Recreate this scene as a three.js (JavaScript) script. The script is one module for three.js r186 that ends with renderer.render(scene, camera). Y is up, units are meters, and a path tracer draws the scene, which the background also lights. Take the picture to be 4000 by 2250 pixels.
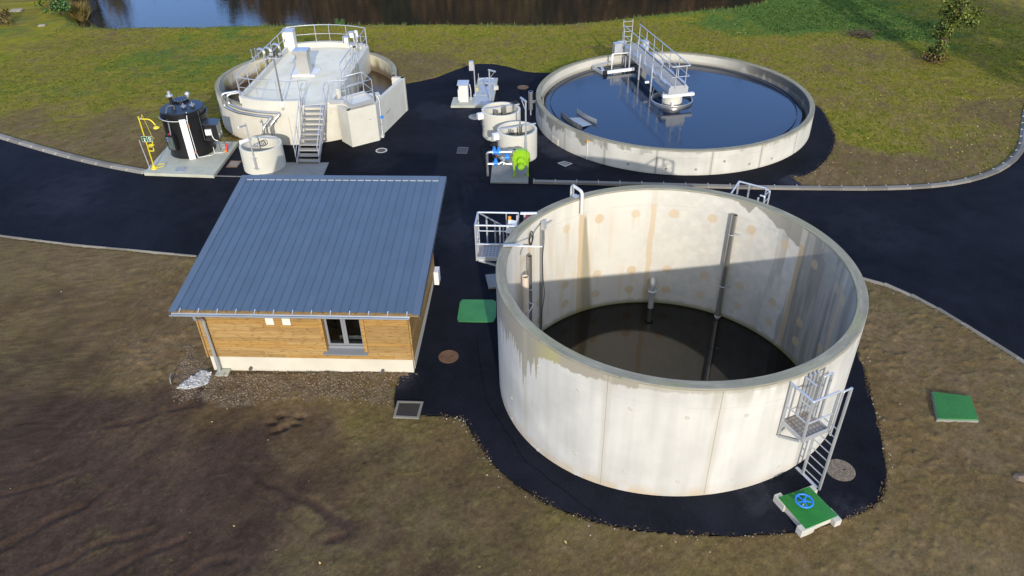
import * as THREE from 'three';
import { mergeGeometries } from 'three/addons/utils/BufferGeometryUtils.js';
import { TessellateModifier } from 'three/addons/modifiers/TessellateModifier.js';
import { RoundedBoxGeometry } from 'three/addons/geometries/RoundedBoxGeometry.js';
import { FontLoader } from 'three/addons/loaders/FontLoader.js';

// ---------------------------------------------------------------- camera, sky, sun, exposure
const clamp = (x, a = 0, b = 1) => Math.min(b, Math.max(a, x));
const mix = (a, b, t) => a + (b - a) * t;
const scene = new THREE.Scene();
const V = (x, y, z) => new THREE.Vector3(x, y, z);
const PITCH = 0.607158, ROLL = -0.021148, EYE = 16;
const camera = new THREE.PerspectiveCamera(41.712, 16 / 9, 0.5, 2500);
camera.rotation.order = 'YXZ';
camera.position.set(0, EYE, 0);
camera.rotation.set(-PITCH, 0, ROLL);
camera.updateMatrixWorld();
scene.add(camera);

const SUN = V(Math.sin(0.1293) * Math.cos(0.3393), Math.sin(0.3393), Math.cos(0.1293) * Math.cos(0.3393));
const sun = new THREE.DirectionalLight(new THREE.Color().setRGB(1, 0.925, 0.82), 3.6);
sun.position.copy(SUN).multiplyScalar(120).add(V(0, 0, -30));
sun.target.position.set(0, 0, -30);
sun.castShadow = true;
sun.shadow.radius = 1.6;
sun.shadow.mapSize.set(2048, 2048);
Object.assign(sun.shadow.camera, { left: -70, right: 70, top: 70, bottom: -70, near: 1, far: 300 });
scene.add(sun, sun.target);
{ // a clear autumn sky, paled on the unseen sun side to neutralise its fill
  const W = 1024, H = 512, d = new Float32Array(W * H * 4);
  for (let j = 0; j < H; j++) for (let i = 0; i < W; i++) {
    const th = ((j + 0.5) / H - 0.5) * Math.PI, ph = ((i + 0.5) / W - 0.5) * 2 * Math.PI;
    const x = Math.cos(th) * Math.cos(ph), y = Math.sin(th), z = Math.cos(th) * Math.sin(ph);
    const e = Math.max(y, 0), c = x * SUN.x + y * SUN.y + z * SUN.z;
    const hz = Math.exp(-e * 4);                                   // brighter, paler near the horizon
    const k = Math.pow((1 + c) / 2, 1.3);                              // bluest away from the sun, whitened toward it
    let r = mix(0.13, 0.4, k) + mix(0.3, 0.5, k) * hz, g = mix(0.31, 0.46, k) + mix(0.48, 0.48, k) * hz, b = mix(0.86, 0.58, k) + mix(0.6, 0.42, k) * hz;
    const glow = Math.pow(Math.max(c, 0), 10) * 0.85 + Math.pow(Math.max(c, 0), 3) * 0.22;   // aureole round the sun
    r += glow * 1.0; g += glow * 0.92; b += glow * 0.78;
    if (y < 0) { const k = Math.min(1, -y * 12); r += (0.09 - r) * k; g += (0.085 - g) * k; b += (0.06 - b) * k; }
    const o = (j * W + i) * 4; d[o] = r * 1.36; d[o + 1] = g * 1.36; d[o + 2] = b * 1.3; d[o + 3] = 1;
  }
  const t = new THREE.DataTexture(d, W, H, THREE.RGBAFormat, THREE.FloatType);
  t.mapping = THREE.EquirectangularReflectionMapping; t.magFilter = t.minFilter = THREE.LinearFilter; t.needsUpdate = true;
  scene.background = t; scene.environment = t;
}
const renderer = new THREE.WebGLRenderer({ antialias: true });
renderer.toneMapping = THREE.LinearToneMapping;
renderer.toneMappingExposure = 1.12;
renderer.shadowMap.enabled = true;
renderer.setSize(1024, 576);

// ---------------------------------------------------------------- helpers: numbers
function rng(s) { return () => { s |= 0; s = s + 0x6D2B79F5 | 0; let t = Math.imul(s ^ s >>> 15, 1 | s); t = t + Math.imul(t ^ t >>> 7, 61 | t) ^ t; return ((t ^ t >>> 14) >>> 0) / 4294967296; }; }
const sst = (a, b, x) => { const t = clamp((x - a) / (b - a)); return t * t * (3 - 2 * t); };
function hash(i, j, s) { let h = Math.imul(i, 374761393) + Math.imul(j, 668265263) + Math.imul(s, 974711) | 0; h = Math.imul(h ^ h >>> 13, 1274126177); return ((h ^ h >>> 16) >>> 0) / 4294967296; }
function vn(x, y, s = 0, wx = 0) {                                        // value noise 0..1, wx > 0: repeats after wx cells
  const i = Math.floor(x), j = Math.floor(y), u = x - i, v = y - j, a = u * u * (3 - 2 * u), b = v * v * (3 - 2 * v);
  const m = (k) => wx ? ((k % wx) + wx) % wx : k;
  return mix(mix(hash(m(i), m(j), s), hash(m(i + 1), m(j), s), a), mix(hash(m(i), m(j + 1), s), hash(m(i + 1), m(j + 1), s), a), b);
}
function fbm(x, y, n = 4, s = 0, wx = 0) { let f = 0, a = 0.5, t = 0; for (let k = 0; k < n; k++) { f += a * vn(x, y, s + k * 17, wx); t += a; a *= 0.5; x *= 2; y *= 2; wx *= 2; } return f / t; }
const RY = (x, z, c) => [c[0] + x, c[1] + z];

// ---------------------------------------------------------------- the lie of the land and points on it
const ramp = (x) => -0.33 + 0.61 * sst(-1.5, 8.2, x);
const lie = (x, z) => ramp(x) * sst(-27.5, -19.5, z);
const FOC = 2952.88, CP = Math.cos(PITCH), SP = Math.sin(PITCH), CR = Math.cos(ROLL), SR = Math.sin(ROLL);
function ray(px, py) {                                                    // direction from the surveyed viewpoint toward a mark of the survey photograph
  let u = px - 2000, v = py - 1125; const a = CR * u + SR * v, b = -SR * u + CR * v;
  return V(a / FOC, -CP * b / FOC - SP, SP * b / FOC - CP);
}
function at(px, py, h = 0) { const d = ray(px, py), t = (h - EYE) / d.y; return V(d.x * t, h, d.z * t); }
function gp(px, py, up = 0) { let h = 0, p; for (let k = 0; k < 12; k++) { p = at(px, py, h); h = 0.5 * h + 0.5 * (lie(p.x, p.z) + up); } return at(px, py, h); }
function onCyl(px, py, cx, cz, R, far) {
  const d = ray(px, py), a = d.x * d.x + d.z * d.z, B = 2 * (d.x * -cx + d.z * -cz), D = cx * cx + cz * cz - R * R;
  const t = (-B + (far ? 1 : -1) * Math.sqrt(Math.max(0, B * B - 4 * a * D))) / (2 * a);
  return { x: d.x * t, y: EYE + d.y * t, z: d.z * t, a: Math.atan2(d.x * t - cx, d.z * t - cz) };
}

// ---------------------------------------------------------------- helpers: objects
const used = {};
function numbered(n) { const k = used[n] = (used[n] ?? -1) + 1; return k ? `${n}_${String(k).padStart(3, '0')}` : n; }
function tag(o, label, category, group) { o.userData = { label, category }; if (group) o.userData.group = group; return o; }
function thing(name, label, category, p = [0, 0, 0], turn = 0, group) {
  const o = new THREE.Group(); o.name = numbered(name); o.position.set(...(p.isVector3 ? p.toArray() : p)); o.rotation.y = turn; scene.add(o);
  return tag(o, label, category, group);
}
function struct(o, name) { o.name = numbered(name); o.userData.kind = 'structure'; if (!o.parent) scene.add(o); return o; }
function meshOf(name, geo, mat, parent) { const m = new THREE.Mesh(geo, mat); m.name = parent ? name : numbered(name); m.castShadow = m.receiveShadow = true; (parent ?? scene).add(m); return m; }
function copyOf(o, label) { const c = o.clone(); c.name = numbered(o.name.replace(/_\d{3}$/, '')); c.userData = { ...o.userData, label: label ?? o.userData.label }; scene.add(c); return c; }

const BY = V(0, 1, 0);
function uvMetres(g) {                                                    // lay uv in metres by the way each face points
  const p = g.attributes.position, n = g.attributes.normal, uv = new Float32Array(p.count * 2), a = V(), b = V(), c = V();
  for (let i = 0; i < p.count; i += 3) {
    a.fromBufferAttribute(p, i); b.fromBufferAttribute(p, i + 1).sub(a); c.fromBufferAttribute(p, i + 2).sub(a);
    b.cross(c); const x = Math.abs(b.x), y = Math.abs(b.y), z = Math.abs(b.z);
    for (let k = i; k < i + 3; k++) {
      const X = p.getX(k), Y = p.getY(k), Z = p.getZ(k);
      if (y >= x && y >= z) { uv[2 * k] = X; uv[2 * k + 1] = Z; } else if (x >= z) { uv[2 * k] = Z; uv[2 * k + 1] = Y; } else { uv[2 * k] = X; uv[2 * k + 1] = Y; }
    }
  }
  g.setAttribute('uv', new THREE.BufferAttribute(uv, 2)); return g;
}
function sweep(pts, r, seg = 8, closed = false, flat = null) {             // a round (or flat [w, h]) bar along points
  const n = pts.length, P = [], N = [], I = [], T = [];
  for (let i = 0; i < n; i++) {
    const a = pts[closed ? (i - 1 + n) % n : Math.max(0, i - 1)], b = pts[closed ? (i + 1) % n : Math.min(n - 1, i + 1)];
    T.push(b.clone().sub(a).normalize());
  }
  let u = Math.abs(T[0].y) < 0.9 ? BY.clone() : V(1, 0, 0);
  for (let i = 0; i < n; i++) {
    u = u.clone().addScaledVector(T[i], -u.dot(T[i])).normalize(); const w = T[i].clone().cross(u);
    for (let k = 0; k < seg; k++) {
      const t = (k + (flat ? 0.5 : 0)) / seg * Math.PI * 2; let cx = Math.cos(t), cy = Math.sin(t);
      const nn = u.clone().multiplyScalar(cy).addScaledVector(w, cx);
      const rr = Array.isArray(r) ? r[i] : r;
      const q = flat ? u.clone().multiplyScalar(cy * flat[1] * 0.7071).addScaledVector(w, cx * flat[0] * 0.7071) : nn.clone().multiplyScalar(rr);
      q.add(pts[i]); P.push(q.x, q.y, q.z); N.push(nn.x, nn.y, nn.z);
    }
  }
  const m = closed ? n : n - 1;
  for (let i = 0; i < m; i++) for (let k = 0; k < seg; k++) {
    const a = i * seg + k, b = i * seg + (k + 1) % seg, c = ((i + 1) % n) * seg + k, d = ((i + 1) % n) * seg + (k + 1) % seg;
    I.push(a, c, b, b, c, d);
  }
  const g = new THREE.BufferGeometry();
  if (!closed) for (const [i, s] of [[0, -1], [n - 1, 1]]) {
    const c = P.length / 3; P.push(...pts[i].toArray()); const t = T[i].clone().multiplyScalar(s); N.push(t.x, t.y, t.z);
    for (let k = 0; k < seg; k++) { const q = (i * seg + k) * 3; P.push(P[q], P[q + 1], P[q + 2]); N.push(t.x, t.y, t.z); }
    for (let k = 0; k < seg; k++) s < 0 ? I.push(c, c + 1 + k, c + 1 + (k + 1) % seg) : I.push(c, c + 1 + (k + 1) % seg, c + 1 + k);
  }
  g.setAttribute('position', new THREE.Float32BufferAttribute(P, 3)); g.setAttribute('normal', new THREE.Float32BufferAttribute(N, 3)); g.setIndex(I);
  if (flat) { const f = g.toNonIndexed(); f.computeVertexNormals(); return f; }
  return g;
}
function bend(pts, R = 0.1, n = 6) {                                       // round the corners of a polyline
  const o = [pts[0]];
  for (let i = 1; i < pts.length - 1; i++) {
    const a = pts[i - 1].clone().sub(pts[i]), b = pts[i + 1].clone().sub(pts[i]), r = Math.min(R, a.length() * 0.49, b.length() * 0.49);
    const A = pts[i].clone().addScaledVector(a.normalize(), r), B = pts[i].clone().addScaledVector(b.normalize(), r);
    for (let k = 0; k <= n; k++) { const t = k / n; o.push(A.clone().multiplyScalar((1 - t) ** 2).addScaledVector(pts[i], 2 * t * (1 - t)).addScaledVector(B, t * t)); }
  }
  o.push(pts[pts.length - 1]); return o;
}
class MB {                                                                 // collects shapes, builds ONE named mesh
  constructor() { this.g = []; }
  add(g, m) { g = g.index ? g.toNonIndexed() : g; for (const k of Object.keys(g.attributes)) if (k !== 'position' && k !== 'normal') g.deleteAttribute(k); if (m) g.applyMatrix4(m); this.g.push(g); return this; }
  box(w, h, d, p = [0, 0, 0], r = [0, 0, 0], bevel = 0) {                  // p: centre
    const g = bevel ? new RoundedBoxGeometry(w, h, d, 1, bevel) : new THREE.BoxGeometry(w, h, d);
    return this.add(g, new THREE.Matrix4().compose(V(...(p.isVector3 ? p.toArray() : p)), new THREE.Quaternion().setFromEuler(new THREE.Euler(...r)), V(1, 1, 1)));
  }
  on(w, h, d, x, y, z, ry = 0, bevel = 0) { return this.box(w, h, d, [x, y + h / 2, z], [0, ry, 0], bevel); }   // standing at y
  tube(a, b, r, seg = 8) { return this.add(sweep([a, b], r, seg)); }
  pipe(pts, r, R = 0.12, seg = 10) { return this.add(sweep(bend(pts, R), r, seg)); }
  bar(a, b, w, h) { return this.add(sweep([a, b], 1, 4, false, [w, h])); }
  cyl(r0, r1, h, p = [0, 0, 0], seg = 20, r = [0, 0, 0]) {                  // r1 at the foot; p: centre
    return this.add(new THREE.CylinderGeometry(r0, r1, h, seg), new THREE.Matrix4().compose(V(...(p.isVector3 ? p.toArray() : p)), new THREE.Quaternion().setFromEuler(new THREE.Euler(...r)), V(1, 1, 1)));
  }
  lathe(pr, p = [0, 0, 0], seg = 32, r = [0, 0, 0]) { return this.add(creased(new THREE.LatheGeometry(pr.map((q) => new THREE.Vector2(...q)), seg)), new THREE.Matrix4().compose(V(...p), new THREE.Quaternion().setFromEuler(new THREE.Euler(...r)), V(1, 1, 1))); }
  ext(pts, depth, m, bevel = 0) { const s = new THREE.Shape(pts.map((q) => new THREE.Vector2(...q))); return this.add(new THREE.ExtrudeGeometry(s, { depth, bevelEnabled: bevel > 0, bevelSize: bevel, bevelThickness: bevel, bevelSegments: 1 }), m); }
  torus(R, r, p, rot = [Math.PI / 2, 0, 0], seg = 24) { return this.add(new THREE.TorusGeometry(R, r, 8, seg), new THREE.Matrix4().compose(V(...(p.isVector3 ? p.toArray() : p)), new THREE.Quaternion().setFromEuler(new THREE.Euler(...rot)), V(1, 1, 1))); }
  geo() { return uvMetres(this.g.length > 1 ? mergeGeometries(this.g) : this.g[0]); }
  build(name, mat, parent) { return meshOf(name, this.geo(), mat, parent); }
}
function creased(g, ang = 0.6) {                                           // hard edges where faces turn sharply
  g = g.index ? g.toNonIndexed() : g; const p = g.attributes.position, fn = [], map = new Map(), a = V(), b = V(), c = V();
  const key = (i) => `${Math.round(p.getX(i) * 2e3)},${Math.round(p.getY(i) * 2e3)},${Math.round(p.getZ(i) * 2e3)}`;
  for (let i = 0; i < p.count; i += 3) { a.fromBufferAttribute(p, i); b.fromBufferAttribute(p, i + 1); c.fromBufferAttribute(p, i + 2); const n = c.clone().sub(b).cross(a.clone().sub(b)); fn.push(n); for (let k = i; k < i + 3; k++) { const q = key(k); (map.get(q) ?? map.set(q, []).get(q)).push(n); } }
  const N = new Float32Array(p.count * 3), cs = Math.cos(ang);
  for (let i = 0; i < p.count; i++) { const f = fn[i / 3 | 0], fl = f.length() || 1, s = V(); for (const n of map.get(key(i))) if (n.dot(f) >= cs * n.length() * fl) s.add(n); s.normalize(); N.set([s.x, s.y, s.z], i * 3); }
  g.setAttribute('normal', new THREE.BufferAttribute(N, 3)); return g;
}

// ---------------------------------------------------------------- helpers: surfaces
function tex(w, h, f, { srgb = true, rep = null, wrap = true } = {}) {      // f(u, v, i, j) -> [r, g, b] 0..1
  const d = new Uint8Array(w * h * 4);
  for (let j = 0; j < h; j++) for (let i = 0; i < w; i++) { const c = f((i + 0.5) / w, (j + 0.5) / h, i, j), o = (j * w + i) * 4; d[o] = clamp(c[0]) * 255; d[o + 1] = clamp(c[1]) * 255; d[o + 2] = clamp(c[2]) * 255; d[o + 3] = 255; }
  const t = new THREE.DataTexture(d, w, h); t.magFilter = t.minFilter = THREE.LinearFilter; if (srgb) t.colorSpace = THREE.SRGBColorSpace;
  if (wrap) t.wrapS = t.wrapT = THREE.RepeatWrapping; if (rep) t.repeat.set(...rep); t.needsUpdate = true; return t;
}
const S = (hex) => new THREE.Color(hex);
const L = (r, g, b) => new THREE.Color().setRGB(r, g, b);
const std = (o) => new THREE.MeshStandardMaterial(o);
const matt = (o) => new THREE.MeshPhysicalMaterial({ specularIntensity: 0.25, ...o });   // porous things: stone, soil, leaves, raw timber
const fine = tex(512, 512, (u, v) => { const n = 0.5 * fbm(u * 16, v * 16, 4, 3, 16) + 0.5 * vn(u * 256, v * 256, 9, 256); return [n, n, n]; }, { srgb: false, rep: [1, 1] });
const mott = (seed, lo, hi, cells = 6) => tex(512, 512, (u, v) => { const n = mix(lo, hi, clamp(0.62 * fbm(u * cells, v * cells, 5, seed, cells) * 1.5 - 0.2 + 0.35 * vn(u * 180, v * 180, seed + 5, 180))); return [n, n, n * 0.995]; }, { srgb: false, rep: [0.5, 0.5] });
const mottA = mott(11, 0.72, 1.0), mottB = mott(29, 0.84, 1.0, 4);
const M = {
  concrete: matt({ color: L(0.56, 0.54, 0.48), map: mottA, roughness: 0.9, bumpMap: fine, bumpScale: 0.004 }),
  cream: matt({ color: L(0.6, 0.585, 0.515), map: mottB, roughness: 0.9, bumpMap: fine, bumpScale: 0.004 }),
  greyConcrete: matt({ color: L(0.27, 0.27, 0.25), map: mottA, roughness: 0.9, bumpMap: fine, bumpScale: 0.005 }),
  padGreen: matt({ color: L(0.46, 0.465, 0.385), map: mottA, roughness: 0.6, bumpMap: fine, bumpScale: 0.003 }),
  galv: std({ color: L(0.58, 0.6, 0.63), map: mottB, metalness: 0.55, roughness: 0.42 }),
  steel: std({ color: L(0.66, 0.65, 0.62), map: mottB, metalness: 0.9, roughness: 0.32 }),
  sheetSteel: std({ color: L(0.6, 0.58, 0.54), map: mottB, metalness: 0.75, roughness: 0.4 }),
  white: std({ color: L(0.74, 0.74, 0.73), roughness: 0.45 }),
  offWhite: std({ color: L(0.68, 0.66, 0.6), roughness: 0.6, map: mottB }),
  black: std({ color: L(0.008, 0.008, 0.009), roughness: 0.38 }),
  blackMatt: std({ color: L(0.015, 0.015, 0.016), roughness: 0.7 }),
  cable: std({ color: L(0.02, 0.02, 0.02), roughness: 0.6 }),
  yellow: std({ color: L(0.62, 0.5, 0.015), roughness: 0.35 }),
  lime: std({ color: L(0.24, 0.46, 0.015), roughness: 0.4 }),
  blue: std({ color: L(0.02, 0.2, 0.68), roughness: 0.4 }),
  red: std({ color: L(0.55, 0.02, 0.015), roughness: 0.4 }),
  green: std({ color: L(0.06, 0.3, 0.075), roughness: 0.6, map: mott(7, 0.55, 1, 5) }),
  castIron: std({ color: L(0.1, 0.085, 0.075), metalness: 0.3, roughness: 0.7, map: mottA }),
  rust: std({ color: L(0.26, 0.14, 0.07), metalness: 0.1, roughness: 0.8, map: mott(17, 0.3, 1, 5) }),
  darkPipe: std({ color: L(0.08, 0.085, 0.09), roughness: 0.4 }),
  glass: new THREE.MeshPhysicalMaterial({ color: L(0.5, 0.53, 0.53), transmission: 1, thickness: 0, roughness: 0.02, ior: 1.5 }),
  slate: std({ color: L(0.1, 0.135, 0.18), roughness: 0.42, metalness: 0.1, map: mottB }),
};
// ---------------------------------------------------------------- where things lie (metres, x right, z toward the viewer)
const T1 = { x: 4.77, z: -18.37, R: 5.235, r: 4.931, H: 3.864, water: -0.97 };
const T2 = { x: 8.804, z: -39.225, R: 7.3, r: 7.04, H: 1.24, water: 0.74 };
const T3 = { x: -11.09, z: -41.28, R: 4.92, r: 4.68, H: 1.96, water: 0.95 };
const YAW = 0.061;                                                        // the buildings stand turned this far
const xz = (list, up = 0) => list.map(([x, y]) => { const p = gp(x, y, up); return [p.x, p.z]; });
const arc = (T, R, a0, a1, n = 24) => Array.from({ length: n + 1 }, (_, k) => { const a = mix(a0, a1, k / n); return [T.x + Math.sin(a) * R, T.z + Math.cos(a) * R]; });

const kerbUpperLeft = xz([[-260, 468], [-120, 500], [0, 536], [100, 566], [240, 606], [400, 645], [566, 676]]);
const kerbUpperRight = xz([[2085, 712], [2300, 717], [2500, 722], [2900, 733], [3200, 737], [3400, 738], [3600, 731], [3750, 713], [3880, 674], [3955, 625], [3990, 575], [3999, 520], [4010, 440], [4040, 330]]);
const kerbLowerLeft = xz([[-300, 880], [0, 922], [300, 959], [500, 977], [770, 1003]]);
const kerbLowerRight = xz([[3340, 1084], [3386, 1094], [3480, 1122], [3640, 1197], [3800, 1292], [4000, 1418], [4200, 1560]]);
const roadOutline = [
  ...kerbUpperLeft, ...xz([[838, 686], [925, 556], [1100, 500], [1300, 400], [1500, 300], [1590, 327], [1640, 318], [1705, 303], [1745, 287], [1790, 270], [1830, 256], [1870, 249], [1930, 251], [1970, 258], [2000, 266], [2045, 279], [2080, 284], [2150, 285], [2260, 262]]),
  ...arc(T2, 7.16, -2.0, 1.9, 40), ...xz([[3190, 412], [3208, 428], [3225, 452], [3243, 485], [3254, 508], [3262, 533], [3258, 560], [3248, 590], [3228, 620], [3200, 648], [3165, 672], [3130, 688], [3092, 688], [3108, 704], [3132, 720], [3140, 738]]),
  ...kerbUpperRight.slice(5), ...xz([[4300, 330]]), ...xz([[4420, 900], [4300, 1640]]), ...kerbLowerRight.slice().reverse(),
  ...xz([[3330, 1240], [3352, 1400], [3372, 1440], [3388, 1490], [3400, 1540], [3412, 1590], [3428, 1650], [3440, 1705], [3450, 1770], [3460, 1840], [3458, 1900], [3440, 1950], [3405, 1982], [3350, 2006], [3280, 2030], [3180, 2060], [3100, 2080], [3000, 2088], [2900, 2092], [2800, 2090], [2700, 2086], [2600, 2079], [2500, 2069], [2400, 2054], [2300, 2030], [2200, 1993], [2120, 1955], [2050, 1912], [2000, 1876], [1950, 1833], [1905, 1780], [1875, 1738], [1850, 1702], [1832, 1664], [1812, 1640], [1785, 1626], [1720, 1622], [1640, 1618], [1545, 1590], [1540, 1545], [1550, 1500], [1560, 1470], [1600, 1462], [1500, 1200], [1300, 1000], [900, 1000]]),
  ...kerbLowerLeft.slice().reverse(), ...xz([[-300, 880]]),
];
const inside = (x, z, P) => { let c = false; for (let i = 0, j = P.length - 1; i < P.length; j = i++) if ((P[i][1] > z) !== (P[j][1] > z) && x < (P[j][0] - P[i][0]) * (z - P[i][1]) / (P[j][1] - P[i][1]) + P[i][0]) c = !c; return c; };
const segD = (x, z, a, b) => { const dx = b[0] - a[0], dz = b[1] - a[1], t = clamp(((x - a[0]) * dx + (z - a[1]) * dz) / (dx * dx + dz * dz + 1e-9)); return Math.hypot(x - a[0] - dx * t, z - a[1] - dz * t); };
const lineD = (x, z, P) => { let d = 1e9; for (let i = 1; i < P.length; i++) d = Math.min(d, segD(x, z, P[i - 1], P[i])); return d; };

// the pond's near shore, from its left bank round to the far right
const shore = xz([[200, -260], [235, -60], [252, 20], [256, 70], [272, 90], [322, 110], [450, 117], [620, 112], [800, 113], [870, 108], [1000, 106], [1200, 104], [1500, 102], [1800, 101], [2050, 104], [2200, 101], [2330, 90], [2450, 77], [2560, 64], [2700, 50], [2860, 36], [2960, 20], [3010, 2], [3080, -60], [3150, -200]]);
const pondArea = [...shore, [60, -140], [-90, -140]];
const POND = -0.85;

// ---------------------------------------------------------------- the ground: one sheet
const mudMarks = [                                                       // [mark, grass 0..1, wet 0..1 (foreground: shade painted in too), warm 0..1]
  [100, 100, .75, 0, .3], [60, 20, .6, 0, .4], [150, 350, .72, 0, .3], [600, 230, .8, 0, .2], [400, 330, .76, 0, .2], [800, 250, .8, 0, .2], [700, 330, .72, 0, .2], [300, 450, .5, 0, .5], [120, 480, .34, 0, .6], [500, 560, .16, .1, .7], [450, 480, .3, 0, .6], [330, 590, .26, .1, .8], [200, 560, .3, 0, .7], [850, 180, .7, 0, .3], [480, 145, .45, .3, .3], [800, 150, .75, 0, .2], [850, 420, .6, 0, .3],
  [1700, 150, .62, 0, .4], [1650, 240, .3, 0, 1], [1560, 270, .4, 0, .9], [1900, 200, .5, 0, .6], [2000, 130, .55, 0, .5], [2100, 260, .7, 0, .3], [1800, 120, .7, 0, .3], [2250, 170, .68, 0, .3],
  [2700, 150, .66, 0, .3], [3100, 70, .98, 0, 0], [2900, 90, .85, 0, .1], [3300, 200, .42, 0, .5], [3000, 200, .56, 0, .4], [3500, 100, .95, 0, 0], [3380, 60, .9, 0, 0], [3400, 350, .5, 0, .5], [3600, 450, .48, 0, .5], [3300, 600, .28, 0, .8], [3350, 540, .66, 0, .3], [3500, 660, .24, 0, .8], [3800, 600, .36, 0, .6], [3900, 430, .34, 0, .7], [3900, 150, .7, 0, .3], [3700, 330, .6, 0, .4], [3250, 690, .1, 0, .6], [3650, 60, .75, 0, .3], [3950, 40, .5, 0, .6],
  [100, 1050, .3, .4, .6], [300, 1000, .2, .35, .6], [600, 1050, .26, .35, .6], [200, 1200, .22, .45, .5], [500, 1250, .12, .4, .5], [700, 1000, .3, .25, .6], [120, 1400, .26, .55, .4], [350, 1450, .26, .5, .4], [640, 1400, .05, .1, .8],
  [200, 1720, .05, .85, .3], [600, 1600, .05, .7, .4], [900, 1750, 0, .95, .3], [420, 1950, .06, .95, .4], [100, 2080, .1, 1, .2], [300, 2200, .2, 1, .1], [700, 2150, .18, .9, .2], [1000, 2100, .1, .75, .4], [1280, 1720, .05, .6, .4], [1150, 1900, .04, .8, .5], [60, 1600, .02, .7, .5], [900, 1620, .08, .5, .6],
  [1500, 1750, .34, .55, .4], [1700, 1900, .36, .5, .4], [1500, 2050, .26, .6, .3], [2000, 2100, .34, .42, .4], [2300, 2180, .36, .3, .5], [2800, 2180, .4, .2, .5], [3300, 2150, .3, .15, .7], [3700, 2100, .3, .25, .5], [3600, 1900, .3, .25, .6], [1450, 1640, .34, .4, .4], [1800, 2200, .3, .55, .3],
  [1420, 1650, .5, .1, .2], [1600, 1640, .42, .3, .3], [1300, 1950, .2, .5, .3], [2200, 2060, .45, .3, .2], [1250, 2180, .3, .5, .2],
  [3600, 1400, .22, .25, .7], [3500, 1250, .2, .2, .8], [3900, 1500, .26, .25, .6], [3800, 1800, .24, .3, .6], [3450, 1180, .34, 0, .6], [3550, 1700, .22, .2, .7], [3900, 2200, .26, .15, .4], [1100, 1520, .02, .1, .9],
].map(([x, y, g, w, o]) => { const p = gp(x, y); return [p.x, p.z, g, w, o, 1 / Math.max(2, 0.16 * -p.z)]; });
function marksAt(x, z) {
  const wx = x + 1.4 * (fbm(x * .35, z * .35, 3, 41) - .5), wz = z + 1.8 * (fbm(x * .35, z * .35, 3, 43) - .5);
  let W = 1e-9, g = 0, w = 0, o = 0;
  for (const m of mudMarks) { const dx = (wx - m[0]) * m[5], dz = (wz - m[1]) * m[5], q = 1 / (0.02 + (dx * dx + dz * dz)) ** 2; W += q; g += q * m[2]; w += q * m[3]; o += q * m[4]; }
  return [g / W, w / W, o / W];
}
const q1 = (x, y) => { const p = gp(x / 1.431, 1250 + y / 1.431); return [p.x, p.z]; };
const rills = [                                                           // [line, width, depth, wet]
  [[[-40, 990], [120, 950], [300, 905], [420, 855]].map((q) => q1(...q)), .10, .02, .6], [[[-40, 1300], [80, 1245], [160, 1190], [250, 1130], [350, 1090], [480, 1030], [560, 960]].map((q) => q1(...q)), .14, .035, .9],
  [[[180, 1440], [400, 1340], [500, 1280], [600, 1240], [720, 1215], [830, 1180]].map((q) => q1(...q)), .12, .03, .8], [[[1040, 1440], [1100, 1400], [1160, 1370], [1230, 1345], [1300, 1330]].map((q) => q1(...q)), .13, .03, .9], [[[600, 1420], [760, 1330], [900, 1270], [1020, 1230]].map((q) => q1(...q)), .12, .025, .8],
  [[[1425, 820], [1450, 890], [1500, 915], [1560, 925], [1620, 970], [1680, 1000], [1740, 1020], [1790, 1060], [1850, 1100], [1900, 1130], [1960, 1145], [1965, 1185], [1890, 1215], [1840, 1230]].map((q) => q1(...q)), .13, .022, 1], [[[1150, 330], [1120, 390], [1110, 440], [1125, 480], [1060, 478], [950, 500], [830, 545], [720, 575], [600, 590]].map((q) => q1(...q)), .12, .02, 1],
  [[[-20, 640], [60, 600], [150, 560], [270, 575], [330, 600]].map((q) => q1(...q)), .08, .015, .7], [[[0, 860], [140, 830], [300, 760]].map((q) => q1(...q)), .08, .015, .6],
];
const pits = [[1565, 535], [1675, 540], [1520, 572], [1650, 578], [1590, 600], [1550, 620]].map((q) => q1(...q));
const house = { x: -3.23, z: -18.75 };                                   // front right corner of the timber building
const gravelArea = xz([[690, 1500], [740, 1330], [760, 1400], [840, 1452], [1640, 1460], [1560, 1480], [1530, 1590], [1380, 1570], [1100, 1560], [880, 1585], [760, 1560], [690, 1590]]);
const COL = { soil: [.165, .112, .05], pale: [.235, .165, .088], wet: [.06, .037, .0285], red: [.185, .11, .062], grass: [.18, .196, .012], lush: [.1, .185, .03], olive: [.285, .245, .02], gravel: [.2, .165, .125] };  // wet: damp mud, also dark enough to carry the foreground corner's shade
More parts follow.
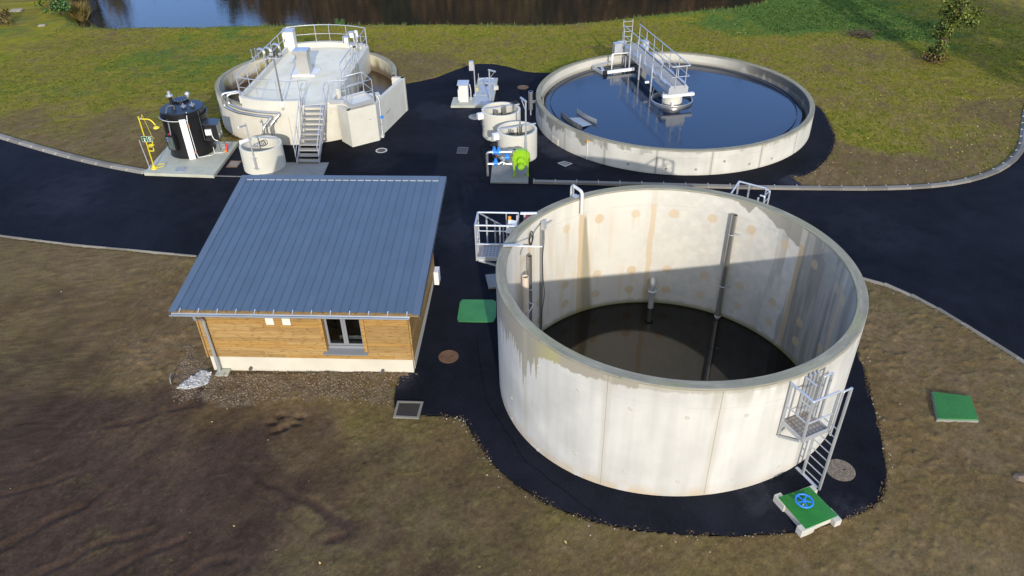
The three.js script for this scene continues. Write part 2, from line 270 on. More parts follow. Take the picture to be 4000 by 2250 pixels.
function groundAt(x, z, px = 0.05) {                                      // -> [height, r, g, b, grass cover]
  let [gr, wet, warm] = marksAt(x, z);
  if (z < -28) gr = Math.min(1, gr + .1 * sst(-28, -33, z) * (1 - warm * .5));
  let h = lie(x, z); const n1 = fbm(x * .9, z * .9, 5, 5), n2 = fbm(x * 5, z * 5, 4, 15), n3 = fbm(x * 2.2 + 9, z * 2.2, 4, 25);
  const fine_ = vn(x * 19, z * 19, 31) * .6 + vn(x * 37, z * 37, 33) * .4;
  const rough = (1 - .55 * wet) * (0.4 + .6 * sst(.35, .65, n3));
  let b = (n2 - .5) * .04 * rough + (fine_ - .5) * .014 * rough + (n1 - .5) * .05;
  const clod = sst(.52, .75, fbm(x * 3.1, z * 3.1, 3, 55)) * (1 - wet) * (1 - gr * .6); const cz = z > -26 ? (x > 7 || (x < -10 && z < -16) ? 1.5 : 1.1) : .8; b += cz * clod * (vn(x * 8, z * 8, 57) * .034 + vn(x * 21, z * 21, 59) * .022);
  if (z > -24 && x < 1) {                                                 // slicks of washed silt, stretched down the slope
    const s = fbm((x + .55 * z) * 1.9, (z - .55 * x) * .5, 4, 77); wet = clamp(wet + (s - .5) * .45 * sst(.15, .5, wet));
    for (const [P, w, d, k] of rills) { const e = lineD(x + .12 * (n2 - .5), z + .12 * (n3 - .5), P); if (e < w * 3.2) { const t = 1 - sst(0, 1, e / (w * (1 + n3))); b -= d * t; b += d * .5 * Math.exp(-(((e - w * 1.7) / w) ** 2) * 2); wet = clamp(wet + k * .5 * t); gr *= 1 - t; } }
    for (const q of pits) { const e = Math.hypot((x - q[0]) / 1.35, z - q[1]); if (e < .5) { const t = 1 - sst(.02, .2, e + .08 * (n2 - .5)); b -= .1 * t; wet = Math.max(wet, t); warm = mix(warm, .4, t); } }
  }
  const blot = fbm(x * .55 + 3, z * .55, 4, 65), speck = vn(x * 11, z * 11, 67) * .55 + vn(x * 26, z * 26, 69) * .45;
  const cover = clamp((gr - (z > -27 ? .03 * sst(-27, -23, z) : 0) - .5) * 1.35 + .5 + (n3 - .5) * (z > -27 ? .6 : 1.4) + (blot - .5) * (z > -27 ? .5 : .8) + (speck - .5) * .55);
  let c = [0, 1, 2].map((k) => mix(mix(COL.soil[k], COL.pale[k], sst(.4, .75, n2 * .5 + blot * .5)), COL.red[k], warm * sst(.45, .8, blot) * .5));
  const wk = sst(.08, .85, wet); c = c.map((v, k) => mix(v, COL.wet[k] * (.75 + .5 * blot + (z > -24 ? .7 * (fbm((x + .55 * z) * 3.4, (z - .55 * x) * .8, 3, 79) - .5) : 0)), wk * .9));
  if (z > -27) gr -= .05 * sst(-27, -23, z);
  const luck = sst(.5, .75, n3 * .5 + .5 * blot), lush = sst(.8, .97, gr + (n1 - .5) * .35);
  const gc = [0, 1, 2].map((k) => mix(mix(COL.grass[k], COL.olive[k], clamp(1.1 - luck - gr * .35)), COL.lush[k], lush));
  const thin = [.152, .128, .04], fl = sst(.3, .62, gr); c = c.map((v, k) => mix(v, mix(thin[k], gc[k], fl), cover * .9));
  if (z > -22 && x < -2 && inside(x + .7 * (n3 - .5) + .25 * (n2 - .5), z + .7 * (n1 - .5) + .25 * (fine_ - .5), gravelArea)) { const s = vn(x * 30, z * 30, 81), t = .55 + .45 * sst(.3, .6, n3); c = c.map((v, k) => mix(v, COL.gravel[k] * (.6 + .7 * s * s), t * .55 * sst(.3, .55, n2 * .6 + n3 * .4))); b += s * .025; }
  const dirt = .78 + .6 * fine_ * .7 + .5 * (speck - .4); c = c.map((v) => v * dirt);
  // where the paving, tanks and pond lie
  if (inside(x, z, roadOutline)) { h -= .09; b = 0; }
  for (const T of [T1, T2, T3]) if (Math.hypot(x - T.x, z - T.z) < T.R - .13) { h = -2.6; b = 0; }
  if (z < -50) { if (inside(x, z, pondArea)) { const e = lineD(x, z, shore); h -= 2.2 * sst(0, 1.6, e) + .1; } else { const e = lineD(x, z, shore); h += .12 * (1 - sst(0, 2.5, e)); } if (z < -140) h += 0; }
  if (x < -3 && x > -10.1 && z < -18.9 && z > -24.5) { h -= .05; b = 0; }
  return [h + b, c[0], c[1], c[2], cover];
}
const steps = (a) => { const o = []; for (let k = 0; k + 2 < a.length; k += 2) { const n = Math.max(1, Math.round((a[k + 2] - a[k]) / a[k + 1])); for (let i = 0; i < n; i++) o.push(mix(a[k], a[k + 2], i / n)); } o.push(a[a.length - 1]); return o; };
const QUICK = typeof globalThis.__quick !== 'undefined';
{
  const k = QUICK ? 2.5 : 1;
  const xs = steps([-900, 150, -150, 20, -60, 1.5 , -38, .28 * k, -14, .062 * k, 13, .1 * k, 26, .28 * k, 42, 2, 60, 20, 160, 150, 900]);
  const zs = steps([-1500, 200, -300, 30, -140, 6, -75, .5, -62, .2 * k, -30, .1 * k, -21, .055 * k, -9.6, .5, -6, 8, 40, 60, 400]);
  const nx = xs.length, nz = zs.length, P = new Float32Array(nx * nz * 3), C = new Float32Array(nx * nz * 3), UV = new Float32Array(nx * nz * 2), I = new Uint32Array((nx - 1) * (nz - 1) * 6);
  let o = 0, q = 0;
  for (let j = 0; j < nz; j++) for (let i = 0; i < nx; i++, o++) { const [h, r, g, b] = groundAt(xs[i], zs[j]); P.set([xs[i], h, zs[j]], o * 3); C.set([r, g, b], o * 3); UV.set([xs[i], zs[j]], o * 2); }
  for (let j = 0; j < nz - 1; j++) for (let i = 0; i < nx - 1; i++) { const a = j * nx + i; I.set([a, a + nx, a + 1, a + 1, a + nx, a + nx + 1], q); q += 6; }
  const g = new THREE.BufferGeometry();
  g.setAttribute('position', new THREE.BufferAttribute(P, 3)); g.setAttribute('color', new THREE.BufferAttribute(C, 3)); g.setAttribute('uv', new THREE.BufferAttribute(UV, 2)); g.setIndex(new THREE.BufferAttribute(I, 1)); g.computeVertexNormals();
  console.log('ground', nx, nz, nx * nz);
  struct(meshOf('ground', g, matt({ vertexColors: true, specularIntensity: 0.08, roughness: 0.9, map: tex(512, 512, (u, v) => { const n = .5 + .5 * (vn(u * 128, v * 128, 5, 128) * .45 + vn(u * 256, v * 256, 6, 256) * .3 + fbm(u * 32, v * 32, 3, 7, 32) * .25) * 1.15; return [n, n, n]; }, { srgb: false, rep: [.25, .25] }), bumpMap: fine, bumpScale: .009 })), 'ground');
}

// ---------------------------------------------------------------- paving, kerbs, pond
function sheet(name, poly, up, mat, { edge = 1, jag = 0, skirt = 0, parent, holes = [] } = {}) {
  let P = poly;
  if (jag) { P = []; for (let i = 0; i < poly.length; i++) { const a = poly[i], b = poly[(i + 1) % poly.length], n = Math.min(60, Math.max(1, Math.round(Math.hypot(b[0] - a[0], b[1] - a[1]) / .16))); for (let k = 0; k < n; k++) { const x = mix(a[0], b[0], k / n), z = mix(a[1], b[1], k / n); P.push([x + jag * 2 * (fbm(x * 3, z * 3, 3, 91) - .5), z + jag * 2 * (fbm(x * 3, z * 3, 3, 93) - .5)]); } } }
  const sh = new THREE.Shape(P.map(([x, z]) => new THREE.Vector2(x, -z))); for (const H of holes) sh.holes.push(new THREE.Path(H.map(([x, z]) => new THREE.Vector2(x, -z))));
  let g = new THREE.ShapeGeometry(sh);
  g = new TessellateModifier(edge, 9).modify(g.toNonIndexed());
  const p = g.attributes.position, n = p.count, v = []; for (let i = 0; i < n; i++) { const x = p.getX(i), z = -p.getY(i); v.push(x, lie(x, z) + up, z); }
  if (skirt) for (let i = 0; i < P.length; i++) { const a = P[i], b = P[(i + 1) % P.length], ya = lie(...a) + up, yb = lie(...b) + up; v.push(a[0], ya, a[1], a[0], ya - skirt, a[1], b[0], yb, b[1], b[0], yb, b[1], a[0], ya - skirt, a[1], b[0], yb - skirt, b[1]); }
  const o = new THREE.BufferGeometry(); o.setAttribute('position', new THREE.Float32BufferAttribute(v, 3)); o.computeVertexNormals();
  const uv = new Float32Array(v.length / 3 * 2); for (let i = 0; i < v.length / 3; i++) { uv[2 * i] = v[3 * i]; uv[2 * i + 1] = v[3 * i + 2]; } o.setAttribute('uv', new THREE.BufferAttribute(uv, 2));
  return meshOf(name, o, mat, parent);
}
const aggregate = tex(512, 512, (u, v) => { const n = vn(u * 256, v * 256, 2, 256) * .6 + vn(u * 128, v * 128, 4, 128) * .4; return [n, n, n]; }, { srgb: false, rep: [.5, .5] });
const AX0 = -24, AX1 = 28, AZ0 = -47, AZ1 = -9, dusty = [[2125, 545, .9, .5], [2165, 575, 1.1, .5], [2215, 600, 1.2, .45], [2270, 640, 1, .35], [1845, 432, 1.2, .25], [1700, 430, 1.5, .16], [1480, 640, 1.4, .15], [3320, 2010, .7, .35], [1560, 1480, .6, .3], [3400, 900, 2.2, .1], [1800, 900, 1.6, .14], [250, 760, 2.4, .14], [3100, 705, .8, .4], [2980, 1935, .8, .25]].map(([x, y, r, k]) => { const p = gp(x, y); return [p.x, p.z, r, k]; }), seams = [xz([[1640, 700], [1770, 705], [1915, 712]]), xz([[0, 700], [300, 790], [700, 845], [1000, 850]]), xz([[2350, 2030], [2050, 1800], [1900, 1560], [1860, 1330]])];
const asphaltMap = tex(2048, 1496, (u, v) => {
  const x = mix(AX0, AX1, u), z = mix(AZ0, AZ1, v); let n = .3 + 1.05 * fbm(x * .3, z * .3, 4, 8) + .4 * (fbm(x * 2.2, z * 2.2, 3, 10) - .5) + .45 * (vn(x * 44, z * 44, 3) - .5), w = 0;
  if (hash(x * 40 | 0, z * 40 | 0, 13) > .9988) n += 1.1;
  for (const [a, b, r, k] of dusty) { const d = Math.hypot(x - a, z - b) / r; if (d < 1.2) w = Math.max(w, k * sst(.35, .75, fbm(x * 2.4 + z, z * 2.4, 4, 19) + .35 * (1 - d)) * (1 - sst(.5, 1.2, d)) * (.5 + vn(x * 26, z * 26, 21))); }
  for (const P of seams) if (lineD(x + .06 * (vn(x * 3, z * 3, 23) - .5), z, P) < .02) n *= .55;
  return [.2 * n + .75 * w, .2 * n + .7 * w, .2 * n + .6 * w]; }, { srgb: false, rep: [1 / (AX1 - AX0), 1 / (AZ1 - AZ0)] }); asphaltMap.offset.set(-AX0 / (AX1 - AX0), -AZ0 / (AZ1 - AZ0));
M.asphalt = new THREE.MeshPhysicalMaterial({ color: L(0.058, 0.064, 0.092), specularIntensity: 0.1, map: asphaltMap, roughness: 0.7, bumpMap: aggregate, bumpScale: 0.006 });
struct(sheet('road', roadOutline, .012, M.asphalt, { jag: .06, skirt: .12, edge: .8, holes: [arc(T1, 5.1, 0, Math.PI * 2, 48).slice(0, -1)] }), 'road');

function kerb(name, line, w, h, len, mat, up = 0, start = 0) {
  const K = new THREE.Group(); struct(K, name);
  const c = new THREE.CatmullRomCurve3(line.map(([x, z]) => V(x, 0, z)), false, 'centripetal'), T = c.getLength(), n = Math.round(T / len), pts = c.getSpacedPoints(n);
  const mm = [0, 1, 2].map((k) => { const m = mat.clone(); m.color.multiplyScalar(.85 + .15 * k); return m; }), r = rng(5);
  const mortar = new MB();
  for (let i = 0; i < n; i++) {
    const a = pts[i], b = pts[i + 1], d = b.clone().sub(a), l = d.length(), mid = a.clone().add(b).multiplyScalar(.5), y = lie(mid.x, mid.z) + up;
    const g = new MB().ext([[-w / 2, 0], [w / 2, 0], [w / 2, h * .72], [w / 2 - .14 * Math.min(1, w / .3), h], [-w / 2, h]], l - .022); const me = g.build('kerb_stone', mm[r() * 3 | 0], K);
    me.position.set(a.x, y - h + .12 - .0, a.z).addScaledVector(d, .011 / l); me.rotation.y = Math.atan2(d.x, d.z);
    mortar.box(w - .03, h - .02, .03, [a.x, y - h / 2 + .12, a.z], [0, Math.atan2(d.x, d.z), 0]);
  }
  mortar.build('mortar_joints', M.concrete, K).userData.kind = 'stuff'; return K;
}
M.kerb = matt({ color: L(0.22, 0.205, 0.18), map: mottA, roughness: 0.9, bumpMap: fine, bumpScale: .004 });
kerb('kerb', kerbUpperLeft.slice().reverse(), .34, .3, 1, M.kerb, .0);
kerb('kerb', kerbUpperRight, .36, .3, 1, M.kerb, .0);
kerb('kerb', kerbLowerLeft, .09, .2, 1, M.kerb, -.05);
kerb('kerb', kerbLowerRight.slice().reverse(), .09, .2, 1, M.kerb, -.05);
{
  const g = new THREE.PlaneGeometry(420, 110, 1, 1).rotateX(-Math.PI / 2); g.translate(0, POND, -107);
  const uv = g.attributes.uv; for (let i = 0; i < uv.count; i++) uv.setXY(i, uv.getX(i) * 420 / 6, uv.getY(i) * 110 / 6);
  const rip = tex(512, 512, (u, v) => { const n = fbm(u * 20, v * 36, 4, 6, 20) * .8 + .2 * vn(u * 80, v * 120, 9, 80); return [n, n, n]; }, { srgb: false });
  struct(meshOf('pond', g, std({ color: L(0.022, 0.02, 0.014), roughness: 0.02, bumpMap: rip, bumpScale: .005 })), 'pond');
}
// ---------------------------------------------------------------- round concrete tanks
function ringWall(R, y0, y1, a0, a1, n, { inward = false, v0 = y0, v1 = y1 } = {}) {
  const P = [], N = [], U = [], I = [];
  for (let k = 0; k <= n; k++) { const a = mix(a0, a1, k / n), s = Math.sin(a), c = Math.cos(a), d = inward ? -1 : 1; for (const y of [y0, y1]) { P.push(s * R, y, c * R); N.push(s * d, 0, c * d); U.push((a + Math.PI) / (2 * Math.PI), (y - v0) / (v1 - v0)); } }
  for (let k = 0; k < n; k++) { const a = 2 * k; inward ? I.push(a, a + 1, a + 2, a + 1, a + 3, a + 2) : I.push(a, a + 2, a + 1, a + 1, a + 2, a + 3); }
  const g = new THREE.BufferGeometry(); g.setAttribute('position', new THREE.Float32BufferAttribute(P, 3)); g.setAttribute('normal', new THREE.Float32BufferAttribute(N, 3)); g.setAttribute('uv', new THREE.Float32BufferAttribute(U, 2)); g.setIndex(I); return g;
}
function panelGeo(R, y0, y1, a0, a1, n, t = .02) {                         // a curved panel with returns at its edges
  const gs = [ringWall(R, y0, y1, a0, a1, n)];
  const g = gs[0], P = [], N = [], U = [], I = [];
  for (const [a, s] of [[a0, -1], [a1, 1]]) { const S_ = Math.sin(a), C_ = Math.cos(a), o = P.length / 3; for (const [r, y] of [[R, y0], [R, y1], [R - t, y0], [R - t, y1]]) { P.push(S_ * r, y, C_ * r); N.push(C_ * s, 0, -S_ * s); U.push((a + Math.PI) / (2 * Math.PI), (y - y0) / (y1 - y0)); } s < 0 ? I.push(o, o + 1, o + 2, o + 1, o + 3, o + 2) : I.push(o, o + 2, o + 1, o + 1, o + 2, o + 3); }
  const e = new THREE.BufferGeometry(); e.setAttribute('position', new THREE.Float32BufferAttribute(P, 3)); e.setAttribute('normal', new THREE.Float32BufferAttribute(N, 3)); e.setAttribute('uv', new THREE.Float32BufferAttribute(U, 2)); e.setIndex(I);
  return mergeGeometries([g, e]);
}
function ringTop(r0, r1, y, n = 128, bev = .02, a0 = 0, a1 = Math.PI * 2) { // cap of a wall with small arrises
  const prof = [[r0 - .002, y - .06], [r0 - .002, y - bev], [r0 + bev, y], [r1 - bev, y], [r1 + .002, y - bev], [r1 + .002, y - .06]];
  const P = [], U = [], I = [];
  for (let k = 0; k <= n; k++) { const a = mix(a0, a1, k / n); for (const [r, h] of prof) { P.push(Math.sin(a) * r, h, Math.cos(a) * r); U.push(a * r1, r + h); } }
  const m = prof.length; for (let k = 0; k < n; k++) for (let i = 0; i < m - 1; i++) { const a = k * m + i, b = a + m; I.push(a, a + 1, b, b, a + 1, b + 1); }
  let g = new THREE.BufferGeometry(); g.setAttribute('position', new THREE.Float32BufferAttribute(P, 3)); g.setAttribute('uv', new THREE.Float32BufferAttribute(U, 2)); g.setIndex(I); g = g.toNonIndexed(); g.computeVertexNormals(); return creased(g, .5);
}
const DEG = Math.PI / 180;
const wallTex = (w, h, y0, y1, f) => tex(w, h, (u, v) => { const c = f(u * 2 * Math.PI - Math.PI, mix(y0, y1, v)); return c.map((x) => Math.pow(clamp(x), 1 / 2.2)); }, { srgb: true, wrap: true });
const lerp3 = (a, b, t) => [mix(a[0], b[0], t), mix(a[1], b[1], t), mix(a[2], b[2], t)];
const table = (t, x) => { if (x <= t[0][0]) return t[0][1]; for (let i = 1; i < t.length; i++) if (x <= t[i][0]) return mix(t[i - 1][1], t[i][1], (x - t[i - 1][0]) / (t[i][0] - t[i - 1][0])); return t[t.length - 1][1]; };
const lime = [.535, .525, .495], damp = [.27, .245, .19], moss = [.34, .31, .12], filler = [.52, .39, .235], ochre = [.46, .33, .17];
function bigOuter(a, y) {
  const R = 5.24, s = a * R, d = T1.H - y, deg = a / DEG;
  let c = lime.slice(); const m = fbm(s * 1.1, y * 1.1, 5, 3), st = fbm(s * 5, y * .35, 4, 13);
  c = c.map((v) => v * (.78 + .33 * m) * (.89 + .2 * st));
  const edge = table([[-180, .9], [-110, 1.2], [-80, 1.05], [-64, .95], [-60, 1.15], [-56, .78], [-44, .5], [-30, .36], [-15, .22], [5, .17], [30, .12], [50, .1], [75, .2], [180, .5]], deg);
  const drip = (Math.pow(vn(s * 13, 1, 21), 3) * .9 + Math.pow(vn(s * 31, 1, 22), 2) * .3) * (deg < -52 ? 1.2 : .2) + (fbm(s * 2.5, 4, 3, 23) - .5) * .35;
  const wet = 1 - sst(-.03, .03, d - edge * (.75 + drip) + (fbm(s * 14, y * 14, 2, 27) - .5) * .08);
  c = lerp3(c, lerp3(damp, moss, sst(.5, .75, fbm(s * 1.3, 8, 3, 29)) * sst(-60, -45, deg) * (1 - sst(-12, 8, deg))), wet * (deg > -20 ? .5 : .85));
  if (deg > -5) c = lerp3(c, damp, (1 - sst(0, .5 + 1.2 * vn(s * 5, 2, 31) ** 3, d)) * .5 * sst(.5, .9, vn(s * 7, 6, 33)));
  if (Math.abs(d - .62) < .008 && fbm(s * 2, 3, 2, 35) > .38) c = c.map((v) => v * .8);
  const g = y - lie(T1.x + Math.sin(a) * R, T1.z + Math.cos(a) * R);
  c = lerp3(c, ochre, (1 - sst(.02, .3 + .35 * m, g)) * (deg < 5 ? .55 : .2) * sst(.2, .6, fbm(s * 3, y * 3, 3, 37)));
  if (Math.abs(g - .2) < .008 && deg < -25) c = c.map((v) => v * .82);
  for (let k = -6; k < 6; k++) { const e = Math.abs(deg - (1.6 + 30 * k)) * DEG * R; if (e < .16) c = lerp3(c, [.4, .37, .3], .4 * (1 - sst(.03, .16, e + .1 * (st - .5)))); }
  return c;
}
const zin = (x, y) => onCyl(1800 + x / 1.561, 680 + y / 1.561, T1.x, T1.z, T1.r, true);
const fillers = [[645, 330], [845, 270], [1067, 240], [1300, 240], [1535, 270], [1770, 337], [1980, 425], [2158, 550], [2292, 690], [637, 675], [830, 608], [1040, 583], [1257, 578], [1485, 615], [1700, 680], [1900, 780], [2065, 905], [2330, 770], [635, 790], [820, 728], [1025, 703], [1250, 703], [1465, 735], [1685, 800], [1875, 900], [2040, 1020], [2190, 1060], [475, 780], [480, 890], [378, 520]].map((q) => zin(...q));
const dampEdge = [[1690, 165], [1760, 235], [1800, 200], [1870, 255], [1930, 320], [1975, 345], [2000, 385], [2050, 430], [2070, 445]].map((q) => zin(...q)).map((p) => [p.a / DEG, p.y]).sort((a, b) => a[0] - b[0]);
function bigInner(a, y) {
  const R = T1.r, s = a * R, deg = a / DEG, d2 = (deg + 360) % 360;          // 180 is the far side, below it the right
  let c = [.63, .6, .53]; const m = fbm(s * 1.2, y * 1.2, 5, 43), st = fbm(s * 4, y * .4, 4, 45), gr = fbm(s * 5, y * 5, 4, 47);
  c = c.map((v) => v * (.86 + .2 * m));
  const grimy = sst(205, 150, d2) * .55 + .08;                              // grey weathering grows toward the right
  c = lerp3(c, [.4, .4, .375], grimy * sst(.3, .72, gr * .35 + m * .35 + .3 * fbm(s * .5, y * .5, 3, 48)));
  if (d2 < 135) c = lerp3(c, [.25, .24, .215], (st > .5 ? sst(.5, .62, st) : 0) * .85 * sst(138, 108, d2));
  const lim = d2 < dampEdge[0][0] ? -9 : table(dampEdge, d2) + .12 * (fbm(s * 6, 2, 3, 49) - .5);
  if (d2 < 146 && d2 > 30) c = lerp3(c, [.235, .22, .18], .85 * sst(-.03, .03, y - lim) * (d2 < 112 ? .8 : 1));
  const drip = Math.pow(vn(s * 7, 3, 51), 6); if (d2 < 120) c = lerp3(c, [.13, .125, .12], drip * .9 * sst(3.6, 1.8, y));
  if (d2 > 205) c = lerp3(c, [.5, .47, .4], .4 * sst(.4, .7, st));
  c = lerp3(c, [.6, .46, .28], .3 * sst(.55, .75, st) * (d2 > 180 ? 1 : .2) * sst(3.4, 2.6, y));
  for (const k of [-152, 177, 145.2, 114.5, 86.3, 56, 208 - 360 + 0, 238]) { let e = ((deg - k + 540) % 360 - 180) * DEG * R + .05 * (fbm(1, y * 2.2, 3, k + 400) - .5); const w = .075 + .05 * fbm(2, y * 1.5, 3, k + 300); if (Math.abs(e) < w * 2) c = lerp3(c, y > 3.25 ? [.5, .46, .38] : filler, (1 - sst(w * .75, w * 1.25, Math.abs(e))) * (k === 145.2 ? .2 : .62)); }
  for (const f of fillers) { const dx = (a - f.a) * R, dy = y - f.y; if (Math.abs(dx) < .3 && dy < .3 && dy > -.9) { const r = Math.hypot(dx, dy) + .05 * (fbm(s * 7, y * 7, 3, 53) - .5); c = lerp3(c, filler, (.5 + .25 * hash(f.a * 1e4 | 0, 1, 5)) * (1 - sst(.13 + .04 * hash(f.a * 1e4 | 0, 2, 5), .19, r))); if (dy < 0) c = lerp3(c, filler, .32 * sst(.5, .75, vn(s * 16, y * .7, 55)) * (1 - sst(.1, .17, Math.abs(dx))) * (1 - sst(.2, .85, -dy))); } }
  { const dx = (deg + 153.6) * DEG * R, k = (3.25 - y) / 2.6; if (deg < -140 && deg > -165 && k > 0) c = lerp3(c, [.24, .21, .12], .75 * sst(0, .1, k) * (1 - sst(.35, 1, Math.abs(dx + .12 * k) / (.06 + .2 * k + .05 * (st - .5))))); }
  if (Math.abs(y - 3.24) < .009 && fbm(s * 2, 5, 2, 57) > .35) c = c.map((v) => v * .78);
  if (Math.abs(y - .55) < .009 && fbm(s * 2, 9, 2, 57) > .4) c = c.map((v) => v * .8);
  c = lerp3(c, [.2, .19, .06], (1 - sst(.0, .16 + .2 * gr, y - T1.water)) * .8);
  return c;
}
function rimTex(seed) { return tex(1024, 128, (u, v) => { const m = fbm(u * 64, v * 4, 5, seed, 64), sp = vn(u * 700, v * 44, seed + 3, 700), mo = sst(.55, .75, fbm(u * 26, v * 2, 3, seed + 7, 26)); let c = [.175 + .17 * m, .165 + .16 * m, .125 + .125 * m]; c = lerp3(c, [.25, .25, .12], mo * .5); if (sp > .9) c = c.map((x) => x * .7); return c.map((x) => Math.pow(x, 1 / 2.2)); }, { rep: [1 / 33, 1 / .4] }); }
{
  const t = thing('big_round_tank', 'tall open round concrete tank with dark liquid far below its rim', 'tank', [T1.x, 0, T1.z]);
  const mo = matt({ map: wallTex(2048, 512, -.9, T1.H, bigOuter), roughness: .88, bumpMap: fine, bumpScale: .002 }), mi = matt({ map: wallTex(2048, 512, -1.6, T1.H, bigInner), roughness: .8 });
  mo.bumpMap = fine.clone(); mo.bumpMap.repeat.set(40, 6);
  for (let k = 0; k < 12; k++) { const a = (1.6 + 30 * k - 180) * DEG - (k > 5 ? 0 : 0), g = .005 / T1.R; meshOf('wall_panel', panelGeo(T1.R, -.9, T1.H - .012, a + g, a + 30 * DEG - g, 16), mo, t); }
  meshOf('wall_core', ringWall(T1.R - .014, -.9, T1.H - .02, 0, Math.PI * 2, 96), M.concrete, t);
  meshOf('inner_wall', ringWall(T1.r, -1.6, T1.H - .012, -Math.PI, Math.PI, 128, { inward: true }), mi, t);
  meshOf('rim', ringTop(T1.r, T1.R, T1.H, 160, .018), matt({ map: rimTex(61), roughness: .9, bumpMap: fine, bumpScale: .004 }), t);
  const z2 = (x, y) => onCyl(1850 + x / 1.61, 1250 + y / 1.61, T1.x, T1.z, T1.R, false);
  for (const q of [[240, 490], [242, 618], [403, 677], [655, 443], [638, 838], [985, 560], [948, 960], [1345, 615], [1285, 1017], [1718, 600], [1630, 1003], [1918, 920], [408, 290], [402, 815], [632, 972]]) {
    const p = z2(...q), b = new MB(); b.torus(.05, .009, [0, 0, 0], [0, 0, 0], 16).cyl(.038, .038, .008, [0, 0, 0], 12, [Math.PI / 2, 0, 0]);
    const o = b.build('tie_hole', M.concrete, t); o.position.set(Math.sin(p.a) * (T1.R + .001), p.y, Math.cos(p.a) * (T1.R + .001)); o.rotation.y = p.a;
  }
  const liquid = new THREE.CircleGeometry(T1.r + .02, 96).rotateX(-Math.PI / 2);
  const w = meshOf('dark_liquid', liquid, std({ color: L(.0035, .0028, .0022), roughness: .035 })); w.position.set(T1.x, T1.water, T1.z); struct(w, 'tank_liquid'); used['dark_liquid'] = undefined; w.name = 'tank_water';
}
// ---------------------------------------------------------------- railings: posts, top rail, knee rail
function railing(name, label, group, path, { h = 1.1, mid = .55, gap = 1.3, r = .022, closed = false, posts = null, toe = 0, mat = M.galv } = {}) {
  const o = path[0], t = thing(name, label, 'railing', o, 0, group), P = path.map((p) => p.clone().sub(o));
  const up = (p, y) => p.clone().add(V(0, y, 0));
  const pts = posts ? posts.map((p) => p.clone().sub(o)) : [];
  if (!posts) for (let i = 0; i < P.length - 1; i++) { const n = Math.max(1, Math.round(P[i].distanceTo(P[i + 1]) / gap)); for (let k = 0; k < n; k++) pts.push(P[i].clone().lerp(P[i + 1], k / n)); if (i === P.length - 2 && !closed) pts.push(P[i + 1].clone()); }
  for (const p of pts) new MB().tube(p, up(p, h - r), r * .9).cyl(.045, .045, .012, [p.x, p.y + .006, p.z], 8).build('post', mat, t);
  new MB().add(sweep(P.map((p) => up(p, h)), r * 1.1, 8, closed)).build('top_rail', mat, t);
  if (mid) new MB().add(sweep(P.map((p) => up(p, mid)), r * .75, 8, closed)).build('knee_rail', mat, t);
  if (toe) for (let i = 0; i < P.length - 1; i++) new MB().bar(up(P[i], toe / 2 + .01), up(P[i + 1], toe / 2 + .01), .008, toe).build('toe_board', mat, t);
  return t;
}
// ---------------------------------------------------------------- the settling tank
function clarOuter(a, y) {
  const R = 7.3, s = a * R, d = T2.H - y, deg = a / DEG; let c = [.56, .55, .5]; const m = fbm(s * 1.1, y * 1.4, 5, 103), st = fbm(s * 3.2, y * .4, 4, 105);
  c = c.map((v) => v * (.76 + .34 * m) * (.9 + .16 * st));
  const e = table([[-180, .35], [-100, .5], [-80, .42], [-50, .38], [-20, .2], [0, .12], [30, .16], [60, .1], [180, .3]], deg) * (.35 + 1.1 * fbm(s * 3, 4, 3, 107) + .8 * vn(s * 7, 2, 109) ** 3);
  c = lerp3(c, [.17, .16, .13], (1 - sst(-.05, .06, d - e + (fbm(s * 12, y * 12, 2, 111) - .5) * .15)) * (deg < -25 ? .8 : .4) * sst(.3, .6, fbm(s * 2, 7, 3, 113) + (deg < -30 ? .15 : 0)));
  if (Math.abs(d - .36) < .008 && fbm(s * 2, 3, 2, 115) > .4) c = c.map((v) => v * .72);
  for (let k = 0; k < 14; k++) { const f = Math.abs(((deg - (4.4 - 17.2 * 0 + 20 * (k - 7)) + 540) % 360) - 180) * DEG * R; if (f < .13) c = lerp3(c, [.3, .29, .25], .55 * (1 - sst(.02, .13, f + .09 * (st - .5)))); }
  const g = y; c = lerp3(c, [.3, .24, .17], (1 - sst(.02, .16, g)) * .35 * m);
  return c;
}
function clarInner(a, y) {
  const R = 7.04, s = a * R, d = T2.H - y, d2 = (a / DEG + 360) % 360; let c = [.53, .52, .47]; const m = fbm(s * 1.1, y * 1.6, 5, 123), st = fbm(s * 3.5, y * .5, 4, 125);
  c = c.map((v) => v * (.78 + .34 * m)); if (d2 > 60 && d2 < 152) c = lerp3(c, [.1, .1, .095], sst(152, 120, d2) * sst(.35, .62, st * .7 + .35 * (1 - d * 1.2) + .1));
  c = lerp3(c, [.24, .23, .19], .6 * (1 - sst(.0, .1, y - T2.water - .02 * m))); return c;
}
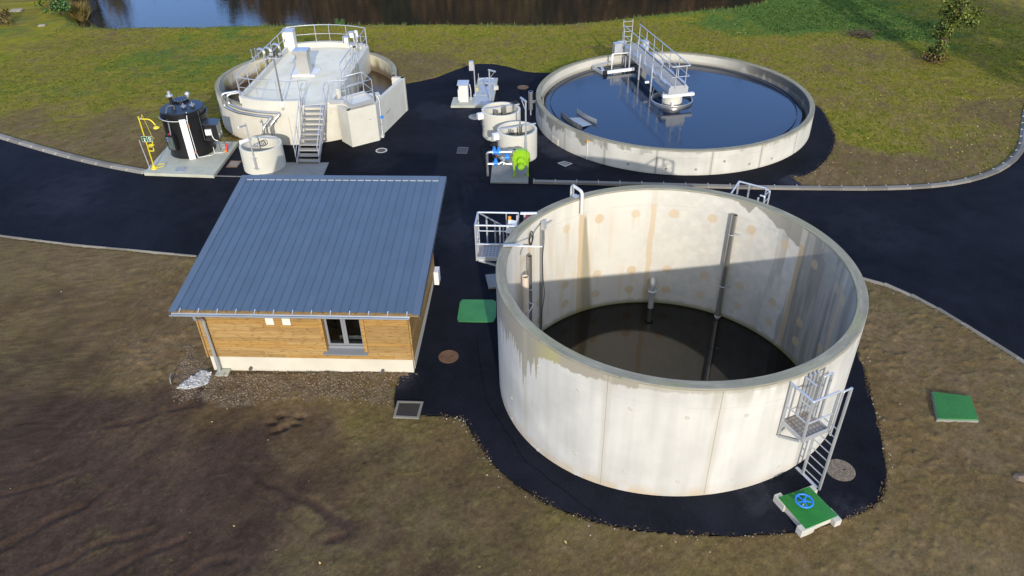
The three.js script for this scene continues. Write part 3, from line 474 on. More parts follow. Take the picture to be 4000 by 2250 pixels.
{
  const t = thing('settling_tank', 'low wide round concrete tank brimming with blue water under a walkway bridge', 'tank', [T2.x, 0, T2.z]);
  const mo = matt({ map: wallTex(2048, 256, -.2, T2.H, clarOuter), roughness: .9, bumpMap: fine.clone(), bumpScale: .002 }); mo.bumpMap.repeat.set(50, 2);
  for (let k = 0; k < 18; k++) { const a = (4.4 + 20 * k - 180) * DEG, g = .009 / T2.R; meshOf('wall_panel', panelGeo(T2.R, -.2, T2.H - .012, a + g, a + 20 * DEG - g, 12), mo, t); }
  meshOf('wall_core', ringWall(T2.R - .012, -.2, T2.H - .02, 0, Math.PI * 2, 96), M.greyConcrete, t);
  meshOf('inner_wall', ringWall(T2.r, .1, T2.H - .012, -Math.PI, Math.PI, 128, { inward: true }), matt({ map: wallTex(2048, 128, .1, T2.H, clarInner), roughness: .85 }), t);
  meshOf('rim', ringTop(T2.r, T2.R, T2.H, 180, .018), matt({ map: rimTex(141), roughness: .9, color: L(.95, .95, .95) }), t);
  { // overflow channel with its toothed weir and scum board
    const W = 6.76, y = T2.water; const g = []; const P = [], I = []; const n = 300;
    for (let k = 0; k <= n * 2; k++) { const a = k / (n * 2) * Math.PI * 2; for (const [r, h] of [[W, y - .35], [W, y + (k % 2 ? .035 : -.012)]]) P.push(Math.sin(a) * r, h, Math.cos(a) * r); if (k) { const i = 2 * k; I.push(i - 2, i, i - 1, i - 1, i, i + 1); } }
    const wg = new THREE.BufferGeometry(); wg.setAttribute('position', new THREE.Float32BufferAttribute(P, 3)); wg.setIndex(I); wg.computeVertexNormals(); uvMetres(wg.toNonIndexed());
    meshOf('weir_plate', wg, M.steel, t);
    meshOf('channel_floor', new THREE.RingGeometry(W - .02, T2.r + .02, 128, 1).rotateX(-Math.PI / 2).translate(0, y - .3, 0), std({ color: L(.02, .018, .014), roughness: .12 }), t);
    meshOf('channel_wall', ringWall(W - .02, y - .5, y - .03, 0, Math.PI * 2, 128), M.greyConcrete, t);
    meshOf('scum_board', mergeGeometries([ringWall(6.5, y - .12, y + .055, 0, Math.PI * 2, 128, { inward: true }), ringWall(6.515, y - .12, y + .055, 0, Math.PI * 2, 128)]), M.darkPipe, t);
  }
  for (const q of [[2453, 641], [2602, 659], [2718, 662], [2830, 630], [2927, 640], [3015, 619]]) {
    const p = onCyl(q[0], q[1], T2.x, T2.z, T2.R, false), b = new MB(); b.torus(.05, .009, [0, 0, 0], [0, 0, 0], 14).cyl(.038, .038, .008, [0, 0, 0], 12, [Math.PI / 2, 0, 0]);
    const o = b.build('tie_hole', M.greyConcrete, t); o.position.set(Math.sin(p.a) * (T2.R + .001), p.y, Math.cos(p.a) * (T2.R + .001)); o.rotation.y = p.a;
  }
  { const p = onCyl(2169, 570, T2.x, T2.z, T2.R, false), b = new MB().box(.62, .34, .08, [0, 0, 0], [0, 0, 0], .01).box(.54, .26, .02, [0, 0, .045]).build('cover_box', M.concrete, t); b.position.set(Math.sin(p.a) * T2.R, .2, Math.cos(p.a) * T2.R); b.rotation.y = p.a; }
  { const p = onCyl(2296, 560, T2.x, T2.z, T2.R, false), P = V(Math.sin(p.a) * (T2.R + .03), 0, Math.cos(p.a) * (T2.R + .03)); new MB().tube(V(P.x, 0, P.z), V(P.x, .95, P.z), .016).build('conduit', M.white, t); const b = new MB().cyl(.06, .06, .07, [P.x, .98, P.z], 10).build('beacon', std({ color: L(.8, .35, .02), roughness: .4 }), t); }
  const wet = new THREE.CircleGeometry(6.755, 128).rotateX(-Math.PI / 2); { const uv = wet.attributes.uv; for (let i = 0; i < uv.count; i++) uv.setXY(i, uv.getX(i) * 9, uv.getY(i) * 9); }
  const rip = tex(256, 256, (u, v) => { const n = fbm(u * 24, v * 24, 4, 61, 24); return [n, n, n]; }, { srgb: false });
  const w = meshOf('tank_water', wet, std({ color: L(.006, .013, .03), roughness: .02, bumpMap: rip, bumpScale: .0022 })); w.position.set(T2.x, T2.water, T2.z); w.userData.kind = 'structure';
}
{ // ---- walkway bridge of the settling tank: local z runs from the rim to the middle
  const turn = .191, b = thing('walkway_bridge', 'galvanised walkway bridge with handrails reaching to the middle of the water', 'bridge', [7.56, 0, -46.35], turn);
  const Ln = 7.75, D = 1.82, w = .46;
  for (let k = 0; k < 6; k++) new MB().box(.72, .035, Ln / 6 - .012, [0, D - .05, Ln * (k + .5) / 6]).build('deck_plate', M.sheetDeck ??= std({ color: L(.36, .35, .32), roughness: .75, map: mottA }), b);
  for (const s of [-1, 1]) {
    new MB().box(.012, .46, Ln, [s * w, D - .2, Ln / 2]).box(.09, .012, Ln, [s * (w - .05), D + .036, Ln / 2]).box(.09, .012, Ln, [s * (w - .05), D - .43, Ln / 2]).build('side_girder', M.galv, b);
    for (let k = 0; k < 5; k++) new MB().box(.09, .02, .6, [s * (w + .05), D + .015, .9 + k * 1.5]).box(.015, .3, .06, [s * (w + .045), D - .12, .75 + k * 1.5]).build('girder_bracket', M.galv, b);
  }
  new MB().ext([[-.54, 0], [.54, 0], [.54, .36], [.42, .48], [-.42, .48], [-.54, .36]], .012, new THREE.Matrix4().makeTranslation(0, D - .44, Ln)).build('end_plate', M.galv, b);
  // rails
  const pz = [.12, 1.35, 2.6, 3.85, 5.1, 6.4];
  for (const s of [-1, 1]) for (const z of pz) new MB().tube(V(s * (w + .03), D - .3, z), V(s * (w + .03), D + 1.08, z), .026).build('post', M.galv, b);
  for (const x of [-.22, .32]) new MB().tube(V(x, D - .1, Ln + .04), V(x, D + 1.08, Ln + .04), .024).build('post', M.galv, b);
  new MB().pipe([V(-w - .03, D + 1.1, 0), V(-w - .03, D + 1.1, Ln + .1), V(w + .03, D + 1.1, Ln + .1), V(w + .03, D + 1.1, 0)], .03, .04).build('top_rail', M.galv, b);
  new MB().pipe([V(-w - .03, D + .55, 0), V(-w - .03, D + .55, Ln + .1), V(w + .03, D + .55, Ln + .1), V(w + .03, D + .55, 0)], .017, .04).build('knee_rail', M.galv, b);
  { // access ladder at the rim
    const l = new THREE.Group(); l.name = 'ladder'; b.add(l); for (const x of [-.33, .25]) new MB().tube(V(x - .1, .1, -.28), V(x - .1, D + 1.35, -.28), .024).build('stile', M.galv, l);
    for (let k = 0; k < 10; k++) new MB().tube(V(-.43, .35 + k * .3, -.28), V(.15, .35 + k * .3, -.28), .014).build('rung', M.galv, l);
  }
  // end carriage and drive on the rim
  new MB().box(1.5, .3, .34, [0, D - .4, .05], [0, 0, 0], .02).build('end_carriage', M.galv, b);
  for (const s of [-1, 1]) { new MB().box(.5, .62, .02, [s * .85, D - .22, .25]).box(.5, .02, .4, [s * .85, D + .09, .06]).box(.02, .62, .4, [s * 1.09, D - .22, .06]).bar(V(s * .62, D - .5, .262), V(s * 1.06, D + .06, .262), .03, .02).build('wheel_guard', M.galv, b); }
  for (const s of [-1, 1]) new MB().cyl(.14, .14, .09, [s * .62, T2.H + .14, -.05], 18, [0, 0, Math.PI / 2]).build('wheel', M.blackMatt, b);
  new MB().cyl(.11, .11, .34, [-.55, D - .02, -.32], 14, [0, 0, Math.PI / 2]).box(.2, .2, .2, [-.3, D - .02, -.32]).build('drive_motor', M.galv, b);
  // scraper stays standing in the water, on the near-left side
  for (const [x, z, y0, y1] of [[-.6, 1.65, -.4, D + .35], [-.6, 3.35, -.6, D + .4], [-.6, 5.35, -.6, D + .35], [-.6, 1.0, -.4, 1.35]]) new MB().bar(V(x, y0, z), V(x, y1, z), .07, .07).bar(V(x, D - .28, z), V(-w, D - .28, z), .05, .05).build('scraper_stay', M.galv, b);
  new MB().box(.22, .1, .1, [-.86, 1.3, 5.36]).build('clamp_block', M.white, b);
  // scum trough with rubber end and its hanger
  new MB().box(1.75, .16, .13, [-1.25, T2.water + .16, 2.05], [0, .1, 0]).build('scum_trough', M.white, b);
  new MB().box(.3, .22, .12, [-2.2, T2.water + .12, 2.1], [0, .5, 0]).build('rubber_lip', M.blackMatt, b);
  new MB().bar(V(-2.35, T2.water + .1, 2.0), V(-2.65, T2.water + .1, .95), .05, .2).bar(V(-2.6, T2.water + .22, 1.0), V(-1.2, T2.water + .26, .55), .14, .04).bar(V(-2.3, T2.water + .2, 1.9), V(-2.2, T2.water + .22, 1.3), .16, .03).build('skimmer_arm', M.galv, b);
  new MB().pipe([V(-1.55, T2.water - .3, 1.25), V(-1.55, 1.65, 1.25), V(-.5, 1.65, 1.25)], .03, .02).box(.1, .42, .08, [-1.55, 1.42, 1.25]).build('hanger', M.white, b);
  // middle column, feed ring and cross beam
  new MB().box(1.75, .13, .2, [.05, D - .5, Ln - .08], [0, -.02, 0]).build('cross_beam', M.white, b);
  const dr = new MB().lathe([[.001, .95], [.5, .95], [.53, .93], [.54, .3], [.5, .1], [.001, .1]], [0, 0, Ln - .7], 40).build('centre_drum', std({ color: L(.64, .62, .55), map: mottB, roughness: .6 }), b); dr.position.y = .27;
  new MB().cyl(.09, .09, .2, [-.18, T2.water + .05, Ln - .15], 12).build('drain_stub', M.white, b);
  const ring = new MB(); ring.torus(1.1, .03, [0, T2.water + .12, Ln - .75], [Math.PI / 2, 0, 0], 64); ring.add(ringWall(1.1, T2.water - .2, T2.water + .1, 0, Math.PI * 2, 64).translate(0, 0, Ln - .75)).add(ringWall(1.09, T2.water - .2, T2.water + .1, 0, Math.PI * 2, 64, { inward: true }).translate(0, 0, Ln - .75)); ring.build('feed_ring', M.steel, b);
  for (const [x, z] of [[-1.02, Ln - 1.15], [-.82, Ln - .05], [.88, Ln - .05], [.95, Ln - 1.3]]) new MB().tube(V(x, T2.water + .1, z), V(x * .9, D - .42, z), .008, 6).build('hanger_rod', M.galv, b);
  // inner scum well water inside the ring is the same water
}
{ // ---- scum box: two curved plates and a sloping beach at the left edge of the settling tank
  const A = at(2191, 434, .95), B = at(2273.6, 493.3, .95), C = at(2253, 424.3, .95), D = at(2331.6, 468.5, .95), t = thing('scum_beach', 'small stainless scum beach with two upright plates at left edge of tank water', 'scum box', [A.x, .5, A.z]);
  const l = (p) => p.clone().sub(t.position);
  const plate = (a, b, h0, h1) => { const m = a.clone().add(b).multiplyScalar(.5), n = V(m.x - T2.x, 0, m.z - T2.z).normalize(), pts = []; for (let k = 0; k <= 10; k++) { const u = k / 10, q = a.clone().lerp(b, u).addScaledVector(n, Math.sin(u * Math.PI) * .09); pts.push(q); } const g = new MB(); for (let k = 0; k < 10; k++) { const a_ = pts[k], b_ = pts[k + 1]; g.bar(l(a_).setY((h0 + h1) / 2 - .5), l(b_).setY((h0 + h1) / 2 - .5), .012, h1 - h0); } return g; };
  plate(A, B, .5, .97).build('outer_plate', std({ color: L(.4, .41, .4), metalness: .5, roughness: .5, map: mott(71, .2, 1, 12) }), t); plate(C, D, .3, .97).build('inner_plate', M.sheetSteel, t);
  const g = new MB(); const q = [A, B, D, C].map((p) => l(p)); const m1 = q[0].clone().lerp(q[1], .35).setY(.36), m2 = q[0].clone().lerp(q[1], .95).setY(.36), m3 = q[3].clone().lerp(q[2], .95).setY(.2), m4 = q[3].clone().lerp(q[2], .35).setY(.2);
  const bg = new THREE.BufferGeometry(); bg.setAttribute('position', new THREE.Float32BufferAttribute([m1, m2, m3, m1, m3, m4].flatMap((p) => p.toArray()), 3)); bg.computeVertexNormals(); g.add(bg).build('beach_plate', M.sheetSteel, t);
}
{ // ---- tee pipe at the left of the settling tank
  const p = gp(2073, 450), t = thing('outlet_tee_pipe', 'stainless standing tee pipe joined to left side of the wide low tank', 'pipe', p);
  new MB().cyl(.125, .125, 1.02, [0, .85, 0], 24).add(creased(new THREE.CylinderGeometry(.105, .105, .02, 24)), new THREE.Matrix4().makeTranslation(0, 1.35, 0)).build('riser', M.steel, t);
  new MB().cyl(.085, .085, .7, [.32, .75, -.08], 18, [0, .25, Math.PI / 2]).build('branch', M.steel, t);
  new MB().box(.05, .75, .5, [.62, .62, -.16], [0, .25, 0]).build('wall_flange', M.greyConcrete, t);
  new MB().cyl(.04, .04, .4, [0, .2, 0], 10).build('foot', M.galv, t);
}
// ---------------------------------------------------------------- the round basin with the raised deck (upper left)
const T3turn = -YAW;
const t3w = (x, y, z) => V(T3.x + x * Math.cos(T3turn) + z * Math.sin(T3turn), y, T3.z - x * Math.sin(T3turn) + z * Math.cos(T3turn));   // deck axes -> world
function t3l(p) { const dx = p.x - T3.x, dz = p.z - T3.z, c = Math.cos(T3turn), s = Math.sin(T3turn); return V(dx * c - dz * s, p.y, dx * s + dz * c); }
const DECK = 2.1, CURB = 2.36, DL = -2.32, DR = 2.66;
function basinWall(a, y) {
  const R = 4.92, s = a * R, d = T3.H - y, deg = a / DEG; let c = [.63, .605, .52]; const m = fbm(s * 1.1, y * 1.3, 5, 203), st = fbm(s * 3, y * .4, 4, 205);
  c = c.map((v) => v * (.82 + .24 * m) * (.92 + .12 * st)); c = lerp3(c, [.42, .3, .16], (1 - sst(0, .5, y)) * .4 * (deg < -20 ? 1 : .3) * m * 1.6); c = lerp3(c, [.35, .34, .28], .5 * (1 - sst(.02, .16 + .2 * vn(s * 5, 2, 207), d))); return c;
}
function basinInner(a, y) {
  const s = a * 4.7, m = fbm(s * 1.2, y * 1.4, 5, 213), st = fbm(s * 3.4, y * .5, 4, 215), h = y - T3.water; let c = [.56, .53, .44]; c = c.map((v) => v * (.7 + .4 * m));
  c = lerp3(c, [.25, .23, .06], .75 * sst(.45, .62, st) * sst(.2, .5, h) * (1 - sst(.6, .95, h))); c = lerp3(c, [.09, .055, .025], (1 - sst(.15, .55, h - .35 * (st - .4))) * .85); return c;
}
{
  const t = thing('deck_basin', 'round cream concrete basin with brown water in both sides of a raised deck', 'tank', [T3.x, 0, T3.z]);
  const mo = matt({ map: wallTex(1024, 256, -.3, T3.H, basinWall), roughness: .88 });
  const span = [[-160, -118], [-118, -76], [-76, -34], [-34, 0], [0, 30], [30, 46], [100, 160], [160, 200]];
  for (const [a, b] of [[-160, -118], [-118, -76], [-76, -34], [-34, 0], [0, 30], [30, 52], [88, 150], [150, 200]]) meshOf('wall_panel', panelGeo(T3.R, -.3, T3.H - .012, a * DEG + .0012, b * DEG - .0012, 16), mo, t);
  const mi = matt({ map: wallTex(1024, 128, .4, T3.H, basinInner), roughness: .85 });
  meshOf('inner_wall', ringWall(T3.r, .4, T3.H - .012, -160 * DEG, 52 * DEG, 64, { inward: true }), mi, t); meshOf('inner_wall', ringWall(T3.r, .4, T3.H - .012, 88 * DEG, 200 * DEG, 40, { inward: true }), mi, t);
  const mr = matt({ map: rimTex(221), color: L(1, 1, 1), roughness: .9 });
  meshOf('rim', ringTop(T3.r, T3.R, T3.H, 80, .015, -160 * DEG, 52 * DEG), mr, t); meshOf('rim', ringTop(T3.r, T3.R, T3.H, 60, .015, 88 * DEG, 200 * DEG), mr, t);
  // deck slab with its upstand; local axes of the deck
  const dk = new THREE.Group(); dk.name = 'deck'; dk.rotation.y = T3turn; t.add(dk);
  const R = 4.93, arcP = (x0, x1, s, r = R, n = 20) => Array.from({ length: n + 1 }, (_, k) => { const x = mix(x0, x1, k / n); return [x, s * Math.sqrt(r * r - x * x)]; });
  const flat = (pts, y0, y1) => new THREE.ExtrudeGeometry(new THREE.Shape(pts.map(([x, z]) => new THREE.Vector2(x, -z))), { depth: y1 - y0, bevelEnabled: false }).rotateX(-Math.PI / 2).translate(0, y0, 0);
  const deckMat = matt({ color: L(.83, .79, .66), roughness: .85, map: tex(512, 512, (u, v) => { const x = mix(DL, DR, u), z = mix(5, -5, v); let c = [.86, .86, .85].map((k) => k * (.84 + .22 * fbm(u * 8, v * 10, 5, 231))); const m = fbm(x * 2, z * 2, 4, 233); c = lerp3(c, [.42, .4, .25], .8 * (1 - sst(.05, .5, Math.hypot((x + .35) / 1.6, z + 1.2) + .25 * (m - .5)))); c = lerp3(c, [.72, .69, .5], .4 * sst(.55, .7, m)); c = lerp3(c, [.5, .52, .5], .3 * sst(4.15, 4.5, Math.hypot(x, z) + .3 * (m - .5))); return c; }, { srgb: false, wrap: false }) });
  const slab = new MB().add(flat([...arcP(DL + .16, DR - .2, 1, R - .25), ...arcP(DR - .2, DL + .16, -1, R - .25)], DECK - .25, DECK)).geo();
  { const p = slab.attributes.position, uv = slab.attributes.uv; for (let i = 0; i < p.count; i++) uv.setXY(i, (p.getX(i) - DL) / (DR - DL), (5 - p.getZ(i)) / 10); }
  meshOf('slab', slab, deckMat, dk);
  const side = (x0, x1, z0, z1) => new MB().box(x1 - x0, CURB - .3, z1 - z0, [(x0 + x1) / 2, CURB / 2 + .15, (z0 + z1) / 2]);
  side(DL, DL + .18, -4.2, 4.2).build('upstand', M.cream, dk); side(DR - .22, DR, -3.98, 3.2).build('upstand', M.cream, dk);
  new MB().add(flat([...arcP(DL + .18, 1.05, 1, R), ...arcP(1.05, DL + .18, 1, R - .25)], 1.5, CURB)).build('upstand', M.cream, dk);
  new MB().add(flat([...arcP(1.05, 2.36, 1, R + .02), ...arcP(2.36, 1.05, 1, R - .25)], 1.5, DECK - .004)).build('stair_landing', M.cream, dk);
  new MB().add(flat([...arcP(DL + .18, DR - .22, -1, R), ...arcP(DR - .22, DL + .18, -1, R - .3)], 1.4, CURB + .03)).build('upstand', M.cream, dk);
  // right-hand inlet chambers outside the ring
  const c = new THREE.Group(); c.name = 'inlet_chamber'; t.add(c); const o = t.position, w = (x, z) => [x - o.x, z - o.z];
  const wall = (a, b, h, th = .2, h2 = h, mat = M.cream) => { const A = w(...a), B = w(...b), d = Math.hypot(B[0] - A[0], B[1] - A[1]); return new MB().ext([[0, -.2], [d, -.2], [d, h2], [0, h]], th, new THREE.Matrix4().makeRotationY(-Math.atan2(B[1] - A[1], B[0] - A[0])).setPosition(A[0], 0, A[1])); };
  const q0 = [-8.66, -36.73], q1_ = [-7.98, -35.92], q2 = [-6.70, -36.72], q3 = [-6.60, -37.5], q4 = [-5.65, -40.87], q5 = [-6.34, -41.0];
  wall(q1_, q0, 1.95).build('chamber_wall', M.cream, c); wall(q2, q1_, 1.95).build('chamber_wall', M.cream, c); wall(q3, q2, 1.93).build('chamber_wall', M.cream, c);
  wall(q4, q3, 1.9, .2, 1.9).build('chamber_wall', M.cream, c); wall(q5, q4, 1.9, .22).build('chamber_wall', M.cream, c);
  { // inner partition and low water inside
    wall([-7.5, -37.45], [-6.72, -38.3], 1.7, .16).build('partition', M.cream, c); new MB().box(.5, .5, .5, [-6.95 - o.x, 1.7, -38.2 - o.z], [0, .3, 0]).build('chamber_block', M.cream, c);
  }
  // water
  const pts = [...arc({ x: 0, z: 0 }, 4.7, -3.05, 3.05, 64)];
  const wg = new THREE.ShapeGeometry(new THREE.Shape([...arc({ x: 0, z: 0 }, 4.7, 0, Math.PI * 2, 64)].map(([x, z]) => new THREE.Vector2(x, -z)))).rotateX(-Math.PI / 2);
  const w2 = new THREE.ShapeGeometry(new THREE.Shape([[-8.5, -36.8], [-7.98, -36.1], [-6.8, -36.9], [-5.8, -40.8], [-6.4, -40.9], [-6.4, -38]].map(([x, z]) => new THREE.Vector2(x - o.x, -(z - o.z))))).rotateX(-Math.PI / 2);
  const wt = meshOf('basin_water', mergeGeometries([wg, w2.translate(0, .0, 0)]), std({ color: L(.05, .031, .016), roughness: .06, bumpMap: fine, bumpScale: .003 })); wt.position.set(o.x, T3.water, o.z); wt.userData.kind = 'structure';
}
const D3 = (x, y, z) => t3w(x, y, z);
const rl = (p, h) => { const q = t3l(p); return q; };
{ // railings of the deck
  const arcD = (x0, x1, s, n = 5) => Array.from({ length: n + 1 }, (_, k) => { const x = mix(x0, x1, k / n); return D3(x, CURB, s * Math.sqrt(4.8 ** 2 - x * x)); });
  const L0 = [D3(DL + .08, CURB, 4.1), D3(DL + .08, CURB, -4.05)];
  railing('deck_railing', 'long straight galvanised railing on left edge of the raised deck', 'railings round the raised deck', L0, { gap: 1.35, h: 1.02, mid: .5 });
  railing('deck_railing', 'curved galvanised railing along back of the raised deck before the pond', 'railings round the raised deck', arcD(DL + .1, DR - .1, -1, 8), { h: 1.02, mid: .5, posts: [0, 2.6, 4, 5.7, 8].map((k) => arcD(DL + .1, DR - .1, -1, 40)[Math.round(k * 5)]) });
  railing('deck_railing', 'straight galvanised railing on right edge of the raised deck with a small lamp', 'railings round the raised deck', [D3(DR - .1, CURB, -3.95), D3(DR - .1, CURB, 2.3)], { gap: 1.3, h: 1.02, mid: .5 });
  railing('deck_railing', 'short curved railing on front edge of the deck left of the stairs', 'railings round the raised deck', arcD(DL + .1, 1.02, 1, 6), { h: 1.0, mid: .5, posts: [0, 4.2, 8.4, 12].map((k) => arcD(DL + .1, 1.02, 1, 12)[Math.round(k)]) });
  const pf = (x, y) => at(1150 + x / 3.813, 280 + y / 3.813, 2.12);
  railing('deck_railing', 'short straight railing right of the stairs above the protruding corner', 'railings round the raised deck', [D3(2.4, 2.12, 4.3), D3(3.25, 2.12, 4.25)], { h: 1.05, mid: .52, posts: [D3(2.4, 2.12, 4.3), D3(3.2, 2.12, 4.25)] });
  railing('deck_railing', 'angled railing round the small white walkway over the inlet chamber', 'railings round the raised deck', [pf(845, 530), pf(1185, 432), pf(1040, 318), pf(690, 415)], { h: 1.1, mid: .55, gap: 1.0 });
  const tr = thing('service_walkway', 'small pale walkway tray over the inlet chamber right of the stairs', 'walkway', pf(845, 530)); const q = [pf(845, 530), pf(1185, 432), pf(1040, 318), pf(690, 415)].map((p) => p.sub(tr.position));
  const sg = new THREE.ExtrudeGeometry(new THREE.Shape(q.map((p) => new THREE.Vector2(p.x, -p.z))), { depth: .05, bevelEnabled: false }).rotateX(-Math.PI / 2).translate(0, -.08, 0); new MB().add(sg).build('tray', M.offWhite, tr);
  for (let k = 0; k < 4; k++) new MB().bar(q[k].clone().setY(.02), q[(k + 1) % 4].clone().setY(.02), .02, .2).build('toe_board', M.galv, tr);
  const t2 = thing('landing_plate', 'short pale landing plate between stairs and protruding corner', 'walkway', D3(2.85, 2.0, 4.1), T3turn); new MB().box(.95, .06, .5, [0, .03, 0]).box(.95, .2, .02, [0, .12, .25]).build('plate', M.galv, t2); new MB().box(.98, .22, .4, [0, -.12, .05]).build('bearer', M.cream, t2);
}
{ // stairs
  const b = D3(1.72, 0, 7.2), t = thing('metal_stairs', 'steep galvanised open-riser stairs climbing to the raised deck', 'stairs', b, T3turn);
  const n = 11, H = 2.08, D = 2.5, w = .53;
  for (let k = 0; k < n; k++) new MB().box(w * 2 - .03, .035, .25, [0, H * (k + 1) / n - .02, -D * (k + .6) / n]).box(w * 2 - .03, .06, .01, [0, H * (k + 1) / n - .03, -D * (k + .6) / n + .125]).build('tread', M.tread ??= std({ color: L(.46, .45, .43), metalness: .5, roughness: .5, map: tex(256, 256, (u, v) => { const a = Math.hypot(u * 16 % 1 - .5, v * 16 % 1 - .5) < .3 ? .55 : 1; return [a, a, a]; }, { srgb: false, rep: [1.6, 1.6] }) }), t);
  for (const s of [-1, 1]) {
    new MB().bar(V(s * w, .12, .08), V(s * w, H - .03, -D - .02), .018, .22).bar(V(s * w, 0, .06), V(s * w, .2, .06), .06, .03).build('stringer', M.galv, t);
    const x = s * (w + .04);
    new MB().pipe([V(x, .95, .1), V(x, H + 1.0, -D + .05), V(x, H + 1.0, -D - .35)], .024, .08).build('handrail', M.galv, t);
    new MB().pipe([V(x, .5, .1), V(x, H + .5, -D + .05)], .016, .08).build('knee_rail', M.galv, t);
    for (const k of [0.02, .36, .7, 1]) new MB().tube(V(x, H * k + .0, .08 - D * k), V(x, H * k + .95, .08 - D * k), .02).build('post', M.galv, t);
  }
}
{ // deck fittings
  const z5 = (x, y, h = DECK) => at(850 + x / 4.83, 80 + y / 4.83, h);
  const cb = z5(1375, 584), t = thing('control_cabinet', 'tall pale grey control cabinet with sloped blue-grey top at back of raised deck', 'cabinet', cb, T3turn);
  new MB().box(.66, 1.14, .5, [0, .57, -.25], [0, 0, 0], .01).build('body', M.cabinet ??= std({ color: L(.6, .59, .55), roughness: .5 }), t); new MB().box(.6, .72, .015, [0, .42, .006]).build('door', M.cabinet, t); new MB().box(.03, .14, .02, [-.22, .62, .02]).build('handle', M.blackMatt, t);
  new MB().box(.66, .26, .012, [0, .97, .004]).build('upper_panel', M.cabinet, t); new MB().box(.12, .1, .01, [-.18, .98, .013]).build('display', M.white, t); new MB().box(.05, .05, .008, [-.18, .98, .018]).build('screen', M.blackMatt, t); new MB().box(.14, .04, .004, [.16, 1.04, .012]).build('label_plate', M.white, t);
  new MB().ext([[-.03, 0], [.55, 0], [.55, .1], [-.03, .03]], .7, new THREE.Matrix4().makeRotationY(Math.PI / 2).setPosition(-.35, 1.14, .03)).build('sloped_roof', M.galv, t);
  const vb = z5(1640, 1030), v = thing('vent_stack', 'square stainless vent stack with overhanging cap on a ribbed white hatch', 'vent', [vb.x, DECK, vb.z], T3turn);
  for (let k = 0; k < 12; k++) new MB().box(.105, .05, 1.05, [-.62 + k * .113, .07, -.25]).build('hatch_rib', M.white, v);
  new MB().box(1.4, .045, 1.1, [0, .025, -.25], [0, 0, 0], .01).build('hatch_frame', M.white, v); for (const [x, z] of [[-.66, .26], [.66, .26], [-.66, -.75], [.66, -.75]]) new MB().box(.06, .12, .08, [x, .07, z]).build('hinge', M.galv, v);
  new MB().ext([[-.36, 0], [.36, 0], [.32, 1.12], [-.32, 1.12]], .56, new THREE.Matrix4().makeTranslation(.02, .09, -.4)).build('shaft', M.sheetSteel, v); for (const x of [-.33, .36]) new MB().bar(V(x + .01, .1, .165), V(x * .9 + .01, 1.2, .165), .012, .012).build('corner_trim', M.galv, v);
  new MB().box(.82, .2, .74, [.0, 1.27, -.12], [0, 0, 0], .008).build('cap', M.sheetSteel, v); new MB().box(.8, .012, .72, [0, 1.378, -.12]).cyl(.18, .18, .006, [.02, 1.387, -.12], 20).build('cap_top', M.galv, v);
  // lamp post on the front edge
  const lb = at(1104.6, 406.6, 2.2), lp = thing('floodlight_post', 'thin post with two black floodlights on a crossbar at front of the deck', 'lamp post', lb, T3turn);
  new MB().cyl(.035, .045, 2.3, [0, 1.15, 0], 12).build('post', std({ color: L(.2, .21, .22), metalness: .4, roughness: .5 }), lp); new MB().box(.66, .05, .06, [0, 2.3, 0]).build('crossbar', M.galv, lp); new MB().box(.2, .24, .12, [0, .02, .06], [0, 0, 0], .01).build('junction_box', M.white, lp); new MB().torus(.05, .008, [0, -.22, .1], [0, 0, 0]).build('cable_loop', M.cable, lp);
  for (const [x, r] of [[-.06, -.1], [.3, .9]]) { const f = new THREE.Group(); f.name = 'floodlight'; f.position.set(x, 2.36, 0); f.rotation.y = r; lp.add(f); new MB().box(.26, .2, .06, [0, .15, .03], [-.3, 0, 0], .01).build('housing', M.blackMatt, f); new MB().box(.2, .14, .008, [0, .16, .066], [-.3, 0, 0]).build('lens', std({ color: L(.3, .3, .3), roughness: .2 }), f); new MB().bar(V(-.14, 0, 0), V(-.14, .16, 0), .02, .02).bar(V(.14, 0, 0), V(.14, .16, 0), .02, .02).bar(V(-.14, 0, 0), V(.14, 0, 0), .02, .02).build('bracket', M.blackMatt, f); }
  // twin instrument boxes on posts by the right railing
  for (const [x, z, h, l] of [[2.2, -1.35, 1.42, 'nearer pale instrument box on a steel post by right deck railing'], [2.38, -1.95, 1.5, 'farther pale instrument box on a steel post by right deck railing']]) { const t = thing('instrument_box', l, 'instrument', D3(x, DECK, z), T3turn, 'instrument boxes by the right railing'); new MB().tube(V(0, 0, 0), V(0, h - .1, 0), .03).build('post', M.galv, t); new MB().box(.3, .36, .02, [-.12, h, -.1], [0, 0, 0]).box(.3, .02, .26, [-.12, h + .18, .02]).box(.02, .36, .26, [-.27, h, .02]).box(.02, .36, .26, [.03, h, .02]).build('hood', M.galv, t); new MB().box(.22, .26, .12, [-.12, h - .02, -.02], [0, 0, 0], .01).build('box', M.white, t); new MB().pipe([V(-.05, h - .1, .0), V(-.02, h - .35, .02), V(0, h - .5, .03)], .012).build('cable', M.white, t); }
  { const t = thing('deck_sensor', 'small white cup-shaped sensor fixed at back right deck railing', 'sensor', D3(2.1, CURB + .2, -3.55), T3turn); new MB().lathe([[.001, 0], [.06, 0], [.06, .25], [.13, .3], [.13, .6], [.1, .6], [.1, .4], [.001, .4]], [0, .2, 0], 20).build('cup', M.white, t); new MB().tube(V(0, -.1, 0), V(0, .2, 0), .02).build('stem', M.galv, t); for (let k = 0; k < 6; k++) new MB().tube(V(Math.cos(k) * .11, .8, Math.sin(k) * .11), V(Math.cos(k) * .11, .86, Math.sin(k) * .11), .004, 4).build('spike', M.galv, t); }
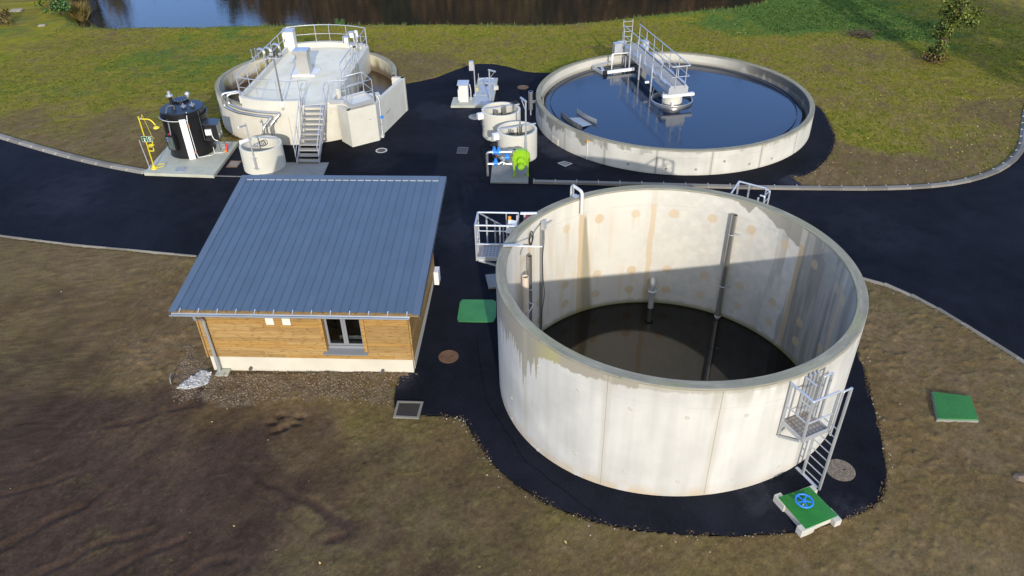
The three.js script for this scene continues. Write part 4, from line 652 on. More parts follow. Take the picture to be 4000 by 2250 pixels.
  { const t = thing('rail_lamp', 'small black lamp clamped to right railing of the raised deck', 'lamp', D3(2.56, CURB + 1.02, -.6)); new MB().cyl(.05, .05, .14, [.12, -.02, .05], 12, [Math.PI / 2, 0, .3]).build('head', M.blackMatt, t); new MB().box(.1, .1, .1, [-.02, 0, 0], [0, 0, 0], .01).build('clamp', M.white, t); }
  // sluice frame in the right channel
  { const t = thing('sluice_gate', 'tall stainless sluice gate frame standing in right channel of the basin', 'sluice gate', D3(2.86, T3.water - .3, .35), T3turn); for (const z of [-.22, .22]) new MB().bar(V(0, 0, z), V(0, 2.0, z), .1, .06).build('guide', M.steel, t); new MB().box(.03, .7, .4, [0, .5, 0]).build('gate_plate', M.steel, t); new MB().bar(V(0, 2.0, -.24), V(0, 2.0, .24), .08, .08).build('head_beam', M.galv, t); new MB().tube(V(0, .8, 0), V(0, 2.4, 0), .018).build('spindle', M.steel, t); }
  { const t = thing('aeration_ladder', 'narrow stainless ladder rack leaning in right channel beside the small walkway', 'ladder', D3(3.05, T3.water - .2, 1.9), T3turn); for (const z of [-.14, .14]) new MB().tube(V(0, 0, z), V(.25, 1.75, z - .2), .016).build('stile', M.steel, t); for (let k = 1; k < 12; k++) new MB().tube(V(k * .02, k * .145, -.14 - k * .0165), V(k * .02, k * .145, .14 - k * .0165), .009, 6).build('rung', M.steel, t); }
  // return-bend pipes on the far left wall
  for (const [x, y, k, l] of [[1024, 226, 0, 'first'], [1050, 221, 1, 'second'], [1083, 207, 2, 'third']]) { const p = at(x, y, 1.9), t = thing('return_bend_pipe', `${l} stainless U-bend pipe from the left among those over left basin wall`, 'pipe', p, T3turn - .45, 'U-bend pipes over the left basin wall'); new MB().pipe([V(-.26, -.9, 0), V(-.26, .5, 0), V(.26, .5, 0), V(.26, -.9, 0)], .1, .26, 16).build('pipe', M.steel, t); for (const q of [-.26, .26]) new MB().cyl(.14, .14, .04, [q, -.05, 0], 16).build('flange', M.steel, t); }
  for (const [x, y, l] of [[996, 268, 'nearer'], [1010, 262, 'farther']]) { const p = at(x, y, T3.water), t = thing('drop_pipe', `${l} thin stainless pipe standing in brown water left of the deck`, 'pipe', p, 0, 'thin pipes in the left channel'); new MB().tube(V(0, -.2, 0), V(0, 1.15, 0), .06, 14).build('pipe', M.steel, t); new MB().cyl(.09, .09, .03, [0, .7, 0], 14).build('flange', M.steel, t); }
  // two long discharge pipes wrapped round the front of the basin down to the small round well
  const ow = (deg, r, y) => V(T3.x + Math.sin(deg * DEG) * r, y, T3.z + Math.cos(deg * DEG) * r);
  for (const [k, l] of [[0, 'upper'], [1, 'lower']]) {
    const r = T3.R + .16 + .1 * k, e = onCyl(...(k ? [1062, 457] : [1096, 441]), T3.x, T3.z, r, false), y = e.y, ae = e.a / DEG, t = thing('discharge_pipe', `${l} of two stainless discharge pipes bent round the front of the deck basin`, 'pipe', ow(-38, r, 0), 0, 'discharge pipes along the deck basin'), l_ = (p) => p.sub(t.position);
    const a0 = -38 - 3.5 * k, pts = [ow(a0 + 5, T3.r - .25, T3.water - .1), ow(a0 + 5, T3.r - .25, T3.H + .48), ow(a0, r + .06, T3.H + .48), ow(a0, r + .06, y + .12), ow(a0 + 10, r, y), ow(-18, r, y), ow(-10, r + .01, y), ow(ae, r + .02, y), ...(k ? [at(1027, 500, 1.25), at(1027, 530, .5)] : [at(1056, 490, 1.3), at(1060, 530, .5)])].map(l_);
    pts[pts.length - 1] = pts[pts.length - 2].clone().setY(-.2); new MB().pipe(pts, .062, .2, 14).build('pipe', M.steel, t);
    for (const i of [7]) { const q = pts[i]; const d = pts[i + 1].clone().sub(q).normalize(); for (const u of [.12, .5]) new MB().tube(q.clone().addScaledVector(d, u), q.clone().addScaledVector(d, u + .05), .105, 16).build('flange', M.steel, t); }
  }
  // cable duct on the protruding corner
  { const p = gp(1489, 535), t = thing('sampling_pipework', 'dark vertical pipe and thin white tube on a small block at protruding basin corner', 'pipe', p, T3turn); new MB().box(.34, .14, .26, [0, .07, 0], [0, 0, 0], .01).build('base_block', M.cream, t); new MB().pipe([V(-.05, .1, .02), V(-.1, 2.2, -.05), V(-.3, 2.45, -.5)], .05, .15).build('dark_pipe', M.darkPipe, t); new MB().pipe([V(.1, .14, 0), V(.1, 2.0, -.1), V(.02, 2.15, -.2), V(-.5, 2.15, -.5)], .018, .06).build('white_pipe', M.white, t); new MB().cyl(.08, .08, .05, [.17, 1.1, .02], 16, [Math.PI / 2, 0, 0]).build('gauge', M.blue, t); new MB().box(.03, .06, .03, [.1, .72, .03]).build('red_tap', M.red, t); for (const y of [.55, 1.7]) new MB().cyl(.065, .065, .03, [-.07, y, 0], 12).build('clip', M.blackMatt, t); }
  { const p = D3(3.75, 1.25, 5.02), q = at(1430, 467, 1.2), t = thing('pipe_hook', 'small bent metal hook fixed on pale wall of the protruding corner', 'bracket', [q.x, 1.15, q.z]); new MB().pipe([V(0, 0, 0), V(0, .05, .12), V(.25, .1, .1), V(.3, 0, 0)], .012, .04).box(.05, .12, .05, [0, .05, .03]).build('hook', M.blackMatt, t); }
}
// ---------------------------------------------------------------- small round well with its davit, left of the stairs
{
  const p = V(-11.93, 0, -33.9), R = 1.0, H = 1.2, t = thing('round_well', 'small open cream concrete well left of the metal stairs', 'well', p);
  new MB().lathe([[R - .12, .3], [R - .12, H - .02], [R - .1, H], [R - .02, H], [R, H - .02], [R, -.1]], [0, 0, 0], 64).build('wall', M.cream, t);
  const lw = meshOf('well_bottom', new THREE.CircleGeometry(R - .1, 40).rotateX(-Math.PI / 2).translate(0, .45, 0), std({ color: L(.16, .15, .14), roughness: .3 }), t);
  new MB().ext([[0, 0], [.62, 0], [.62, .12], [0, .2]], .02, new THREE.Matrix4().makeRotationY(.9).setPosition(-.98, H, .05)).build('splash_board', M.white, t);
  new MB().bar(V(-.55, H + .03, -.75), V(.75, H + .03, -.5), .08, .05).build('support_beam', M.galv, t);
  const d = thing('hoist_post', 'slim galvanised hoist post fixed on front of the small well by the stairs', 'hoist', [-12.0, .35, -32.84]); new MB().tube(V(0, 0, 0), V(0, .62, 0), .055, 14).build('socket', M.galv, d); new MB().tube(V(0, .4, 0), V(-.06, 2.3, -.06), .035, 12).build('post', M.galv, d); new MB().bar(V(-.06, 2.2, -.06), V(-.05, 2.5, .9), .06, .06).build('arm', M.galv, d); for (const y of [.05, .58]) new MB().box(.28, .025, .1, [0, y, -.06]).build('bracket', M.galv, d);
  const g = thing('pump_chain', 'black hose loop and thin grey wires hanging inside the small well', 'hose', [-12.25, .75, -34.35]); new MB().torus(.14, .022, [.3, .3, .1], [0, .3, 0]).build('hose_loop', M.cable, g); const r = rng(9); for (let k = 0; k < 9; k++) new MB().add(sweep(bend([V(-.3, .1, 0), V(-.1 + r() * .2, .05 + r() * .3, r() * .2), V(.2 * r(), .1 + .2 * r(), .2 * r()), V(.3, .3, .1)], .1), .008, 5)).build('wire', M.galv, g);
}
// ---------------------------------------------------------------- the timber-clad building: local x along the front (0 at the right corner), z back is negative
{
  const o = V(-3.23, -.33, -18.75), t = thing('timber_building', 'small timber-clad building with cream plinth and dark standing-seam metal roof', 'building', o, -YAW);
  const cs = Math.cos(-YAW), sn = Math.sin(-YAW), toL = (p) => { const dx = p.x - o.x, dz = p.z - o.z; return V(dx * cs - dz * sn, p.y - o.y, dx * sn + dz * cs); };
  const onWall = (px, py, nx, nz, off = 0) => { const d = ray(px, py), e = V(0, EYE, 0), n = V(nx * cs + nz * sn, 0, -nx * sn + nz * cs); const t_ = o.clone().addScaledVector(n, off).sub(e).dot(n) / d.dot(n); return toL(e.addScaledVector(d, t_)); };
  const zf = (x, y, off = 0) => onWall(650 + x / 1.4633, 660 + y / 1.4633, 0, 1, off), zr = (x, y, off = 0) => onWall(650 + x / 1.4633, 660 + y / 1.4633, 1, 0, off);
  const W = 6.75, DEP = 5.15, PL = .6, EV = 2.63, SL = 1 / 7.28;
  const roofY = (z) => EV + (.43 - z) * SL;                              // underside of the roof
  // window opening on the front
  const wx0 = -2.76, wx1 = -1.52, wy0 = .9, wy1 = 2.2;
  // plinth and inner shell
  new MB().box(W - .06, PL + .5, .2, [-W / 2, PL / 2 - .25, -.12]).build('plinth', M.plinth ??= matt({ color: L(.58, .54, .455), roughness: .85, map: mottB }), t);
  new MB().box(.2, PL + .5, DEP - .24, [-.12, PL / 2 - .25, -DEP / 2 - .1]).build('plinth', M.plinth, t); new MB().box(.2, PL + .5, DEP - .24, [-W + .12, PL / 2 - .25, -DEP / 2 - .1]).build('plinth', M.plinth, t);
  const shell = new MB(); const sh = new THREE.Shape([[-W + .05, PL], [-.05, PL], [-.05, EV - .02], [-W + .05, EV - .02]].map((q) => new THREE.Vector2(...q))); sh.holes.push(new THREE.Path([[wx0, wy0], [wx0, wy1], [wx1, wy1], [wx1, wy0]].map((q) => new THREE.Vector2(...q))));
  shell.add(new THREE.ExtrudeGeometry(sh, { depth: .14, bevelEnabled: false }).translate(0, 0, -.18));
  for (const x of [-.18, -W + .05]) shell.ext([[.18, PL], [DEP, PL], [DEP, roofY(-DEP) - .02], [.18, roofY(-.18) - .02]], .13, new THREE.Matrix4().makeRotationY(Math.PI / 2).setPosition(x, 0, 0));
  shell.box(W - .1, 3, .12, [-W / 2, 1.5 + .2, -DEP + .06]).box(W - .3, .05, DEP - .3, [-W / 2, .5, -DEP / 2]); shell.build('inner_shell', std({ color: L(.14, .135, .13), roughness: .9 }), t);
  // planks
  const wood = (seed) => tex(512, 128, (u, v) => {
    const g = fbm(u * 5 + seed, v * 26 + 3 * fbm(u * 4, v * 3, 3, seed), 4, seed + 1); let k = 0; const r = rng(seed * 31 + 7); for (let i = 0; i < 7; i++) { const kx = r(), ky = r(), d = Math.hypot((u - kx) * 26, (v - ky) * 5.5); k = Math.max(k, Math.exp(-d * d * 3)); }
    let c = lerp3([.4, .265, .11], [.29, .175, .062], sst(.35, .7, g)); c = lerp3(c, [.17, .085, .03], k * .85); c = c.map((x) => x * (.94 + .12 * vn(u * 90, v * 90, seed))); return c.map((x) => Math.pow(x, 1 / 2.2)); });
  const woods = [11, 12, 13, 14, 15].flatMap((s) => { const m = wood(s); return [[1, 1, 1], [.82, .8, .76], [.98, .9, .72]].map((c) => matt({ map: m, color: L(...c), roughness: .62 })); });
  const pr = rng(77);
  const plankGeo = (len, h, slope) => { const g = new RoundedBoxGeometry(len, h - .006, .028, 1, .005); const p = g.attributes.position, uv = g.attributes.uv; const u0 = pr(), fl = pr() > .5 ? -1 : 1; for (let i = 0; i < p.count; i++) uv.setXY(i, u0 + fl * p.getX(i) / 2.2, p.getY(i) / h + .5); return g; };
  const rows = 14, ph = (EV - .14 - (PL - .04)) / rows;
  for (let k = 0; k < rows; k++) {
    const y = PL - .04 + ph * (k + .5); const spans = y > wy0 - .1 && y < wy1 + .02 ? [[-W + .02, wx0 - .09], [wx1 + .09, -.03]] : [[-W + .02, -.03]];
    for (const [a, b] of spans) { let x = a; while (x < b - .05) { let e = Math.min(b, x + 1.6 + pr() * 2.2); if (b - e < .5) e = b; const me = meshOf('plank', plankGeo(e - x - .004, ph), woods[pr() * woods.length | 0], t); me.position.set((x + e) / 2, y, .0); x = e; } }
  }
  for (let k = 0; k < 22; k++) {
    const y = PL - .04 + ph * (k + .5), top = (z) => roofY(z) - .1; const zs = Math.min(-.03, -(y + ph / 2 - top(0)) / SL); if (zs < -DEP + .2) break;
    let z = -DEP; while (z < zs - .05) { let e = Math.min(zs, z + 1.8 + pr() * 2); if (zs - e < .5) e = zs; const me = meshOf('plank', plankGeo(e - z - .004, ph), woods[pr() * woods.length | 0], t); me.position.set(0, y, (z + e) / 2); me.rotation.y = Math.PI / 2; z = e; }
  }
  for (let k = 0; k < 16; k++) { const y = PL - .04 + ph * (k + .5); const zs = Math.min(-.03, -(y + ph / 2 - roofY(0) + .1) / SL); if (zs < -DEP) break; const me = meshOf('plank', plankGeo(zs + DEP, ph), woods[k % woods.length], t); me.position.set(-W, y, (zs - DEP) / 2); me.rotation.y = -Math.PI / 2; }
  for (const x of [.012, -W - .012]) new MB().box(.05, EV - .12 - PL + .06, .06, [x, (EV + PL) / 2 - .08, .012]).build('corner_board', woods[1], t);
  // window
  const wn = new THREE.Group(); wn.name = 'window'; wn.position.set((wx0 + wx1) / 2, wy0, 0); t.add(wn); const ww = wx1 - wx0, wh = wy1 - wy0;
  for (const s of [-1, 1]) new MB().box(.024, wh + .06, .24, [s * (ww / 2 + .0), wh / 2 + .02, -.06]).box(.09, wh + .1, .03, [s * (ww / 2 + .045), wh / 2 + .02, .03]).build('reveal_board', woods[5], wn);
  new MB().box(ww + .2, .024, .24, [0, wh + .03, -.06]).box(ww + .2, .07, .03, [0, wh + .055, .032]).build('reveal_board', woods[2], wn);
  new MB().box(ww + .2, .04, .34, [0, -.015, .02], [.12, 0, 0], .006).box(ww - .06, .12, .1, [0, .06, -.14]).build('sill', M.frameGrey ??= std({ color: L(.2, .21, .23), roughness: .5 }), wn);
  const fr = (x0, x1) => { const g = new MB(), a = .1, b = wh - .02; g.box(.07, b - a, .06, [x0 + .035, (a + b) / 2, -.17]).box(.07, b - a, .06, [x1 - .035, (a + b) / 2, -.17]).box(x1 - x0 - .14, .07, .06, [(x0 + x1) / 2, a + .035, -.17]).box(x1 - x0 - .14, .07, .06, [(x0 + x1) / 2, b - .035, -.17]); return g; };
  for (const [a, b] of [[-ww / 2 + .02, .0], [.0, ww / 2 - .02]]) { const f = fr(a + .004, b - .004).build('casement', M.frameGrey, wn); new MB().box(b - a - .14, wh - .26, .008, [(a + b) / 2, wh / 2 + .04, -.17]).build('pane', M.glass, f); }
  new MB().cyl(.03, .03, 1.0, [.25, .32, -.34], 12, [0, 0, Math.PI / 2]).cyl(.045, .045, .16, [.3, .32, -.34], 12, [0, 0, Math.PI / 2]).box(.9, .02, .08, [.2, .26, -.34]).build('white_tube', M.white, wn);
  // front fittings
  for (const q of [[591, 869], [686, 871]]) { const p = zf(...q, .02); new MB().box(.26, .26, .035, [p.x, p.y, .035], [0, 0, 0], .008).box(.21, .21, .01, [p.x, p.y, .055]).build('vent_cover', M.offWhite, t); }
  for (const q of [[487, 1148], [1240, 1167]]) { const p = zf(...q); new MB().cyl(.055, .055, .12, [p.x, .09, .03], 14, [Math.PI / 2, 0, 0]).build('pipe_stub', M.darkPipe, t); }
  // roof: separate sheets with raised seams
  const RX0 = -7.29, RX1 = .44, RZ0 = .43, RZ1 = -6.85, RL = Math.hypot(RZ0 - RZ1, (RZ0 - RZ1) * SL), ra = Math.atan(SL);
  const rf = new THREE.Group(); rf.name = 'roof'; rf.position.set(0, EV, RZ0); rf.rotation.x = ra; t.add(rf);   // local -z runs up the slope
  const n = 26, x0 = RX0 + .22, x1 = RX1 - .22, pw = (x1 - x0) / n;
  const rm = [.98, 1, 1.02].map((k) => std({ color: L(.075 * k, .112 * k, .16 * k), roughness: .42, metalness: .0, map: mottB }));
  for (let k = 0; k < n; k++) new MB().box(pw - .012, .02, RL - .3, [x0 + pw * (k + .5), .05, -RL / 2 + .05]).build('roof_sheet', rm[(k * 7) % 3], rf);
  for (let k = 0; k <= n; k++) { new MB().box(.016, .034, RL - .26, [x0 + pw * k, .062, -RL / 2 + .07]).build('seam', rm[0], rf); }
  for (let k = 0; k < n; k++) new MB().box(pw - .05, .02, .03, [x0 + pw * (k + .5), .066, -RL + .28], [.5, 0, 0]).build('ridge_closure', M.galv, rf);
  for (const x of [RX0 + .11, RX1 - .11]) new MB().box(.22, .03, RL, [x, .07, -RL / 2], [0, 0, 0], .004).box(.015, .17, RL, [x + (x > -2 ? .118 : -.118), .0, -RL / 2]).build('verge_flashing', M.slate, rf);
  new MB().box(RX1 - RX0 - .45, .03, .24, [(RX0 + RX1) / 2, .08, -RL + .12], [0, 0, 0], .004).box(RX1 - RX0 - .45, .17, .015, [(RX0 + RX1) / 2, .0, -RL - .01]).build('ridge_flashing', M.slate, rf);
  new MB().box(RX1 - RX0 - .05, .04, RL - .04, [(RX0 + RX1) / 2, .0, -RL / 2]).build('roof_deck', woods[4], rf);
  for (let k = 0; k < 13; k++) new MB().box(.03, .012, .16, [x0 + .12 + k * .585, .098, -.02], [.3, 0, 0]).box(.014, .02, .06, [x0 + .12 + k * .585, .09, .03]).build('gutter_clip', M.galv, rf);
  // gutter and downpipe
  const gx = [RX0 + .04, RX1 - .3]; const gp_ = []; for (let k = 0; k <= 10; k++) { const a = Math.PI * (1 + k / 10); gp_.push([Math.cos(a) * .075, Math.sin(a) * .075]); } for (let k = 10; k >= 0; k--) { const a = Math.PI * (1 + k / 10); gp_.push([Math.cos(a) * .068, Math.sin(a) * .068]); }
  new MB().ext(gp_, gx[1] - gx[0], new THREE.Matrix4().makeRotationY(Math.PI / 2).setPosition(gx[0], EV + .01, RZ0 + .07)).tube(V(gx[0], EV + .012, RZ0 + .143), V(gx[1], EV + .012, RZ0 + .143), .011).build('gutter', M.zinc ??= std({ color: L(.42, .45, .48), metalness: .5, roughness: .45, map: mottB }), t);
  new MB().pipe([V(-W + .22, EV - .06, RZ0 + .06), V(-W + .22, EV - .22, RZ0 + .04), V(-W + .26, EV - .42, .14), V(-W + .3, .02, .13)], .05, .14, 14).cyl(.058, .058, .06, [-W + .27, EV - .55, .14], 14).cyl(.058, .058, .5, [-W + .297, .36, .132], 14).build('downpipe', M.zinc, t);
  new MB().box(.42, .06, .34, [-W + .42, .02, .2], [0, .06, 0]).build('drain_slab', M.padGreen, t);
  // right-hand wall fittings
  { const p = zr(1580, 486, .15); p.z = Math.max(p.z, -DEP + .24); new MB().box(.18, .56, .42, [.12, p.y, p.z], [0, 0, 0], .01).build('wall_box', M.white, t); const q = zr(1568, 612, .1); q.z = Math.max(q.z, -DEP + .2); new MB().box(.12, .16, .14, [.09, q.y - .05, q.z]).build('switch_box', M.offWhite, t); new MB().box(.09, .12, .1, [.11, q.y + .05, q.z]).build('emergency_switch', M.red, t); new MB().tube(V(.05, q.y, q.z), V(.05, p.y, p.z - .02), .014).build('conduit', M.white, t); }
}
// ---------------------------------------------------------------- fittings of the big tank
const T1at = (deg, r, y) => V(T1.x + Math.sin(deg * DEG) * r, y, T1.z + Math.cos(deg * DEG) * r);
function tankPipe(name, label, px, r, y0, y1, pr, off, mat = M.steel, extra) {
  const p = zin(...px), R = T1.r - off, t = thing(name, label, 'pipe', [T1.x + Math.sin(p.a) * R, y0, T1.z + Math.cos(p.a) * R], p.a + Math.PI);
  return [t, p];
}
{ // tall slotted pipe on the far right inner wall
  const p = zin(1680, 250), R = T1.r - .16, t = thing('tall_standpipe', 'tall open stainless standpipe on the sunlit far right inner wall of big tank', 'pipe', [T1.x + Math.sin(p.a) * R, T1.water - .6, T1.z + Math.cos(p.a) * R], p.a);
  const H = 3.35 - T1.water + .6; new MB().lathe([[.085, 0], [.1, 0], [.1, H], [.085, H], [.085, H - .5]], [0, 0, 0], 28).build('pipe', M.pipeSteel ??= std({ color: L(.52, .5, .46), metalness: .85, roughness: .3 }), t);
  for (const y of [H - .75, H - 2.9]) { new MB().torus(.108, .012, [0, y, 0]).box(.2, .04, .02, [-.16, y, .06], [0, .5, 0]).build('pipe_clamp', M.galv, t); } new MB().torus(.105, .014, [0, .68, 0]).build('collar', M.offWhite, t);
}
{ // elbow outlet pipe in the middle of the far wall
  const p = zin(1163, 690), R = T1.r - .32, t = thing('elbow_pipe', 'stout elbow pipe coming out of far inner wall and dipping into dark liquid', 'pipe', [T1.x + Math.sin(p.a) * R, T1.water - .5, T1.z + Math.cos(p.a) * R], p.a);
  const H = 1.62; new MB().add(sweep(bend([V(0, 0, 0), V(0, H, 0), V(0, H, .4)], .18, 8), .105, 20)).build('pipe', std({ color: L(.5, .49, .46), metalness: .4, roughness: .45 }), t); new MB().cyl(.17, .17, .035, [0, H - .42, 0], 24).cyl(.17, .17, .03, [0, H - .37, 0], 24).build('flange', M.galv, t);
}
{ // group at the left inner wall
  const a = onCyl(2052, 1080, T1.x, T1.z, T1.r - .25, true), b = onCyl(2068, 970, T1.x, T1.z, T1.r - .16, true);
  const t = thing('plastic_standpipe', 'short pale open pipe on left inner wall beside a steel one', 'pipe', [a.x, T1.water - .5, a.z], a.a); const H = 2.45 - T1.water + .5; new MB().lathe([[.1, 0], [.11, 0], [.11, H], [.095, H], [.095, H - .4]], [0, 0, 0], 26).build('pipe', std({ color: L(.62, .52, .42), roughness: .5 }), t); new MB().tube(V(0, H - 2, .115), V(0, H + .9, .115), .008, 6).build('guide_wire', M.galv, t); new MB().box(.62, .03, .04, [-.1, H - 1.35, -.14]).bar(V(-.4, H - 1.35, -.1), V(-.4, H - 1.25, .25), .03, .03).build('bracket', M.galv, t);
  const u = thing('steel_standpipe', 'slender dark stainless standpipe on the left inner wall of the big tank', 'pipe', [b.x, T1.water - .5, b.z], b.a); const G = 2.9 - T1.water + .5; new MB().lathe([[.08, 0], [.085, 0], [.085, G], [.075, G], [.075, G - .3]], [0, 0, 0], 24).build('pipe', M.pipeSteel, u); new MB().torus(.095, .01, [0, G - 1.3, 0]).box(.14, .03, .02, [.14, G - 1.28, 0]).build('pipe_clamp', M.galv, u);
  const c = onCyl(2116, 1020, T1.x, T1.z, T1.r - .05, true), m = thing('guide_mast', 'square steel guide mast with a cable on left inner wall of the big tank', 'mast', [c.x, T1.water - .5, c.z], c.a); const K = T1.H - .25 - T1.water + .5; new MB().box(.07, K, .05, [0, K / 2, 0]).box(.02, K, .09, [.045, K / 2, 0]).build('mast', std({ color: L(.3, .3, .3), metalness: .5, roughness: .5 }), m); new MB().box(.16, .3, .12, [-.02, K - .05, -.06]).box(.5, .03, .03, [-.25, K - .1, -.05]).bar(V(-.2, K + .05, .0), V(-.45, K + .18, .25), .04, .02).build('head_bracket', M.galv, m);
  new MB().add(sweep(bend([V(0, K - .1, -.08), V(-.06, K - .7, -.06), V(.02, K - 1.2, -.05), V(.0, K - 2.2, -.06), V(-.12, K - 2.9, -.06), V(.06, K - 3.5, -.06), V(.16, K - 4.6, -.1)], .5), .013, 6)).build('hanging_cable', M.cable, m);
  const d = onCyl(2072, 930, T1.x, T1.z, T1.r - .04, true), h = thing('cable_coil', 'black coiled cable hanging inside the left rim of the big tank', 'cable', [d.x, d.y, d.z], d.a); for (const [R, x, y] of [[.2, 0, 0], [.17, .03, -.03], [.19, -.02, .02], [.15, .0, -.08]]) new MB().add(new THREE.TorusGeometry(R, .011, 6, 24).applyMatrix4(new THREE.Matrix4().makeScale(.62, 1.15, 1).setPosition(x, y, -.03))).build('coil', M.cable, h); new MB().add(sweep(bend([V(-.08, .12, -.05), V(-.3, .2, -.04), V(-.62, .28, -.05)], .2), .011, 6)).build('lead', M.cable, h); new MB().add(sweep(bend([V(.05, -.2, -.04), V(.3, -.1, -.03), V(.5, .05, -.05), V(.7, -.25, -.02)], .2), .009, 6)).build('lead', M.cable, h);
  const e0 = at(1966, 960, T1.H + .05), e1 = at(2118, 961, T1.H), f = thing('support_arm', 'thin white support arm reaching over the left rim of the big tank', 'bracket', [e0.x, T1.H, e0.z]); const q = V(e1.x - e0.x, -.02, e1.z - e0.z); new MB().bar(V(0, .06, 0), q.clone().multiplyScalar(.42).setY(.06), .07, .05).build('base_rail', M.galv, f); new MB().bar(q.clone().multiplyScalar(.3).setY(.03), q.clone().setY(-.02), .035, .03).build('arm', M.white, f);
}
{ // overflow pipe bent over the far left rim
  const p = at(2245, 765, T1.H), a = Math.atan2(p.x - T1.x, p.z - T1.z), t = thing('filling_pipe', 'thin pale pipe bent over the far left rim of the big tank', 'pipe', [T1.x + Math.sin(a) * 5.08, T1.H, T1.z + Math.cos(a) * 5.08], a); new MB().pipe([V(0, -1.2, .3), V(0, .34, .3), V(0, .34, -.32), V(0, -.5, -.32)], .055, .16, 14).build('pipe', M.offWhite, t); new MB().box(.05, .46, .03, [.06, .22, .12]).box(.18, .03, .2, [0, .012, .08]).build('bracket', M.galv, t);
}
// a service platform: local z points out from the tank
function platform(label, deg, y, w, d, opt = {}) {
  const t = thing('service_platform', label, 'platform', T1at(deg, T1.R + .02, 0), deg * DEG, 'service platforms on the big tank');
  const T = M.checker ??= std({ color: L(.4, .37, .34), metalness: .5, roughness: .5, map: tex(256, 256, (u, v) => { const k = Math.hypot((u * 8 % 1 - .5), (v * 8 % 1 - .5)) < .28 ? 1 : .62; return [k, k * .97, k * .93]; }, { srgb: false, rep: [1.1, 1.1] }) });
  new MB().box(w, .05, d, [0, y - .03, d / 2]).build('floor_plate', T, t);
  for (const s of [-1, 1]) new MB().box(.02, .14, d, [s * w / 2, y - .02, d / 2]).build('side_channel', M.galv, t); new MB().box(w, .14, .02, [0, y - .02, d]).build('front_channel', M.galv, t);
  for (const s of [-1, 1]) new MB().bar(V(s * w / 2, y - .08, d - .06), V(s * w / 2, y - .5, .03), .07, .06).bar(V(s * w / 2, y - .5, .03), V(s * w / 2, y + .02, .03), .07, .03).build('support_bracket', M.galv, t);
  return t;
}
{ // front right platform with its ladder
  const deg = 24.7, y = 2.5, w = .8, d = .74, t = platform('near right galvanised platform with ladder standing by the green grating with blue handwheel', deg, y, w, d);
  const h = 1.25, x0 = -w / 2, x1 = w / 2;
  for (const [x, z] of [[x0, .04], [x0, d], [x1, d], [x1 - .34, .04 + .0]]) new MB().box(.05, h + .06, .05, [x, y + h / 2 - .03, z], [0, 0, 0], .004).build('post', M.galv, t);
  new MB().pipe([V(x0, y + h, .0), V(x0, y + h, d), V(x1, y + h, d)], .03, .02).build('top_rail', M.galv, t); new MB().pipe([V(x0, y + .54, .0), V(x0, y + .54, d), V(x1, y + .54, d)], .02, .02).build('knee_rail', M.galv, t);
  for (const yy of [y + h, y + .54]) new MB().tube(V(x1 - .34, yy, .0), V(x1 - .34, yy, .36), .026).build('side_rail', M.galv, t);
  { const l = new THREE.Group(); l.name = 'ladder'; t.add(l); const z0 = .24, z1 = .84, X = .64, gy = .2; for (const z of [z0, z1]) new MB().bar(V(X, gy, z), V(X, y + h + .1, z), .05, .06).pipe([V(X, y + h + .08, z), V(x1, y + h + .08, z), V(x1, y - .1, z)], .024, .05).build('stile', M.galv, l); for (let k = 0; k < 8; k++) new MB().tube(V(X, gy + .3 + k * .28, z0), V(X, gy + .3 + k * .28, z1), .016).build('rung', M.galv, l); new MB().bar(V(X, gy + .06, .0), V(X, gy + .03, 1.12), .09, .1).build('foot_rail', M.galv, l); }
  { const g = new THREE.Group(); g.name = 'cable_guides'; t.add(g); for (const x of [x1 - .26, x1 - .13, x1 + .0]) new MB().box(.05, 1.25, .05, [x, y + .72, .06]).build('guide_post', M.galv, g); }
}
{ // left platform
  const y = 2.52, w = .86, d = 1.45, t = platform('left galvanised platform of the big tank beside the timber building', -94.7, y, w, d), h = 1.25, x0 = -w / 2, x1 = w / 2; t.position.set(.33, 0, -21.5);
  for (const [x, z] of [[x0, d], [x1, d], [x0, .5], [x1, .1], [x0, .1], [0, d], [x1, .65]]) new MB().box(.045, h + .1, .045, [x, y + h / 2 - .05, z]).build('post', M.galv, t);
  new MB().pipe([V(x1, y + h, .0), V(x1, y + h, d), V(x0, y + h, d), V(x0, y + h, .1)], .032, .02).build('top_rail', M.galv, t); new MB().pipe([V(x1, y + .54, .0), V(x1, y + .54, d), V(x0, y + .54, d), V(x0, y + .54, .1)], .02, .02).build('knee_rail', M.galv, t);
  new MB().box(.3, .36, .3, [.05, y + 1.0, .3], [-.25, 0, 0], .01).build('control_box', M.white, t); new MB().cyl(.05, .05, .1, [-.0, y + 1.3, .36], 12).build('red_beacon', M.beacon ??= std({ color: L(.85, .3, .02), roughness: .4 }), t); new MB().cyl(.055, .055, .05, [-.0, y + 1.22, .36], 12).build('beacon_base', M.white, t);
  new MB().tube(V(x0, y + h, d), V(x0 - .85, y + h - 1.0, d - .75), .026).build('stair_rail', M.galv, t); for (const k of [.33, .66, 1]) new MB().box(.05, 1.4, .05, [x0 - .85 * k, y + h - k - .7, d - .75 * k]).build('stair_post', M.galv, t);
  for (const z of [.25, .75]) new MB().bar(V(x0 - .12, -.2, z), V(x0 - .12, y, z), .05, .05).build('ladder_stile', M.galv, t); for (let k = 0; k < 8; k++) new MB().tube(V(x0 - .12, .2 + k * .28, .25), V(x0 - .12, .2 + k * .28, .75), .014).build('rung', M.galv, t);
  const slab = thing('platform_footing', 'small rough concrete slab on asphalt under the left platform', 'slab', gp(1930, 1085, .02)); new MB().box(.95, .08, .9, [.2, .0, .2], [0, .15, 0], .01).build('slab', M.greyConcrete, slab);
}
